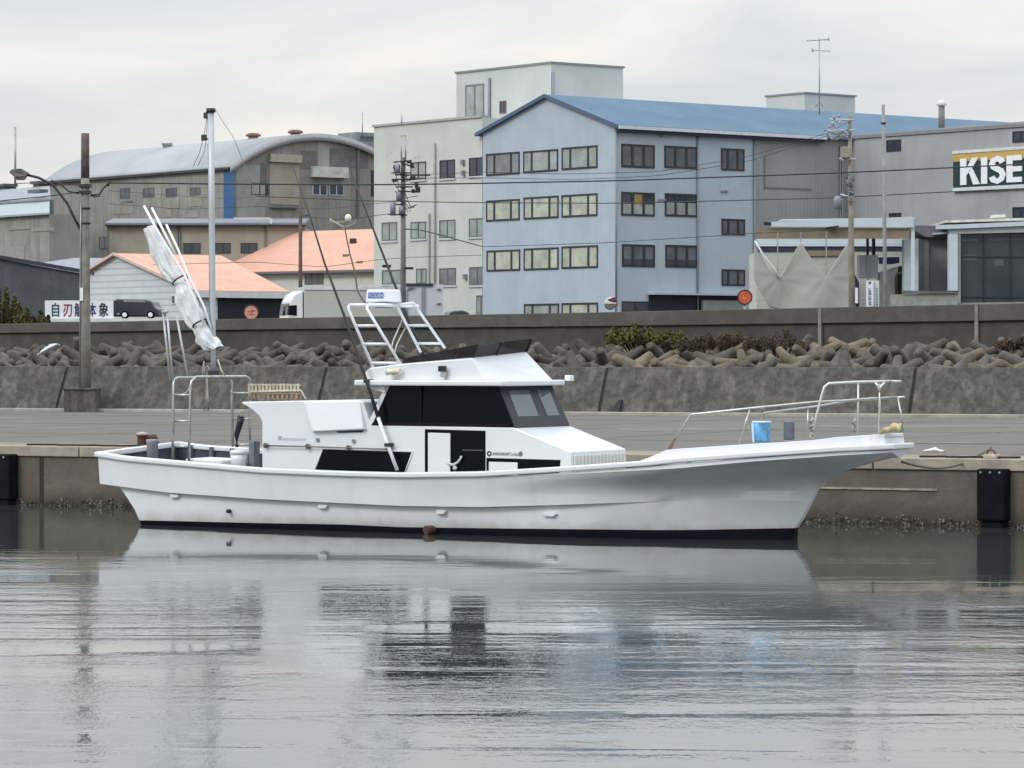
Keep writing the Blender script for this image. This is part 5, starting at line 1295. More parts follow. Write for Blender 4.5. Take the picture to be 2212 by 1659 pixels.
for i in (0, n_s - 1): ss.f.append([i, n_s + i, 3 * n_s + i, 2 * n_s + i]); ss.sm.append(False)
obj("letter", ss, M_sgt, sg)
ee = MB(); stroke(ee, [(2176, 0), (2189, 0), (2189, 1), (2176, 1)])
for f in (0.0, .40, .81): stroke(ee, [(2188.8, f), (2209, f), (2209, f + .19), (2188.8, f + .19)])
obj("letter", ee, M_sgt, sg)

# ---------------------------------------------------------------- rooftop things
rb_ = Fr(fb_.o.x, fb_.o.y, 38)
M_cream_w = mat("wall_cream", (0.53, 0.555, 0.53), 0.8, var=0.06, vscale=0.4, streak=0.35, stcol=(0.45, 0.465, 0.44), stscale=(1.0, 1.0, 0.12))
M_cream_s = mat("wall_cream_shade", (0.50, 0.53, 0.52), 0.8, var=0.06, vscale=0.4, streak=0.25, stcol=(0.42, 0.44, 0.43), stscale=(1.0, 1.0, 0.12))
fp_ = frame_at(1738, 262, 38)
pt = thing("penthouse", "small cream rooftop block showing above the long blue roof below the TV aerial", "building", fp_)
va = fp_.U(1655, 220, 0)[0]; ua = fp_.V(1847, 220, 0)[0]; zt_p = fp_.V(1738, 202, 0)[1]
obj("wall", MB().box(0, 0, zt_p - 7, ua, va, zt_p), M_cream_s, pt)
obj("parapet", MB().box(-.1, -.1, zt_p, ua + .1, va + .1, zt_p + .12), M_grtrim, pt)
D_a = 240; pa = at(1770, 232, D_a); sa = D_a / F
t = thing("tv_aerial", "tall thin TV aerial with crossed rods on the roof ridge", "aerial", loc=pa)
XX = lambda x: (x - 1770) * sa
ZZ = lambda y: (232 - y) * sa
obj("mast", MB().tube([(0, 0, -.5), (0, 0, ZZ(83))], .045, 8), M_galv, t)
am = MB(); am.tube([(XX(1742), 0, ZZ(88.5)), (XX(1791), 0.3, ZZ(84))], .035, 6); am.tube([(XX(1754), 0, ZZ(108)), (XX(1795), 0.3, ZZ(110))], .03, 6)
for x in range(1744, 1792, 5): am.tube([(XX(x), -.4, ZZ(87)), (XX(x), .4, ZZ(87))], .015, 5)
am.tube([(XX(1790), 0, ZZ(80)), (XX(1790), 0, ZZ(88))], .05, 6); am.tube([(XX(1755), 0, ZZ(104)), (XX(1755), 0, ZZ(112))], .06, 6)
am.tube([(0, 0, ZZ(213)), (XX(1762), 0, ZZ(232))], .03, 5); am.tube([(0, 0, ZZ(213)), (XX(1778), 0, ZZ(232))], .03, 5)
obj("aerial_rods", am, M_galv, t)
pa = at(2034, 250, 238); sa = 238 / F
t = thing("roof_flue", "short grey flue with a conical cowl on the blue roof", "flue", loc=pa)
obj("flue_pipe", MB().lathe([(.22, -1), (.22, (250 - 226) * sa)]), mat("flue_grey", (0.2, 0.19, 0.19), 0.6, 0.3), t)
obj("cowl", MB().lathe([(.24, (250 - 229) * sa), (.36, (250 - 227) * sa), (.36, (250 - 222) * sa), (.1, (250 - 216) * sa)]), M_whtrim, t)

# ---------------------------------------------------------------- white building with the tall rooftop tower
fw_ = Fr(*(fb_.o + fb_.ev * (vL + .25) + fb_.eu * .15)[:2], 38)
wb_ = thing("white_building", "cream white building with a rooftop tower behind the blue office building", "building", fw_)
vw = fw_.U(808, 450, 0)[0]; zw = fw_.U(808, 275.5, 0)[1]
zw2 = fw_.U(985, 258, 0)[1]; zw = (zw + zw2) / 2
obj("wall", MB().box(0, 0, G0, 26, vw, zw), M_cream_w, wb_)
obj("parapet", MB().box(-.12, 0, zw, .6, vw + .12, zw + .16), mat("coping_pale", (0.36, 0.38, 0.38), 0.7), wb_)
ft_ = Fr(fw_.o.x, fw_.o.y, 38)
vc = 5.0; UT = fw_.V(1190.5, 200, vc)[0]; vd = fw_.U(986, 200, UT)[0]; zc_ = fw_.U(1190.5, 137, UT)[1]; ue_ = fw_.V(1346, 200, vc)[0]
tw = obj("tower", MB().box(UT, vc, zw - 1, ue_, vd, zc_), M_cream_s, wb_)
obj("tower_coping", MB().box(UT - .1, vc - .1, zc_, ue_ + .1, vd + .1, zc_ + .14), MATS["coping_grey"], tw)
window(wb_, fw_, 'U', UT, 1006, 182, 1046, 262, (0.5,), "pale", mat("door_frame_grey", (0.17, 0.20, 0.23), 0.5), .1, label="tall double service door of the rooftop tower")
window(wb_, fw_, 'U', UT, 1080, 218, 1094, 245, (0.5,), "dark", mat("brown_frame", (0.14, 0.11, 0.11), 0.6), .08)
hv_ = MB(); q = fw_.U(1057, 200, UT - .1)
hv_.tube([(UT - .12, q[0], zw - .5), (UT - .12, q[0], fw_.U(1057, 168, UT - .1)[1])], .1, 8); q = fw_.V(1184, 200, vc - .1); hv_.tube([(UT + .1, vc - .12, zw), (UT + .1, vc - .12, zc_ - .6)], .09, 8)
obj("downpipe", hv_, M_grtrim, wb_)
u_, z_ = fw_.U(1043, 240, UT - .5); uq = UT - .5
obj("hand_winch", MB().tube([(uq, u_ - .4, zw + .3), (uq, u_ + .3, zw + .5), (uq, u_ + .3, zw + 1.1), (uq, u_ - .2, zw + 1.2)], .08, 6).disc((uq, u_ + .1, zw + .7), (1, 0, 0), .35, .12, 14), mat("winch_brown", (0.16, 0.12, 0.09), 0.7, var=0.3), wb_)
rowsW = [[(888, 350, 920.5, 388), (950.5, 345.5, 983, 385), (1014, 340.5, 1046, 380)], [(825.5, 480, 858, 520), (888, 479, 920.5, 515.5), (950, 475, 984, 514), (1014, 471.5, 1048, 511.5)], [(826, 583, 867.5, 614), (900, 580, 921.5, 612), (950, 579, 985, 616), (1014.6, 576.5, 1048, 616)], [(1030, 638, 1050, 690)]]
for r_i, r_ in enumerate(rowsW):
    for k, (x0, y0, x1, y1) in enumerate(r_):
        window(wb_, fw_, 'U', 0.0, x0, y0, x1, y1, (0.5,), ("dark" if r_i == 0 and k else ("grey" if r_i == 2 and k > 1 else ("mint" if r_i else "pale"))), M_frl if r_i else M_frm, .07, sill=M_cream_s)
pw = MB()
for x, y in ((938, 309), (925.5, 460)):
    v_, z_ = fw_.U(x, y, -.15); pw.tube([(-.14, v_, G0), (-.14, v_, z_)], .075, 8)
obj("drain_pipe", pw, mat("pipe_pinkgrey", (0.34, 0.34, 0.34), 0.6), wb_)
for x, y in ((1001, 373), (1000, 350), (1005, 597)):
    v_, z_ = fw_.U(x, y, -.1); obj("wall_lamp", MB().box(-.25, v_ - .12, z_ - .2, 0, v_ + .12, z_ + .15), M_grtrim, wb_)
lr = MB()
for x, y in ((783, 242), (868, 247)): pass
for x, y0, y1, d, lb in ((783, 243, 300, 255, "hair-thin lightning rod behind the arched warehouse roof"), (868, 247, 268, 236, "hair-thin lightning rod on the white building parapet"), (33, 275, 408, 240, "thin bare pole rising behind the street lamp at the far left")):
    b = at(x, y1, d); o = obj("lightning_rod", MB().tube([(0, 0, 0), (0, 0, (y1 - y0) * d / F)], .04 if x > 100 else .075, 6), M_galv); o.location = b; tag(o, lb, "rod")
gb_ = frame_at(770, 320, 38)
t = thing("roof_plant_room", "small grey-green flat block behind the arched roof", "building", gb_)
a = gb_.U(730, 290, 0)[0]; z = gb_.V(770, 285, 0)[1]; u = gb_.V(830, 290, 0)[0]
obj("wall", MB().box(0, 0, z - 6, u, a, z), mat("plant_green", (0.24, 0.28, 0.28), 0.8, var=0.15, vscale=.8), t)
window(t, gb_, 'V', 0, 778, 293, 806, 303, (0.3, 0.7), "dark", M_frl, .1)

# ---------------------------------------------------------------- arched warehouse
fa = frame_at(502, 282, 38)
M_shed = mat("asbestos_grey", (0.285, 0.283, 0.262), 0.9, var=0.14, vscale=0.5, streak=0.6, stcol=(0.14, 0.137, 0.125), stscale=(1.2, 1.2, 0.12), blotch=0.5, blcol=(0.26, 0.26, 0.235), blscale=0.22, stripes=(1, 1.35, 0.03, (0.13, 0.13, 0.12)))
M_shedf = mat("asbestos_front", (0.26, 0.258, 0.242), 0.9, var=0.16, vscale=0.5, streak=0.6, stcol=(0.12, 0.118, 0.11), stscale=(1.2, 1.2, 0.12), blotch=0.4, blcol=(0.25, 0.25, 0.23), blscale=0.25, stripes=(0, 1.2, 0.03, (0.12, 0.12, 0.115)))
aw = thing("arched_warehouse", "big weathered grey warehouse with a curved barrel roof and a blue door strip", "warehouse", fa)
vb = fa.U(106, 400, 0)[0]; ze = fa.U(502, 357, 0)[1]
uw = fa.V(868, 350, 0)[0]; zr_ = fa.V(690, 293.5, 0)[1]
hgt = zr_ - ze; n = 18
Rr = ((uw / 2) ** 2 + hgt ** 2) / (2 * hgt)
def arcz(u): return zr_ - Rr + math.sqrt(max(0, Rr * Rr - (u - uw / 2) ** 2))
arc = [(uw * k / n, arcz(uw * k / n)) for k in range(n + 1)]
obj("wall", MB().prism([(0, G0)] + [(u, z - .02) for u, z in arc] + [(uw, G0)], 0, vb), M_shedf, aw)
obj("side_wall", MB().box(-.06, 0.02, G0, -.001, vb, ze - .05), M_shed, aw)
rfm = MB()
arco = [(-.45, ze - .18)] + [(u, z + .12) for u, z in arc] + [(uw + .45, ze - .18)]
rfm.sheet([[(u, -.35, z) for u, z in arco], [(u, vb + .3, z) for u, z in arco]])
obj("roof", rfm, mat("roof_palegrey", (0.36, 0.385, 0.41), 0.6, var=0.12, vscale=0.3, wave=(1, 2.0, .02), blotch=0.3, blcol=(0.33, 0.29, 0.27), blscale=.3), aw, solid=.12)
fm_ = MB(); fm_.sheet([[(u, -.38, z - .0) for u, z in arco], [(u, -.38, z - .55) for u, z in arco]])
obj("fascia", fm_, mat("fascia_palegrey", (0.34, 0.35, 0.36), 0.6, var=.1), aw, solid=.06)
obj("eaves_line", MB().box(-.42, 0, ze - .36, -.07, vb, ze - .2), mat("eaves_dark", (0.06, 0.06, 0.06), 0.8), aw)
obj("blue_strip", pxbox(MB(), fa, 'U', -.06, 484, 364, 506, 472, 0, .05), mat("strip_blue", (0.035, 0.115, 0.27), 0.6, var=.1), aw)
for (x0, y0, x1, y1) in ((260, 406, 281, 428), (310, 406, 333, 427), (359, 406, 382, 426), (411, 405, 433, 422), (122, 516, 144, 540), (215, 511, 236, 537)):
    window(aw, fa, 'U', -.06, x0, y0, x1, y1, (0.5,), "greyer", M_frl, .06)
aww = MB()
for (x0, y0, x1, y1) in ((246, 434, 290, 462), (258, 434, 288, 440), (356, 426, 388, 450), (407, 421, 437, 446), (308, 427, 335, 452), (350, 452, 372, 470), (395, 455, 430, 470), (120, 541, 145, 545)):
    pxbox(aww, fa, 'U', -.06, x0, y0, x1, y1, 0.003, .035)
obj("patch_sheet", aww, mat("patch_palegrey", (0.285, 0.28, 0.255), 0.85, var=.15, vscale=1), aw)
# front details
M_dkp = mat("panel_darkgrey", (0.15, 0.147, 0.148), 0.85, var=.2, vscale=.8, streak=.4, stcol=(.06, .06, .06), stscale=(1.3, 1.3, .15))
dp_ = MB()
for (x0, y0, x1, y1) in ((650, 326, 685, 365), (712, 322, 795, 362)): pxbox(dp_, fa, 'V', 0, x0, y0, x1, y1, .002, .03)
obj("dark_panel", dp_, M_dkp, aw)
obj("shutter_door", pxbox(MB(), fa, 'V', 0, 582, 352, 645, 442, .002, .06), mat("shutter_beige", (0.33, 0.31, 0.26), .8, var=.12, vscale=.6), aw)
obj("shutter_box", pxbox(MB(), fa, 'V', 0, 580, 334, 647, 351, .002, .4), mat("shutter_box_beige", (0.36, 0.335, 0.29), .8, var=.1), aw)
obj("pale_panel", pxbox(pxbox(MB(), fa, 'V', 0, 510, 356, 572, 470, .002, .03), fa, 'V', 0, 687, 306, 711, 360, .002, .03), mat("panel_pale", (0.32, 0.33, 0.31), .85, var=.15, vscale=.6, streak=.4, stscale=(1.3, 1.3, .15)), aw)
obj("narrow_window", pxbox(MB(), fa, 'V', 0, 562, 352, 575, 395, .031, .05), M_dkp, aw)
window(aw, fa, 'V', 0, 542, 395, 579, 421, (.5,), "dark", M_frm, .05)
window(aw, fa, 'V', 0, 675, 399, 706, 422, (.5,), "dark", M_whtrim, .05); window(aw, fa, 'V', 0, 711, 399, 742, 422, (.5,), "dark", M_whtrim, .05)
obj("awning", pxbox(MB(), fa, 'V', 0, 670, 361, 745, 384, .002, .6), mat("awning_pale", (0.50, 0.52, 0.50), .7, var=.2, vscale=1.5), aw)
obj("beam", pxbox(pxbox(MB(), fa, 'V', 0, 583, 447, 640, 450, .0, .3), fa, 'V', 0, 770, 315, 774, 470, .0, .2), M_frl, aw)
obj("dark_opening", pxbox(MB(), fa, 'V', 0, 801, 368, 812, 424, .0, .05), M_frm, aw)
for x, y in ((547, 284), (638, 277)):
    D_ = 291; b = at(x, y + 22, D_); s = D_ / F
    t = thing("roof_ventilator", ("rusty mushroom ventilator on the barrel roof, the one further from the white building" if x < 600 else "rusty mushroom ventilator at the crown of the barrel roof, nearest the white building"), "ventilator", loc=b, group="ventilators on the barrel roof")
    obj("vent_neck", MB().lathe([(.5, -1.2), (.45, .28), (.38, .42)]), mat("vent_pinkgrey", (0.35, 0.27, 0.26), .7, var=.2), t)
    obj("vent_cap", MB().lathe([(.40, .40), (.66, .46), (.62, .60), (.42, .72), (.05, .74)]), mat("vent_rust", (0.20, 0.115, 0.09), .8, var=.3, vscale=4), t)
b = at(361, 322, 300); t = tag(obj("square_ventilator", MB().box(-.35, -.35, -.8, .35, .35, .35).box(-.45, -.45, .353, .45, .45, .5), mat("vent_grey", (0.25, 0.27, 0.28), .7)), "small square grey vent on the far end of the barrel roof", "ventilator"); t.location = b

# ---------------------------------------------------------------- low sheds at the far left
fl_ = frame_at(107, 268, 38)
ls = thing("low_factory", "low grey factory sheds with pale sloping roofs at the left edge behind the lamp", "factory", fl_)
vv = fl_.U(-120, 450, -.2)[0]; z470 = fl_.U(50, 466, -.2)[1]
obj("wall", MB().box(-.2, -.3, G0, 3, vv, z470), M_shed, ls)
vv2 = fl_.U(-150, 440, 5.5)[0]; vv3 = fl_.U(-150, 405, 12)[0]; vE = fl_.U(107, 440, 5.5)[0]; vE0 = fl_.U(107, 466, -.6)[0]; vE2 = fl_.U(107, 405, 12)[0]; z443 = fl_.U(50, 439, 5.5)[1]; z405 = fl_.U(50, 406, 12)[1]
obj("lower_roof", MB().hull([(-.6, vE0, z470 - .05), (-.6, vv, z470 - .05), (-.6, vv, z470 + .1), (-.6, vE0, z470 + .1)], [(5.5, vE, z443 - .15), (5.5, vv2, z443 - .15), (5.5, vv2, z443), (5.5, vE, z443)]), mat("roof_iceblue", (0.33, 0.39, 0.41), .6, var=.06, wave=(1, 1.5, .02)), ls)
obj("upper_roof", MB().hull([(5.6, vE, z443 + .15), (5.6, vv2, z443 + .15), (5.6, vv2, z443 + .3), (5.6, vE, z443 + .3)], [(12, vE2, z405 - .15), (12, vv3, z405 - .15), (12, vv3, z405), (12, vE2, z405)]), mat("roof_slategrey", (0.27, 0.30, 0.34), .6, var=.1, wave=(1, 1.5, .02)), ls)
obj("roof_step", MB().box(5.51, vE, z443 - 2, 5.9, vv2, z443 + .14), M_dkp, ls)
obj("dark_vent", pxbox(MB(), fl_, 'U', 6, 78, 410, 104, 417, 0, .8), M_dkp, ls)
obj("pale_door", pxbox(MB(), fl_, 'U', -.2, 22, 533, 54, 575, 0, .05), mat("door_palegrey", (0.30, 0.29, 0.27), .8), ls)
ps = MB()
for x0, y0, x1, y1 in ((20, 489, 65, 496), (72, 492, 118, 499)): pxbox(ps, fl_, 'U', -.2, x0, y0, x1, y1, 0, .06)
obj("patch_sheet", ps, MATS["patch_palegrey"], ls)
rv = MB()
for x in (4, 78): u_q, z_q = fl_.U(x, 404, 12); rv.box(12, u_q - .5, z405 - .2, 13, u_q + .5, z405 + .25); rv.box(11.8, u_q - .7, z405 + .253, 13.2, u_q + .7, z405 + .5)
obj("roof_box", rv, M_dkp, ls)
# dark shed with sloping roof
fd_ = frame_at(172, 212, 0)
ds = thing("dark_shed", "dark slate shed with a falling roof line behind the shrubs at the left", "shed", fd_)
A = fd_.V(-80, 545, 0); B_ = fd_.V(0, 560, 0); C_ = fd_.V(172, 590, 0)
obj("wall", MB().prism([(A[0], G0), A, C_, (C_[0] + .2, G0)], 0, 5), mat("shed_slate", (0.075, 0.085, 0.10), .8, var=.2, vscale=.8, stripes=(0, .6, .05, (.05, .055, .065)), blotch=.3, blscale=.5), ds)
obj("roof", MB().prism([(A[0], A[1]), (C_[0] + .25, C_[1]), (C_[0] + .25, C_[1] + .22), (A[0], A[1] + .22)], -.25, 5.4), mat("shed_roof_dark", (0.03, 0.035, 0.05), .7), ds)
fg_ = frame_at(172, 240, 0)
a, b, c = fg_.V(60, 572, 0), fg_.V(180, 592, 0), fg_.V(180, 551, 0)
t = thing("lean_to_roof", "pale lilac lean-to roof between the dark shed and the lamp pole", "roof", fg_)
obj("roof_sheet", MB().hull([(a[0], 0, a[1] - .15), (b[0], 0, b[1] - .15), (b[0], 0, b[1] + .0), (a[0], 0, a[1])], [(a[0] + 2.2, 8, c[1] - .1), (c[0] + .5, 8, c[1] - .1), (c[0] + .5, 8, c[1] + .03), (a[0] + 2.2, 8, c[1] + .03)]), mat("roof_lilac", (0.27, 0.28, 0.33), .6, var=.08, wave=(0, 1.5, .02)), t)
obj("lean_wall", MB().box(a[0] + .3, .4, G0, b[0] - .1, 7, a[1] - .3), M_dkp, t)

# ---------------------------------------------------------------- beige hut behind the pink roofs
fh = frame_at(231, 272, 0)
bh = thing("beige_building", "beige building with a dark flat roof edge and two dark windows above the pink roofs", "building", fh)
u1 = fh.V(660, 500, 0)[0]; u0 = 0; zt_h = fh.V(300, 489, 0)[1]
obj("wall", MB().box(u0 + .1, 0, G0, u1, 6, zt_h), mat("wall_beige", (0.33, 0.30, 0.25), .85, var=.08, vscale=.6, streak=.3, stscale=(1.2, 1.2, .2)), bh)
obj("roof_edge", MB().box(u0 - .1, -.5, zt_h + .0, u1, 6.4, zt_h + .12), M_frm, bh)
obj("roof", MB().hull([(u0 - .1, -.55, zt_h + .125), (u1, -.55, zt_h + .125), (u1, -.55, zt_h + .27), (u0 - .1, -.55, zt_h + .27)], [(u0 - .1, 5, fh.V(300, 472, 5)[1] - .1), (u1, 5, fh.V(300, 472, 5)[1] - .1), (u1, 5, fh.V(300, 472, 5)[1]), (u0 - .1, 5, fh.V(300, 472, 5)[1])]), mat("roof_edge_grey", (0.20, 0.22, 0.25), .6, var=.1), bh)
window(bh, fh, 'V', 0, 396, 525, 433, 547, (.5,), "dark", M_frm, .05); window(bh, fh, 'V', 0, 465, 525, 498, 547, (.5,), "dark", M_frm, .05); window(bh, fh, 'V', 0, 520, 525, 556, 547, (.5,), "dark", M_frm, .05)
pd = MB()
for x in (384, 388, 573): a = fh.V(x, 500, -.1)[0]; pd.tube([(a, -.12, G0), (a, -.12, zt_h)], .06, 6)
a = fh.V(232, 500, -.1)[0]; pd.box(a - .02, -.06, G0, a + .08, 0, zt_h)
obj("downpipe", pd, M_frl, bh)
obj("white_rail", pxbox(pxbox(MB(), fh, 'V', -.6, 505, 470, 585, 473.5, 0, .1), fh, 'V', -.6, 583, 472, 588, 483, 0, .1), M_whtrim, bh)

# ---------------------------------------------------------------- clapboard house with pink roof
M_pink = mat("roof_pink", (0.66, 0.38, 0.285), .8, streak=.35, stcol=(.52, .31, .24), stscale=(1.2, 1.2, .25), var=.06, vscale=.6, stripes=(2, .62, .05, (0.57, 0.32, 0.24)), blotch=.2, blcol=(.60, .36, .27), blscale=.4)
M_clap = mat("clapboard_white", (0.58, 0.62, 0.645), .7, var=.05, vscale=1, stripes=(2, .42, .25, (0.42, 0.46, 0.49)))
fc_ = frame_at(420, 222, 38)
ch = thing("clapboard_house", "white clapboard house with a pink gable roof behind the signboard", "house", fc_)
vl = fc_.U(131, 620, 0)[0]; vm, zm = fc_.U(254, 547, 0); zR = fc_.U(418, 622, 0)[1]; zL = fc_.U(131, 621, 0)[1]
ur = fc_.V(619, 614, 0)[0]; urr = fc_.V(478, 546, vm)[0]
obj("wall", MB().prism([(0, G0), (0, zR - .1), (vm, zm - .1), (vl, zL - .1), (vl, G0)], 0, ur - .6, axis=0), M_clap, ch)
def roofslab(name, pts, t_, m_, par): 
    return obj(name, MB().hull([(a, b, c - t_) for a, b, c in pts], pts), m_, par)
zre = fc_.V(619, 616, 0)[1]
roofslab("roof", [(-.3, -.35, zR - .15), (ur, -.35, zR - .15), (urr, vm, zm), (-.3, vm, zm)], .12, M_pink, ch)
roofslab("roof", [(-.3, vl + .35, zL - .15), (-.3, vm, zm), (urr, vm, zm), (ur, vl + .35, zL - .15)], .12, M_pink, ch)
roofslab("roof", [(ur, -.35, zR - .15), (ur, vl + .35, zL - .15), (urr, vm, zm)], .12, M_pink, ch)
obj("eaves_board", MB().box(-.3, -.50, zR - .62, ur, -.36, zR - .22), M_whtrim, ch)
obj("barge_board", MB().hull([(-.36, -.4, zR - .1), (-.36, vm, zm + .05), (-.36, vm, zm - .13), (-.36, -.4, zR - .3)], [(-.31, -.4, zR - .1), (-.31, vm, zm + .05), (-.31, vm, zm - .13), (-.31, -.4, zR - .3)]).hull([(-.36, vl + .4, zL - .1), (-.36, vm, zm + .05), (-.36, vm, zm - .13), (-.36, vl + .4, zL - .3)], [(-.31, vl + .4, zL - .1), (-.31, vm, zm + .05), (-.31, vm, zm - .13), (-.31, vl + .4, zL - .3)]), mat("board_pinkish", (.62, .48, .42), .7), ch)
obj("open_garage", pxbox(MB(), fc_, 'V', 0, 470, 632, 622, 730, 0, .02), mat("garage_dark", (0.012, 0.014, 0.022), .8), ch)
window(ch, fc_, 'U', 0, 372, 638, 386, 656, (.5,), "dark", M_whtrim, .05); window(ch, fc_, 'U', 0, 388, 638, 400, 656, (.5,), "dark", M_whtrim, .05)
# second pink-roofed house
f2 = frame_at(576, 268, -40)
h2 = thing("pink_roof_house", "cream house with a larger hipped pink roof next to the white building", "house", f2)
uL2 = f2.V(418, 600, 0)[0]; uR2 = f2.V(880, 573, 0)[0]
ze2 = (f2.V(576, 590, 0)[1] + f2.V(800, 577, 0)[1]) / 2
v2 = 4.5; ur2, zr2 = f2.V(582, 500, v2)
zr2 = (zr2 + f2.V(800, 497, v2)[1]) / 2
obj("wall", MB().box(uL2 + .5, .5, G0, uR2, 2 * v2 - .5, ze2 - .05), mat("wall_creamy", (0.60, 0.61, 0.57), .8, var=.05, stripes=(2, .45, .04, (0.42, 0.43, 0.40))), h2)
roofslab("roof", [(uL2, 0, ze2), (uR2, 0, ze2), (uR2, v2, zr2), (ur2, v2, zr2)], .12, M_pink, h2)
roofslab("roof", [(uL2, 2 * v2, ze2), (uL2, 0, ze2), (ur2, v2, zr2)], .12, M_pink, h2)
roofslab("roof", [(uL2, 2 * v2, ze2), (ur2, v2, zr2), (uR2, v2, zr2), (uR2, 2 * v2, ze2)], .12, M_pink, h2)
obj("gutter", MB().box(uL2, -.14, ze2 - .22, uR2, -.01, ze2 - .05), M_frl, h2)
window(h2, f2, 'V', .5, 659, 592, 699, 614, (.36, .7), "greyer", M_frl, .05)
gv = MB()
for x0, y0, x1, y1 in ((757, 515, 770, 531),): pxbox(gv, f2, 'V', 3.0, x0, y0, x1, y1, 0, .1)
obj("roof_hatch", gv, mat("hatch_darkred", (0.05, 0.015, 0.02), .7), h2)
gv = MB(); pxbox(gv, f2, 'V', 1.6, 743, 549, 755, 561, 0, .15); pxbox(gv, f2, 'V', .8, 773, 564, 784, 574, 0, .15)
obj("roof_box", gv, mat("box_olive", (0.20, 0.17, 0.11), .7, var=.3), h2)

# ---------------------------------------------------------------- signboard, van, discs, mirrors, trucks
fs_ = frame_at(97, 146, -6)
sb_ = thing("signboard", "long white signboard with five dark and red Japanese characters above the seawall", "sign", fs_)
a0, _ = fs_.V(97, 660, 0); a1 = fs_.V(244, 660, 0)[0]; z1 = fs_.V(170, 649, 0)[1]; z0 = fs_.V(170, 688, 0)[1]
obj("board_panel", MB().box(a0, 0, z0, a1, .12, z1), mat("board_white", (0.70, 0.73, 0.78), .5, var=.04), sb_)
ab_ = fs_.V(352, 690, 0)[0]
obj("board_shelf", MB().box(a0 - .05, -.25, fs_.V(170, 695, 0)[1], ab_, .15, z0), mat("shelf_pale", (0.60, 0.62, 0.60), .6, var=.1), sb_)
obj("board_leg", MB().box(a0 + .1, .02, G0, a0 + .25, .1, z0 - .3).box(ab_ - .4, .02, G0, ab_ - .3, .1, z0 - .3), M_galv, sb_)
for ch_, x, m_ in (("自", 110, mat("char_teal", (0.012, 0.05, 0.07), .5)), ("刃", 137, mat("char_red", (0.20, 0.02, 0.03), .5)), ("解", 161.5, mat("char_navy", (0.03, 0.03, 0.10), .5)), ("体", 187, mat("char_navy2", (0.03, 0.03, 0.10), .5)), ("象", 214, mat("char_black", (0.01, 0.02, 0.02), .5))):
    u, z = fs_.V(x, 683, -.01); sz = .64
    text_mesh("character", ch_, sz, m_, sb_, (u - .03, -.012, z + .03), (R(90), 0, 0), .008, .70, .007)
# covered van parked behind the shelf
fv_ = frame_at(245, 148, -6)
vn = thing("parked_van", "dark covered van standing behind the white shelf beside the signboard", "van", fv_)
def vp(x, y): return fv_.V(x, y, 0)
body = [vp(x, y) for x, y in ((244, 684), (243.5, 648), (250, 645.5), (312, 647), (327, 651), (334, 664), (342, 668), (343, 684))]
obj("van_body", MB().prism(body, 0, 1.6), mat("van_navy", (0.02, 0.021, 0.036), .35, var=.25, vscale=1.5, coat=.3), vn, bevel=.06)
obj("van_roof_rack", MB().prism([vp(266, 647.5), vp(313, 648.5), vp(314, 653), vp(268, 652)], -.02, -.001), mat("van_lilac", (0.24, 0.22, 0.27), .4), vn)
for x in (270, 326):
    u, z = vp(x, 680); w = obj("wheel", MB().disc((u, .02, z), (0, 1, 0), .17, .2, 20), M_rubber, vn); obj("rim", MB().disc((u, -.09, z), (0, 1, 0), .10, .04, 16), mat("rim_white", (.8, .82, .84), .3), w)
u, z = vp(256, 678); obj("fog_lamp", MB().disc((u, -.01, z), (0, 1, 0), .06, .04, 14), M_grtrim, vn)
def round_sign(x, y, r, D, label, col, name="round_sign"):
    b = at(x, y, D); t = thing(name, label, "sign", loc=(b.x, b.y, 0))
    s = D / F
    obj("sign_disc", MB().disc((0, 0, b.z), (0, 1, 0), r * s, .04, 28), mat("disc_" + str(x), col, .6, var=.15, vscale=5), t)
    obj("sign_rim", MB().tube([((r * s + .02) * math.cos(a), 0, b.z + (r * s + .02) * math.sin(a)) for a in [6.28318 * k / 28 for k in range(29)]], .035, 6), M_blk, t)
    obj("sign_post", MB().tube([(0, .06, G0), (0, .06, b.z - r * s * .5)], .05, 8), M_galv, t)
    return t, b, s
t, b, s = round_sign(542.5, 675, 14.5, 150, "round salmon-pink sign in front of the dark garage opening", (0.58, 0.27, 0.20))
g_ = MB(); 
for dx, dz, w, h in ((-.12, .02, .1, .05), (.03, .05, .12, .05), (-.05, -.1, .2, .05), (.02, -.02, .04, .16)): g_.box(dx, -.035, b.z + dz, dx + w, -.02, b.z + dz + h)
obj("sign_mark", g_, mat("mark_darkpink", (0.30, 0.13, 0.11), .6), t)
t, b, s = round_sign(1609, 642, 14, 140, "round orange-red sign at the corner of the blue building", (0.56, 0.10, 0.04))
g_ = MB(); g_.hull([(-.12, -.04, b.z), (-.02, -.04, b.z - .1), (.14, -.04, b.z + .05), (.02, -.04, b.z - .02)], [(-.12, -.021, b.z), (-.02, -.021, b.z - .1), (.14, -.021, b.z + .05), (.02, -.021, b.z - .02)])
obj("sign_mark", g_, mat("mark_pale_orange", (0.62, 0.25, 0.15), .6), t)
b = at(1319, 656, 140); t = thing("traffic_mirror", "round convex traffic mirror with dark red hood below the blue office windows", "mirror", loc=(b.x, b.y, 0)); s = 140 / F
obj("mirror_face", MB().lathe([(14 * s, 0), (11 * s, .04), (6 * s, .07), (.01, .085)]), mat("mirror_glass", (.55, .58, .56), .08, .85, var=.1, vscale=4), t)
mf = bpy.data.objects[-1] if False else t.children[0]; mf.rotation_euler = (R(90), 0, R(-20)); mf.location = (-.02, 0, b.z)
obj("mirror_hood", MB().hull([(-8 * s, -.25, b.z + 9 * s), (9 * s, -.25, b.z + 14 * s), (14 * s, -.25, b.z + 4 * s), (4 * s, -.25, b.z + 6 * s)], [(-8 * s, .1, b.z + 9 * s), (9 * s, .1, b.z + 14 * s), (14 * s, .1, b.z + 4 * s), (4 * s, .1, b.z + 6 * s)]), mat("hood_darkred", (.16, .02, .03), .5), t)
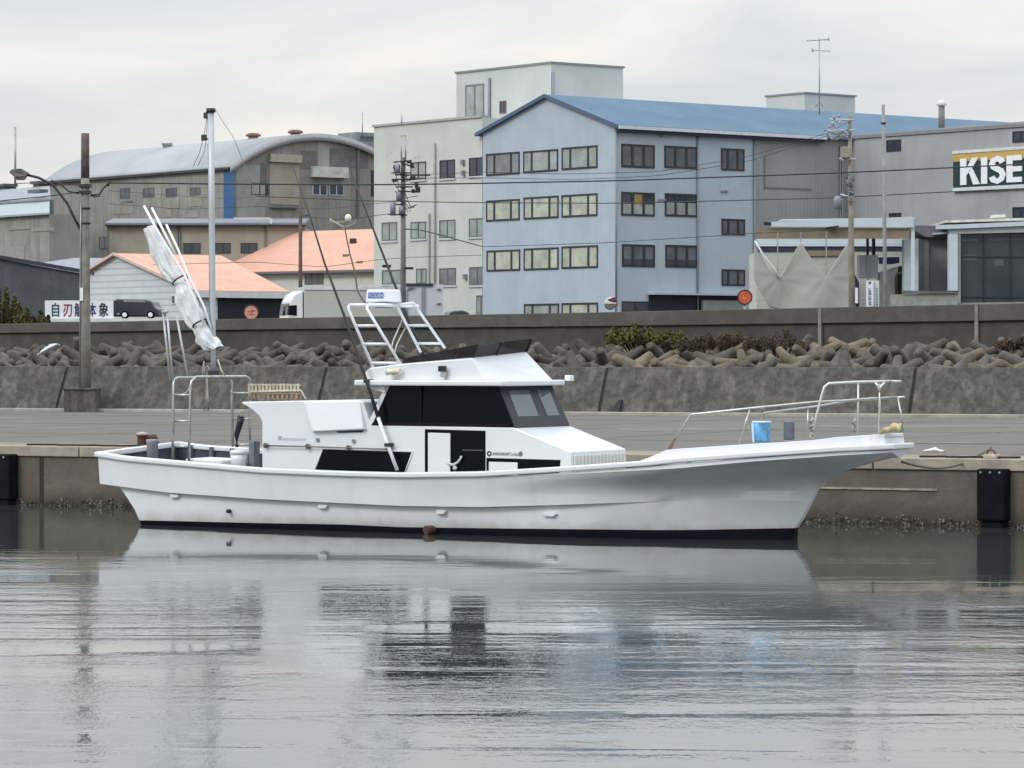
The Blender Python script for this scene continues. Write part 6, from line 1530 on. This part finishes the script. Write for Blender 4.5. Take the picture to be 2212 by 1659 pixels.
obj("mirror_post", MB().tube([(.3, .1, G0), (.3, .1, b.z - .1)], .05, 8), M_galv, t)
# truck
ft2 = frame_at(620, 150, 14)
tr = thing("box_truck", "white box truck with rounded cab passing behind the seawall", "truck", ft2)
def tp2(x, y, v=0): return ft2.V(x, y, v)
cabp = [tp2(*q) for q in ((620, 700), (623, 672), (627, 650), (636, 636), (650, 628), (655, 628), (655, 700))]
obj("cab", MB().prism(cabp, 0, 2.1), mat("truck_white", (.72, .74, .74), .35, var=.04, coat=.3), tr, bevel=.06)
obj("cab_window", MB().prism([tp2(*q) for q in ((624, 660), (641, 659), (641, 682), (622, 680))], -.02, .05), M_glass, tr)
obj("windscreen", MB().hull([(tp2(622, 680)[0] - .03, .1, tp2(622, 680)[1]), (tp2(622, 680)[0] - .03, 2.0, tp2(622, 680)[1]), (tp2(626, 655)[0] - .03, 2.0, tp2(626, 655)[1]), (tp2(626, 655)[0] - .03, .1, tp2(626, 655)[1])], [(tp2(622, 680)[0] + .02, .1, tp2(622, 680)[1]), (tp2(622, 680)[0] + .02, 2.0, tp2(622, 680)[1]), (tp2(626, 655)[0] + .02, 2.0, tp2(626, 655)[1]), (tp2(626, 655)[0] + .02, .1, tp2(626, 655)[1])]), M_glass, tr)
a = tp2(657, 620); c = tp2(878, 616)
obj("cargo_box", MB().box(a[0], -.05, tp2(657, 700)[1], c[0], 2.15, a[1]), mat("truck_box", (.47, .48, .45), .5, var=.05, vscale=.6), tr, bevel=.03)
obj("box_rim", MB().box(a[0] - .02, -.09, a[1] - .12, c[0] + .02, -.055, a[1] + .02), M_whtrim, tr)
mb = MB(); mb.tube([tp2(609, 690) + (0,), ] if False else [(tp2(611, 682)[0], -.25, tp2(611, 682)[1]), (tp2(612, 668)[0], -.25, tp2(611, 662)[1])], .06, 6); mb.tube([(tp2(612, 668)[0], -.25, tp2(611, 664)[1]), (tp2(624, 660)[0], 0, tp2(624, 660)[1])], .02, 5)
obj("side_mirror", mb, M_dkmetal, tr)
for x in (640, 690, 840): u, z = tp2(x, 716); obj("wheel", MB().disc((u, .1, G0 + .5), (0, 1, 0), .5, .3, 20), M_rubber, tr)
# second truck body seen from its rear doors
f3 = frame_at(876, 160, 10)
ct_ = thing("container_trailer", "pale box trailer with closed double rear doors parked before the white building", "trailer", f3)
a = f3.V(877, 614, 0); c = f3.V(957, 617, 0)
obj("trailer_body", MB().box(a[0] - .02, .0, f3.V(900, 700, 0)[1], c[0], 6, a[1]), mat("trailer_palegrey", (.52, .54, .58), .5, var=.04), ct_)
obj("top_edge", MB().box(a[0], -.08, a[1] - .08, f3.V(935, 616, 0)[0], -.003, a[1] + .04), M_frm, ct_)
dd = MB()
for x in (912, 917.5, 879): u = f3.V(x, 650, 0)[0]; dd.box(u - .025, -.05, f3.V(x, 700, 0)[1], u + .025, -.003, a[1] - .1)
obj("door_bar", dd, M_grtrim, ct_)
hh = MB()
for x, y in ((883, 624), (890, 622), (948, 625), (882, 656), (948, 656)): pxbox(hh, f3, 'V', 0, x - 4, y - 1.5, x + 4, y + 1.5, .003, .08)
obj("hinge", hh, M_frl, ct_)
t = tag(obj("parked_car", MB().prism([f3.V(x, y, -8) for x, y in ((972, 700), (971, 677), (974, 673), (985, 671), (998, 670), (1006, 672), (1014, 676), (1016, 700))], -8, -6.4), mat("car_dark", (.03, .035, .035), .25, coat=.5), bevel=.05), "roof of a dark parked car just showing above the seawall", "car"); place(t, f3)

# ---------------------------------------------------------------- canopies and net at the right
f4 = frame_at(1640, 150, 0)
M_ltblue = mat("fascia_paleblue", (0.52, 0.58, 0.63), .6, var=.06, vscale=.8)
M_tan = mat("beam_tan", (0.235, 0.195, 0.145), .85, var=.15, vscale=1.2)
cn = thing("loading_canopy", "long flat canopy with a pale fascia and tan beam in front of the warehouse", "canopy", f4)
def q4(x, y, v=0): return f4.V(x, y, v)
def lb(pts, v0, v1): return MB().prism([q4(x, y, v0) for x, y in pts], v0, v1)
obj("fascia", lb([(1666, 479), (1973, 468), (1973, 491), (1666, 489.5)], 0, .15), M_ltblue, cn)
obj("fascia_tip", lb([(1650, 479.5), (1665.5, 480), (1665.5, 487), (1650, 486)], 0.02, .14), M_blk, cn)
obj("roof_slab", lb([(1689, 473.5), (1970, 470), (1970, 474), (1689, 477)], .3, 6), M_whtrim, cn)
obj("beam", lb([(1634, 493), (1965, 493), (1965, 515), (1634, 515)], .16, .5), M_tan, cn)
obj("post", lb([(1968, 469), (1976, 469), (1976, 690), (1968, 690)], .16, .4), M_ltblue, cn)
obj("post", lb([(1836, 516), (1842, 516), (1842, 690), (1836, 690)], .1, .3), mat("post_brown", (.09, .07, .07), .7), cn)
for x in (1680, 1730, 1785): obj("net_pole", lb([(x - 1.2, 500), (x + 1.2, 500), (x + 1.2, 690), (x - 1.2, 690)], -.1, -.05), M_galv, cn)
obj("dark_light", lb([(1785, 490.5), (1812, 487), (1812, 491), (1785, 494.5)], -.2, .0), M_blk, cn)
ic = thing("inner_shed", "bright low shed with a pale wall glimpsed under the canopy behind the net", "shed", f4)
obj("roof", lb([(1634, 514), (1965, 514), (1965, 532), (1634, 532)], 9, 9.3), mat("roof_bright", (.60, .66, .72), .6, var=.05, stripes=(2, .2, .12, (.45, .5, .56))), ic)
obj("eaves", lb([(1634, 532), (1965, 530), (1965, 541), (1634, 544)], 9.05, 9.4), mat("eaves_navy", (.03, .035, .06), .7), ic)
obj("wall", lb([(1634, 544), (1965, 541), (1965, 720), (1634, 720)], 9.1, 14), mat("wall_ivory", (.50, .51, .45), .8, var=.06, stripes=(2, .7, .03, (.3, .33, .34))), ic)
obj("wall_band", lb([(1745, 541), (1834, 541), (1834, 552), (1745, 553)], 9.0, 9.09), M_tan, ic)
for x in (1862, 1868): pass
obj("dark_post", lb([(1872, 515), (1877, 515), (1877, 552), (1872, 552)], 5, 5.2), mat("post_maroon", (.06, .02, .02), .7), ic)
obj("dark_post", lb([(1884, 515), (1891, 515), (1891, 552), (1884, 552)], 5, 5.2), M_blk, ic)
# net: hung in points with sagging edges and folds
netm = bpy.data.materials.new("net_mesh"); netm.use_nodes = True
nb = netm.node_tree.nodes["Principled BSDF"]; nb.inputs['Base Color'].default_value = (.36, .355, .33, 1); nb.inputs['Roughness'].default_value = .9; nb.inputs['Alpha'].default_value = 1.0
top_t = [(1629, 523), (1640, 548), (1660, 580), (1684, 600), (1700, 572), (1716, 544), (1730, 523), (1744, 545), (1760, 570), (1785, 598), (1800, 572), (1818, 545), (1834, 519)]
bot_t = [(1629, 602), (1640, 625), (1662, 664), (1700, 672), (1834, 672)]
rows_ = []
for j in range(19):
    g = j / 18; r_ = []
    for i in range(74):
        x = lerp(1629, 1834, i / 73); y = lerp(lut(top_t, x), lut(bot_t, x), g)
        d = .10 * math.sin(x * .05 + g * 2)
        for hx, hy in ((1684, 600), (1785, 598), (1834, 522), (1730, 524)):
            rr_h = math.hypot(x - hx, y - hy); th_ = math.atan2(y - hy, x - hx); d += .05 * math.exp(-rr_h / 40) * (1 - math.exp(-rr_h / 9)) * (math.sin(7 * th_ + hx + rr_h * .05) + .8 * math.sin(13 * th_ + 2 * hx))
        u, z = q4(x, y, -.3 - d * (0.3 + .7 * g)); r_.append((u, -.3 - d * (0.3 + .7 * g), z))
    rows_.append(r_)
place(tag(obj("shade_net", MB().sheet(rows_), netm, solid=.015), "grey shade net hung in pointed swags under the canopy", "net"), f4)
obj("net_rope", MB().tube([(q4(x, y, -.4)[0], -.4, q4(x, y, -.4)[1]) for x, y in ((1630, 520), (1652, 556), (1672, 580), (1684, 602))], .05, 6), M_whtrim, cn)
# things between the poles
t = thing("storage_cabinet", "pale grey double-door cabinet under the canopy beside the utility pole", "cabinet", f4)
obj("cabinet_body", lb([(1856, 551), (1897, 551), (1897, 600), (1856, 600)], 3, 4), mat("cab_palegrey", (.45, .50, .55), .6, var=.05), t)
obj("cabinet_post", lb([(1874, 552), (1877, 552), (1877, 690), (1874, 690)], 2.9, 2.99), M_galv, t)
t = tag(obj("blue_tarpaulin", lb([(1898, 556), (1943, 555), (1943, 568), (1925, 571), (1900, 570)], 3, 3.2), mat("tarp_blue", (.03, .055, .14), .6, var=.3, vscale=2)), "dark blue tarpaulin strip under the right end of the canopy", "tarpaulin"); place(t, f4)
t = thing("shop_sign", "narrow upright white sign with dark vertical lettering beside the utility pole", "sign", f4)
obj("sign_panel", lb([(1871, 606), (1887, 606), (1887, 690), (1871, 690)], 0, .12), mat("sign_panel_white", (.72, .75, .80), .5), t)
obj("sign_panel", lb([(1889, 606), (1899, 606), (1899, 690), (1889, 690)], .1, .2), mat("sign_panel_grey", (.58, .62, .64), .5), t)
gl_ = MB(); rg = random.Random(2)
u, z = q4(1879, 611); gl_.disc((u, -.005, z), (0, 1, 0), .06, .01, 12)
for k in range(7):
    y = 622 + k * 5.6
    for dx, dy, w, h in ((-3, 0, 6, .9), (-3, 2.2, 6, .9), (-.5, -.6, 1, 4.5), (-3, 1, 1, 3), (2, 1, 1, 3)):
        if rg.random() < .8: c0_ = q4(1879 + dx, y + dy); c1_ = q4(1879 + dx + w, y + dy + h); gl_.box(c0_[0], -.012, c1_[1], c1_[0], -.001, c0_[1])
obj("sign_letters", gl_, mat("letters_navy", (.05, .06, .12), .5), t)
for k in range(7):
    y = 622 + k * 5.6
gl2 = MB()
for k in range(7):
    y = 622 + k * 5.6
    for dx, dy, w, h in ((-2, 0, 4.5, .8), (-2, 2.2, 4.5, .8), (-.3, -.6, .8, 4)): c0_ = q4(1894 + dx, y + dy, .1); c1_ = q4(1894 + dx + w, y + dy + h, .1); gl2.box(c0_[0], .088, c1_[1], c1_[0], .099, c0_[1])
obj("sign_letters", gl2, mat("letters_teal", (.10, .18, .18), .5), t)
t = thing("white_machine", "white cabinet-like machine with a dark pipe under the canopy", "machine", f4)
obj("machine_body", lb([(1900, 588), (1940, 575), (1940, 690), (1900, 690)], 3.3, 5), mat("mach_white", (.52, .54, .52), .6, var=.12, vscale=2), t)
obj("machine_pipe", MB().tube([(q4(x, y, 3.1)[0], 3.1, q4(x, y, 3.1)[1]) for x, y in ((1936, 652), (1936, 600), (1939, 592), (1950, 590))], .07, 8), mat("pipe_brown", (.14, .11, .09), .6), t)
obj("dark_gap", lb([(1943, 575), (1953, 575), (1953, 690), (1943, 690)], 3.2, 5), M_blk, t)
t = tag(obj("cylinder_rack", lb([(1845, 590), (1856, 610), (1856, 690), (1845, 690)], 1, 1.6), mat("rack_navy", (.02, .02, .05), .6, var=.3)), "dark navy upright rack just right of the utility pole foot", "rack"); place(t, f4)
t = thing("grey_annex", "grey panelled annex between the two canopies", "building", f4)
obj("wall", lb([(1984, 515), (2050, 512), (2050, 700), (1984, 700)], 4, 8), mat("annex_grey", (.27, .285, .295), .8, var=.15, vscale=.6, streak=.5, stscale=(1.4, 1.4, .2)), t)
obj("pale_column", lb([(1953, 517), (1984, 515), (1984, 690), (1953, 690)], 1, 1.8), mat("column_iceblue", (.46, .53, .56), .7, var=.08), t)
obj("roof", lb([(1973, 487), (2050, 487), (2050, 513), (2000, 512), (1973, 497)], 3.5, 8.5), mat("annex_roof", (.16, .155, .19), .7, var=.3, vscale=.8), t)
obj("roof_trim", lb([(2015, 503), (2050, 501), (2050, 505), (2015, 507)], 3.3, 3.49), M_whtrim, t)
obj("wall_column", lb([(1996, 517), (2007, 517), (2007, 650), (1996, 650)], 3.9, 3.99), mat("col_pinkgrey", (.36, .35, .35), .8), t)
t = thing("yard_wall", "low pale concrete yard wall with a dark cap behind the seawall", "wall", f4)
obj("wall", lb([(1924, 636), (2069, 634), (2069, 690), (1924, 690)], -1, -.6), mat("yardwall_pale", (.30, .305, .29), .85, var=.15, streak=.4, stscale=(2, 2, .5)), t)
obj("wall_cap", lb([(1951, 627.5), (2067, 630), (2067, 634), (1951, 634)], -1.1, -.5), M_dkp, t)
t = thing("glazed_shed", "wide shed with a white portal frame and dark glass front at the right edge", "shed", f4)
obj("roof", lb([(2042, 476), (2300, 468), (2300, 474), (2042, 481)], .2, 8), mat("roof_cream_edge", (.58, .58, .50), .6, var=.2, vscale=3), t)
obj("fascia", lb([(2024, 486), (2062, 485), (2300, 474.5), (2300, 484), (2062, 494), (2024, 495)], -.2, .3), M_ltblue, t)
obj("lintel", lb([(2050, 494.5), (2300, 484.5), (2300, 500), (2064, 505), (2050, 505)], -.05, .35), mat("lintel_blue", (.36, .41, .44), .6, var=.08), t)
obj("post", lb([(2049, 505.5), (2069, 505.5), (2069, 628), (2049, 628)], -.1, .3), M_ltblue, t)
obj("post", lb([(2069.5, 505), (2075, 505), (2075, 690), (2069.5, 690)], .0, .3), mat("post_greyblue", (.30, .33, .34), .6), t)
obj("dark_front", lb([(2075.5, 503), (2320, 495), (2320, 660), (2075.5, 660)], .3, 6), mat("front_teal", (.03, .045, .052), .25, var=.25, vscale=.5), t)
pf = MB()
for x0, y0, x1, y1 in ((2078, 516, 2112, 521), (2132, 516, 2170, 520), (2170, 516, 2212, 519), (2078, 550, 2110, 563), (2148, 560, 2168, 575)): pf.prism([q4(x0, y0, .28), q4(x1, y0, .28), q4(x1, y1, .28), q4(x0, y1, .28)], .28, .29)
obj("glass_reflex", pf, mat("reflex_teal_pale", (.07, .09, .10), .2), t)  # paler patches painting reflections onto the dark glass front
mu = MB()
for x in (2127, 2185): mu.prism([q4(x - 1.2, 503), q4(x + 1.2, 503), q4(x + 1.2, 657), q4(x - 1.2, 657)], .22, .29)
for y in (553, 640): mu.prism([q4(2078, y, .25), q4(2212, y + 1, .25), q4(2212, y + 3.5, .25), q4(2078, y + 2.5, .25)], .24, .29)
obj("mullion", mu, mat("mullion_dark", (.015, .022, .026), .4), t)
obj("plinth", lb([(2070, 654), (2320, 651), (2320, 700), (2070, 700)], -.3, .2), mat("plinth_pale", (.28, .27, .25), .85), t)
obj("roof_vent", lb([(2145, 464), (2172, 463), (2172, 469), (2145, 470)], 4, 5), M_whtrim, t)

# ---------------------------------------------------------------- utility poles and wires
def pole(name, label, x, ytop, D, r0, r1, m_, lean=0.0):
    b = at(x, 700, D); s = D / F; t = thing(name, label, "utility pole", loc=(b.x, b.y, 0))
    obj("pole", MB().tube([(0, 0, G0), (lean, 0, H0 + (YH - ytop) * s)], r0, 12, r1), m_, t)
    return t, s, (lambda X_: (X_ - x) * s), (lambda Y_: H0 + (YH - Y_) * s)
M_cer = mat("insulator_white", (.55, .55, .55), .4, var=.1); M_utl = mat("utility_grey", (.22, .23, .25), .6, var=.2)
M_polebr = mat("pole_brown", (.10, .075, .07), .85, var=.25, vscale=3)
t, s, X, Z = pole("utility_pole", "utility pole crowded with transformers in front of the white building", 871, 340, 150, .13, .10, mat("pole_dkgrey", (.15, .15, .155), .8, var=.2, vscale=3))
m_ = MB()
for x in (867, 876): m_.tube([(X(x), 0, Z(350)), (X(x), 0, Z(292))], .03, 6)
m_.tube([(X(865), 0, Z(293)), (X(878), 0, Z(293))], .03, 6)
obj("mast_tube", m_, M_galv, t)
m_ = MB()
for y, x0, x1, dy in ((351, 850, 890, -4), (352, 866, 896, 10), (374, 845, 888, 0), (378, 853, 930, 1), (388, 846, 892, 0), (404, 855, 892, 0), (413, 860, 905, 2), (435, 845, 882, 0), (463, 838, 880, 2), (442, 850, 868, 0)):
    m_.tube([(X(x0), -.15, Z(y)), (X(x1), -.15, Z(y + dy))], .035, 6)
obj("cross_arm", m_, M_dkmetal, t)
m_ = MB()
for x, y, w, h in ((890, 358, 4, 5), (884, 350, 5, 3), (900, 400, 4, 6), (903, 410, 5, 6), (893, 413, 4, 4), (857, 362, 7, 5), (853, 390, 5, 3), (892, 385, 6, 4)): m_.box(X(x - w), -.3, Z(y + h), X(x + w), .1, Z(y - h))
obj("switch_gear", m_, M_blk, t, bevel=.02)
m_ = MB()
for x, y, r_, h in ((858, 366, 7, 9), (849, 452, 6, 14), (862, 425, 6, 9), (868, 455, 6, 8)): m_.lathe([(r_ * s, Z(y + h)), (r_ * s, Z(y - h)), (r_ * s * .6, Z(y - h - 2))], X(x), -.2, 12)
obj("transformer", m_, mat("transformer_bluegrey", (.23, .25, .29), .5, var=.15), t)
m_ = MB()
for x, y in ((836, 333), (845, 328), (905, 338), (919, 345), (880, 325), (897, 340), (857, 345), (846, 372), (925, 352), (870, 325)): m_.box(X(x - 2), -.2, Z(y + 4), X(x + 2), -.05, Z(y - 1))
obj("insulator", m_, M_cer, t)
m_ = MB()
rp = random.Random(4)
for k in range(10):
    x0, y0 = rp.uniform(845, 875), rp.uniform(350, 450); x1, y1 = rp.uniform(868, 905), y0 + rp.uniform(8, 40)
    m_.tube([(X(x0), -.25, Z(y0)), (X((x0 + x1) / 2), -.3, Z(max(y0, y1) + 5)), (X(x1), -.2, Z(y1))], .018, 5)
obj("jumper_cable", m_, M_dkmetal, t)
m_ = MB(); m_.box(X(826), -.3, Z(578), X(845), .1, Z(572)); m_.box(X(875), -.3, Z(582), X(893), .1, Z(577)); obj("closure_box", m_, M_blk, t, bevel=.03)
t, s, X, Z = pole("utility_pole", "leaning utility pole with dangling cables in front of the grey warehouse", 1843, 246, 135, .16, .07, mat("pole_weathered", (.26, .245, .205), .85, var=.25, vscale=2.5, blotch=.4, blcol=(.14, .13, .12), blscale=1.5), lean=-.14)
m_ = MB()
for x0, y0, x1, y1 in ((1792, 258, 1846, 260), (1780, 283, 1846, 281), (1818, 346, 1848, 344), (1812, 343, 1838, 343), (1796, 290, 1800, 262), (1800, 297, 1838, 290), (1815, 420, 1842, 428)): m_.tube([(X(x0), -.15, Z(y0)), (X(x1), -.15, Z(y1))], .035, 6)
obj("cross_arm", m_, M_cer, t)
m_ = MB(); m_.box(X(1816), -.35, Z(342), X(1836), .0, Z(318)); obj("junction_box", m_, mat("junction_beige", (.30, .28, .22), .6, var=.2), t, bevel=.03)
m_ = MB(); m_.lathe([(.16, Z(452)), (.17, Z(430)), (.1, Z(424))], X(1809), -.2, 12); obj("transformer", m_, mat("transformer_bluegrey", (.23, .25, .29), .5, var=.15), t)
m_ = MB()
for x, y in ((1790, 270), (1797, 264), (1806, 258), (1812, 262), (1800, 250), (1811, 247), (1785, 285), (1795, 296), (1825, 283), (1836, 280)): m_.tube([(X(x), -.2, Z(y)), (X(x + 1), -.2, Z(y + 7))], .05, 6)
obj("insulator", m_, mat("insulator_lilac", (.40, .40, .46), .4, var=.15), t)
m_ = MB(); rp = random.Random(9)
for k in range(12):
    y0 = rp.uniform(372, 425); m_.tube([(X(1838 + rp.uniform(-12, 2)), -.2, Z(y0)), (X(1835 + rp.uniform(-12, 12)), -.3, Z(y0 + 12)), (X(1842 + rp.uniform(-8, 6)), -.2, Z(y0 + rp.uniform(15, 30)))], .03, 5)
for k in range(8):
    y0 = rp.uniform(262, 295); m_.tube([(X(1778 + rp.uniform(0, 20)), -.2, Z(y0)), (X(1805), -.25, Z(y0 + rp.uniform(5, 14))), (X(1838), -.2, Z(y0 - 5))], .02, 5)
obj("jumper_cable", m_, M_utl, t)
obj("number_plate", MB().box(X(1846), -.25, Z(655), X(1852), -.2, Z(622)), MATS["white_paint"], t)
t, s, X, Z = pole("utility_pole", "slender bare grey pole right of the leaning utility pole", 1914, 226, 133, .085, .065, mat("pole_slimgrey", (.25, .26, .275), .7, var=.15, vscale=3), lean=-.11)
obj("pole_band", MB().tube([(-.1, 0, Z(264)), (-.1, 0, Z(268))], .1, 10), M_dkmetal, t)
t, s, X, Z = pole("utility_pole", "short brown pole between the pink roofs and the truck cab", 649, 436, 156, .10, .08, M_polebr)
obj("pole_hook", MB().tube([(X(655), -.1, Z(467)), (X(668), -.1, Z(465))], .03, 6), M_dkmetal, t)
M_wire = mat("wire_black", (.035, .038, .045), .6)
def wire(label, pts, D0, D1, r=.016, group=None):
    n = 28; out = []
    x0, x1 = pts[0][0], pts[-1][0]
    for k in range(n + 1):
        f = k / n; x = lerp(x0, x1, f)
        # smooth reading of the height between the given points
        i = 0
        while i < len(pts) - 2 and x > pts[i + 1][0]: i += 1
        y = lut(pts, x)
        out.append(at(x, y, lerp(D0, D1, f)))
    tag(obj("overhead_wire", MB().tube(out, r, 5), M_wire), label, "wire", group or "wires strung between the poles")
wire("thickest overhead wire, from the lamp pole to the right edge across the sign", [(235, 395), (553, 398), (808, 399), (950, 397.6), (1330, 390.5), (1631, 380), (1821, 373), (2059, 362), (2330, 349)], 115.6, 128, .026)
wire("second overhead wire, crossing the middle windows of the blue building", [(553, 424), (808, 434), (1040, 438), (1335, 439), (1511, 435), (1793, 427.5), (2059, 414), (2330, 402)], 150, 132, .02)
wire("overhead wire running from the lamp pole out of the picture on the left", [(-60, 440), (0, 434), (100, 424), (170, 415)], 112, 115.6, .018)
wire("upper overhead wire from the lamp pole towards the left edge", [(-60, 405), (0, 402), (40, 396), (108, 394), (170, 400)], 112, 115.6, .014)
wire("thin wire crossing the lower windows of the blue building", [(1043, 533), (1296, 525), (1556, 509), (1623, 504), (1800, 497)], 150, 136, .014)
wire("sagging cable from the transformer pole to the blue building", [(876, 495), (903, 496), (930, 502), (1000, 521), (1043, 533)], 150, 175, .028)
wire("thin wire sloping over the top windows of the blue building to the leaning pole", [(880, 378), (1043, 372), (1225, 376), (1420, 371), (1600, 342), (1700, 314), (1795, 285)], 150, 135, .012)
wire("thin wire just under the sloping one, ending at the leaning pole", [(880, 385), (1043, 384), (1240, 388), (1420, 380), (1620, 348), (1790, 292)], 150, 135, .012)
wire("low thin wire in front of the pink roofs and the white building", [(330, 572), (553, 566), (700, 577), (808, 562), (885, 556), (1040, 551)], 150, 152, .012)
wire("thin wire from the transformer pole across the pink roof", [(649, 466), (720, 474), (780, 470), (838, 462)], 156, 150, .016)
wire("faint wire between lamp pole and arched warehouse", [(235, 412), (360, 421), (500, 430), (553, 424)], 115.6, 150, .010)
wire("faint lower wire across the arched warehouse front", [(235, 440), (400, 452), (560, 446), (700, 452), (845, 436)], 130, 150, .010)
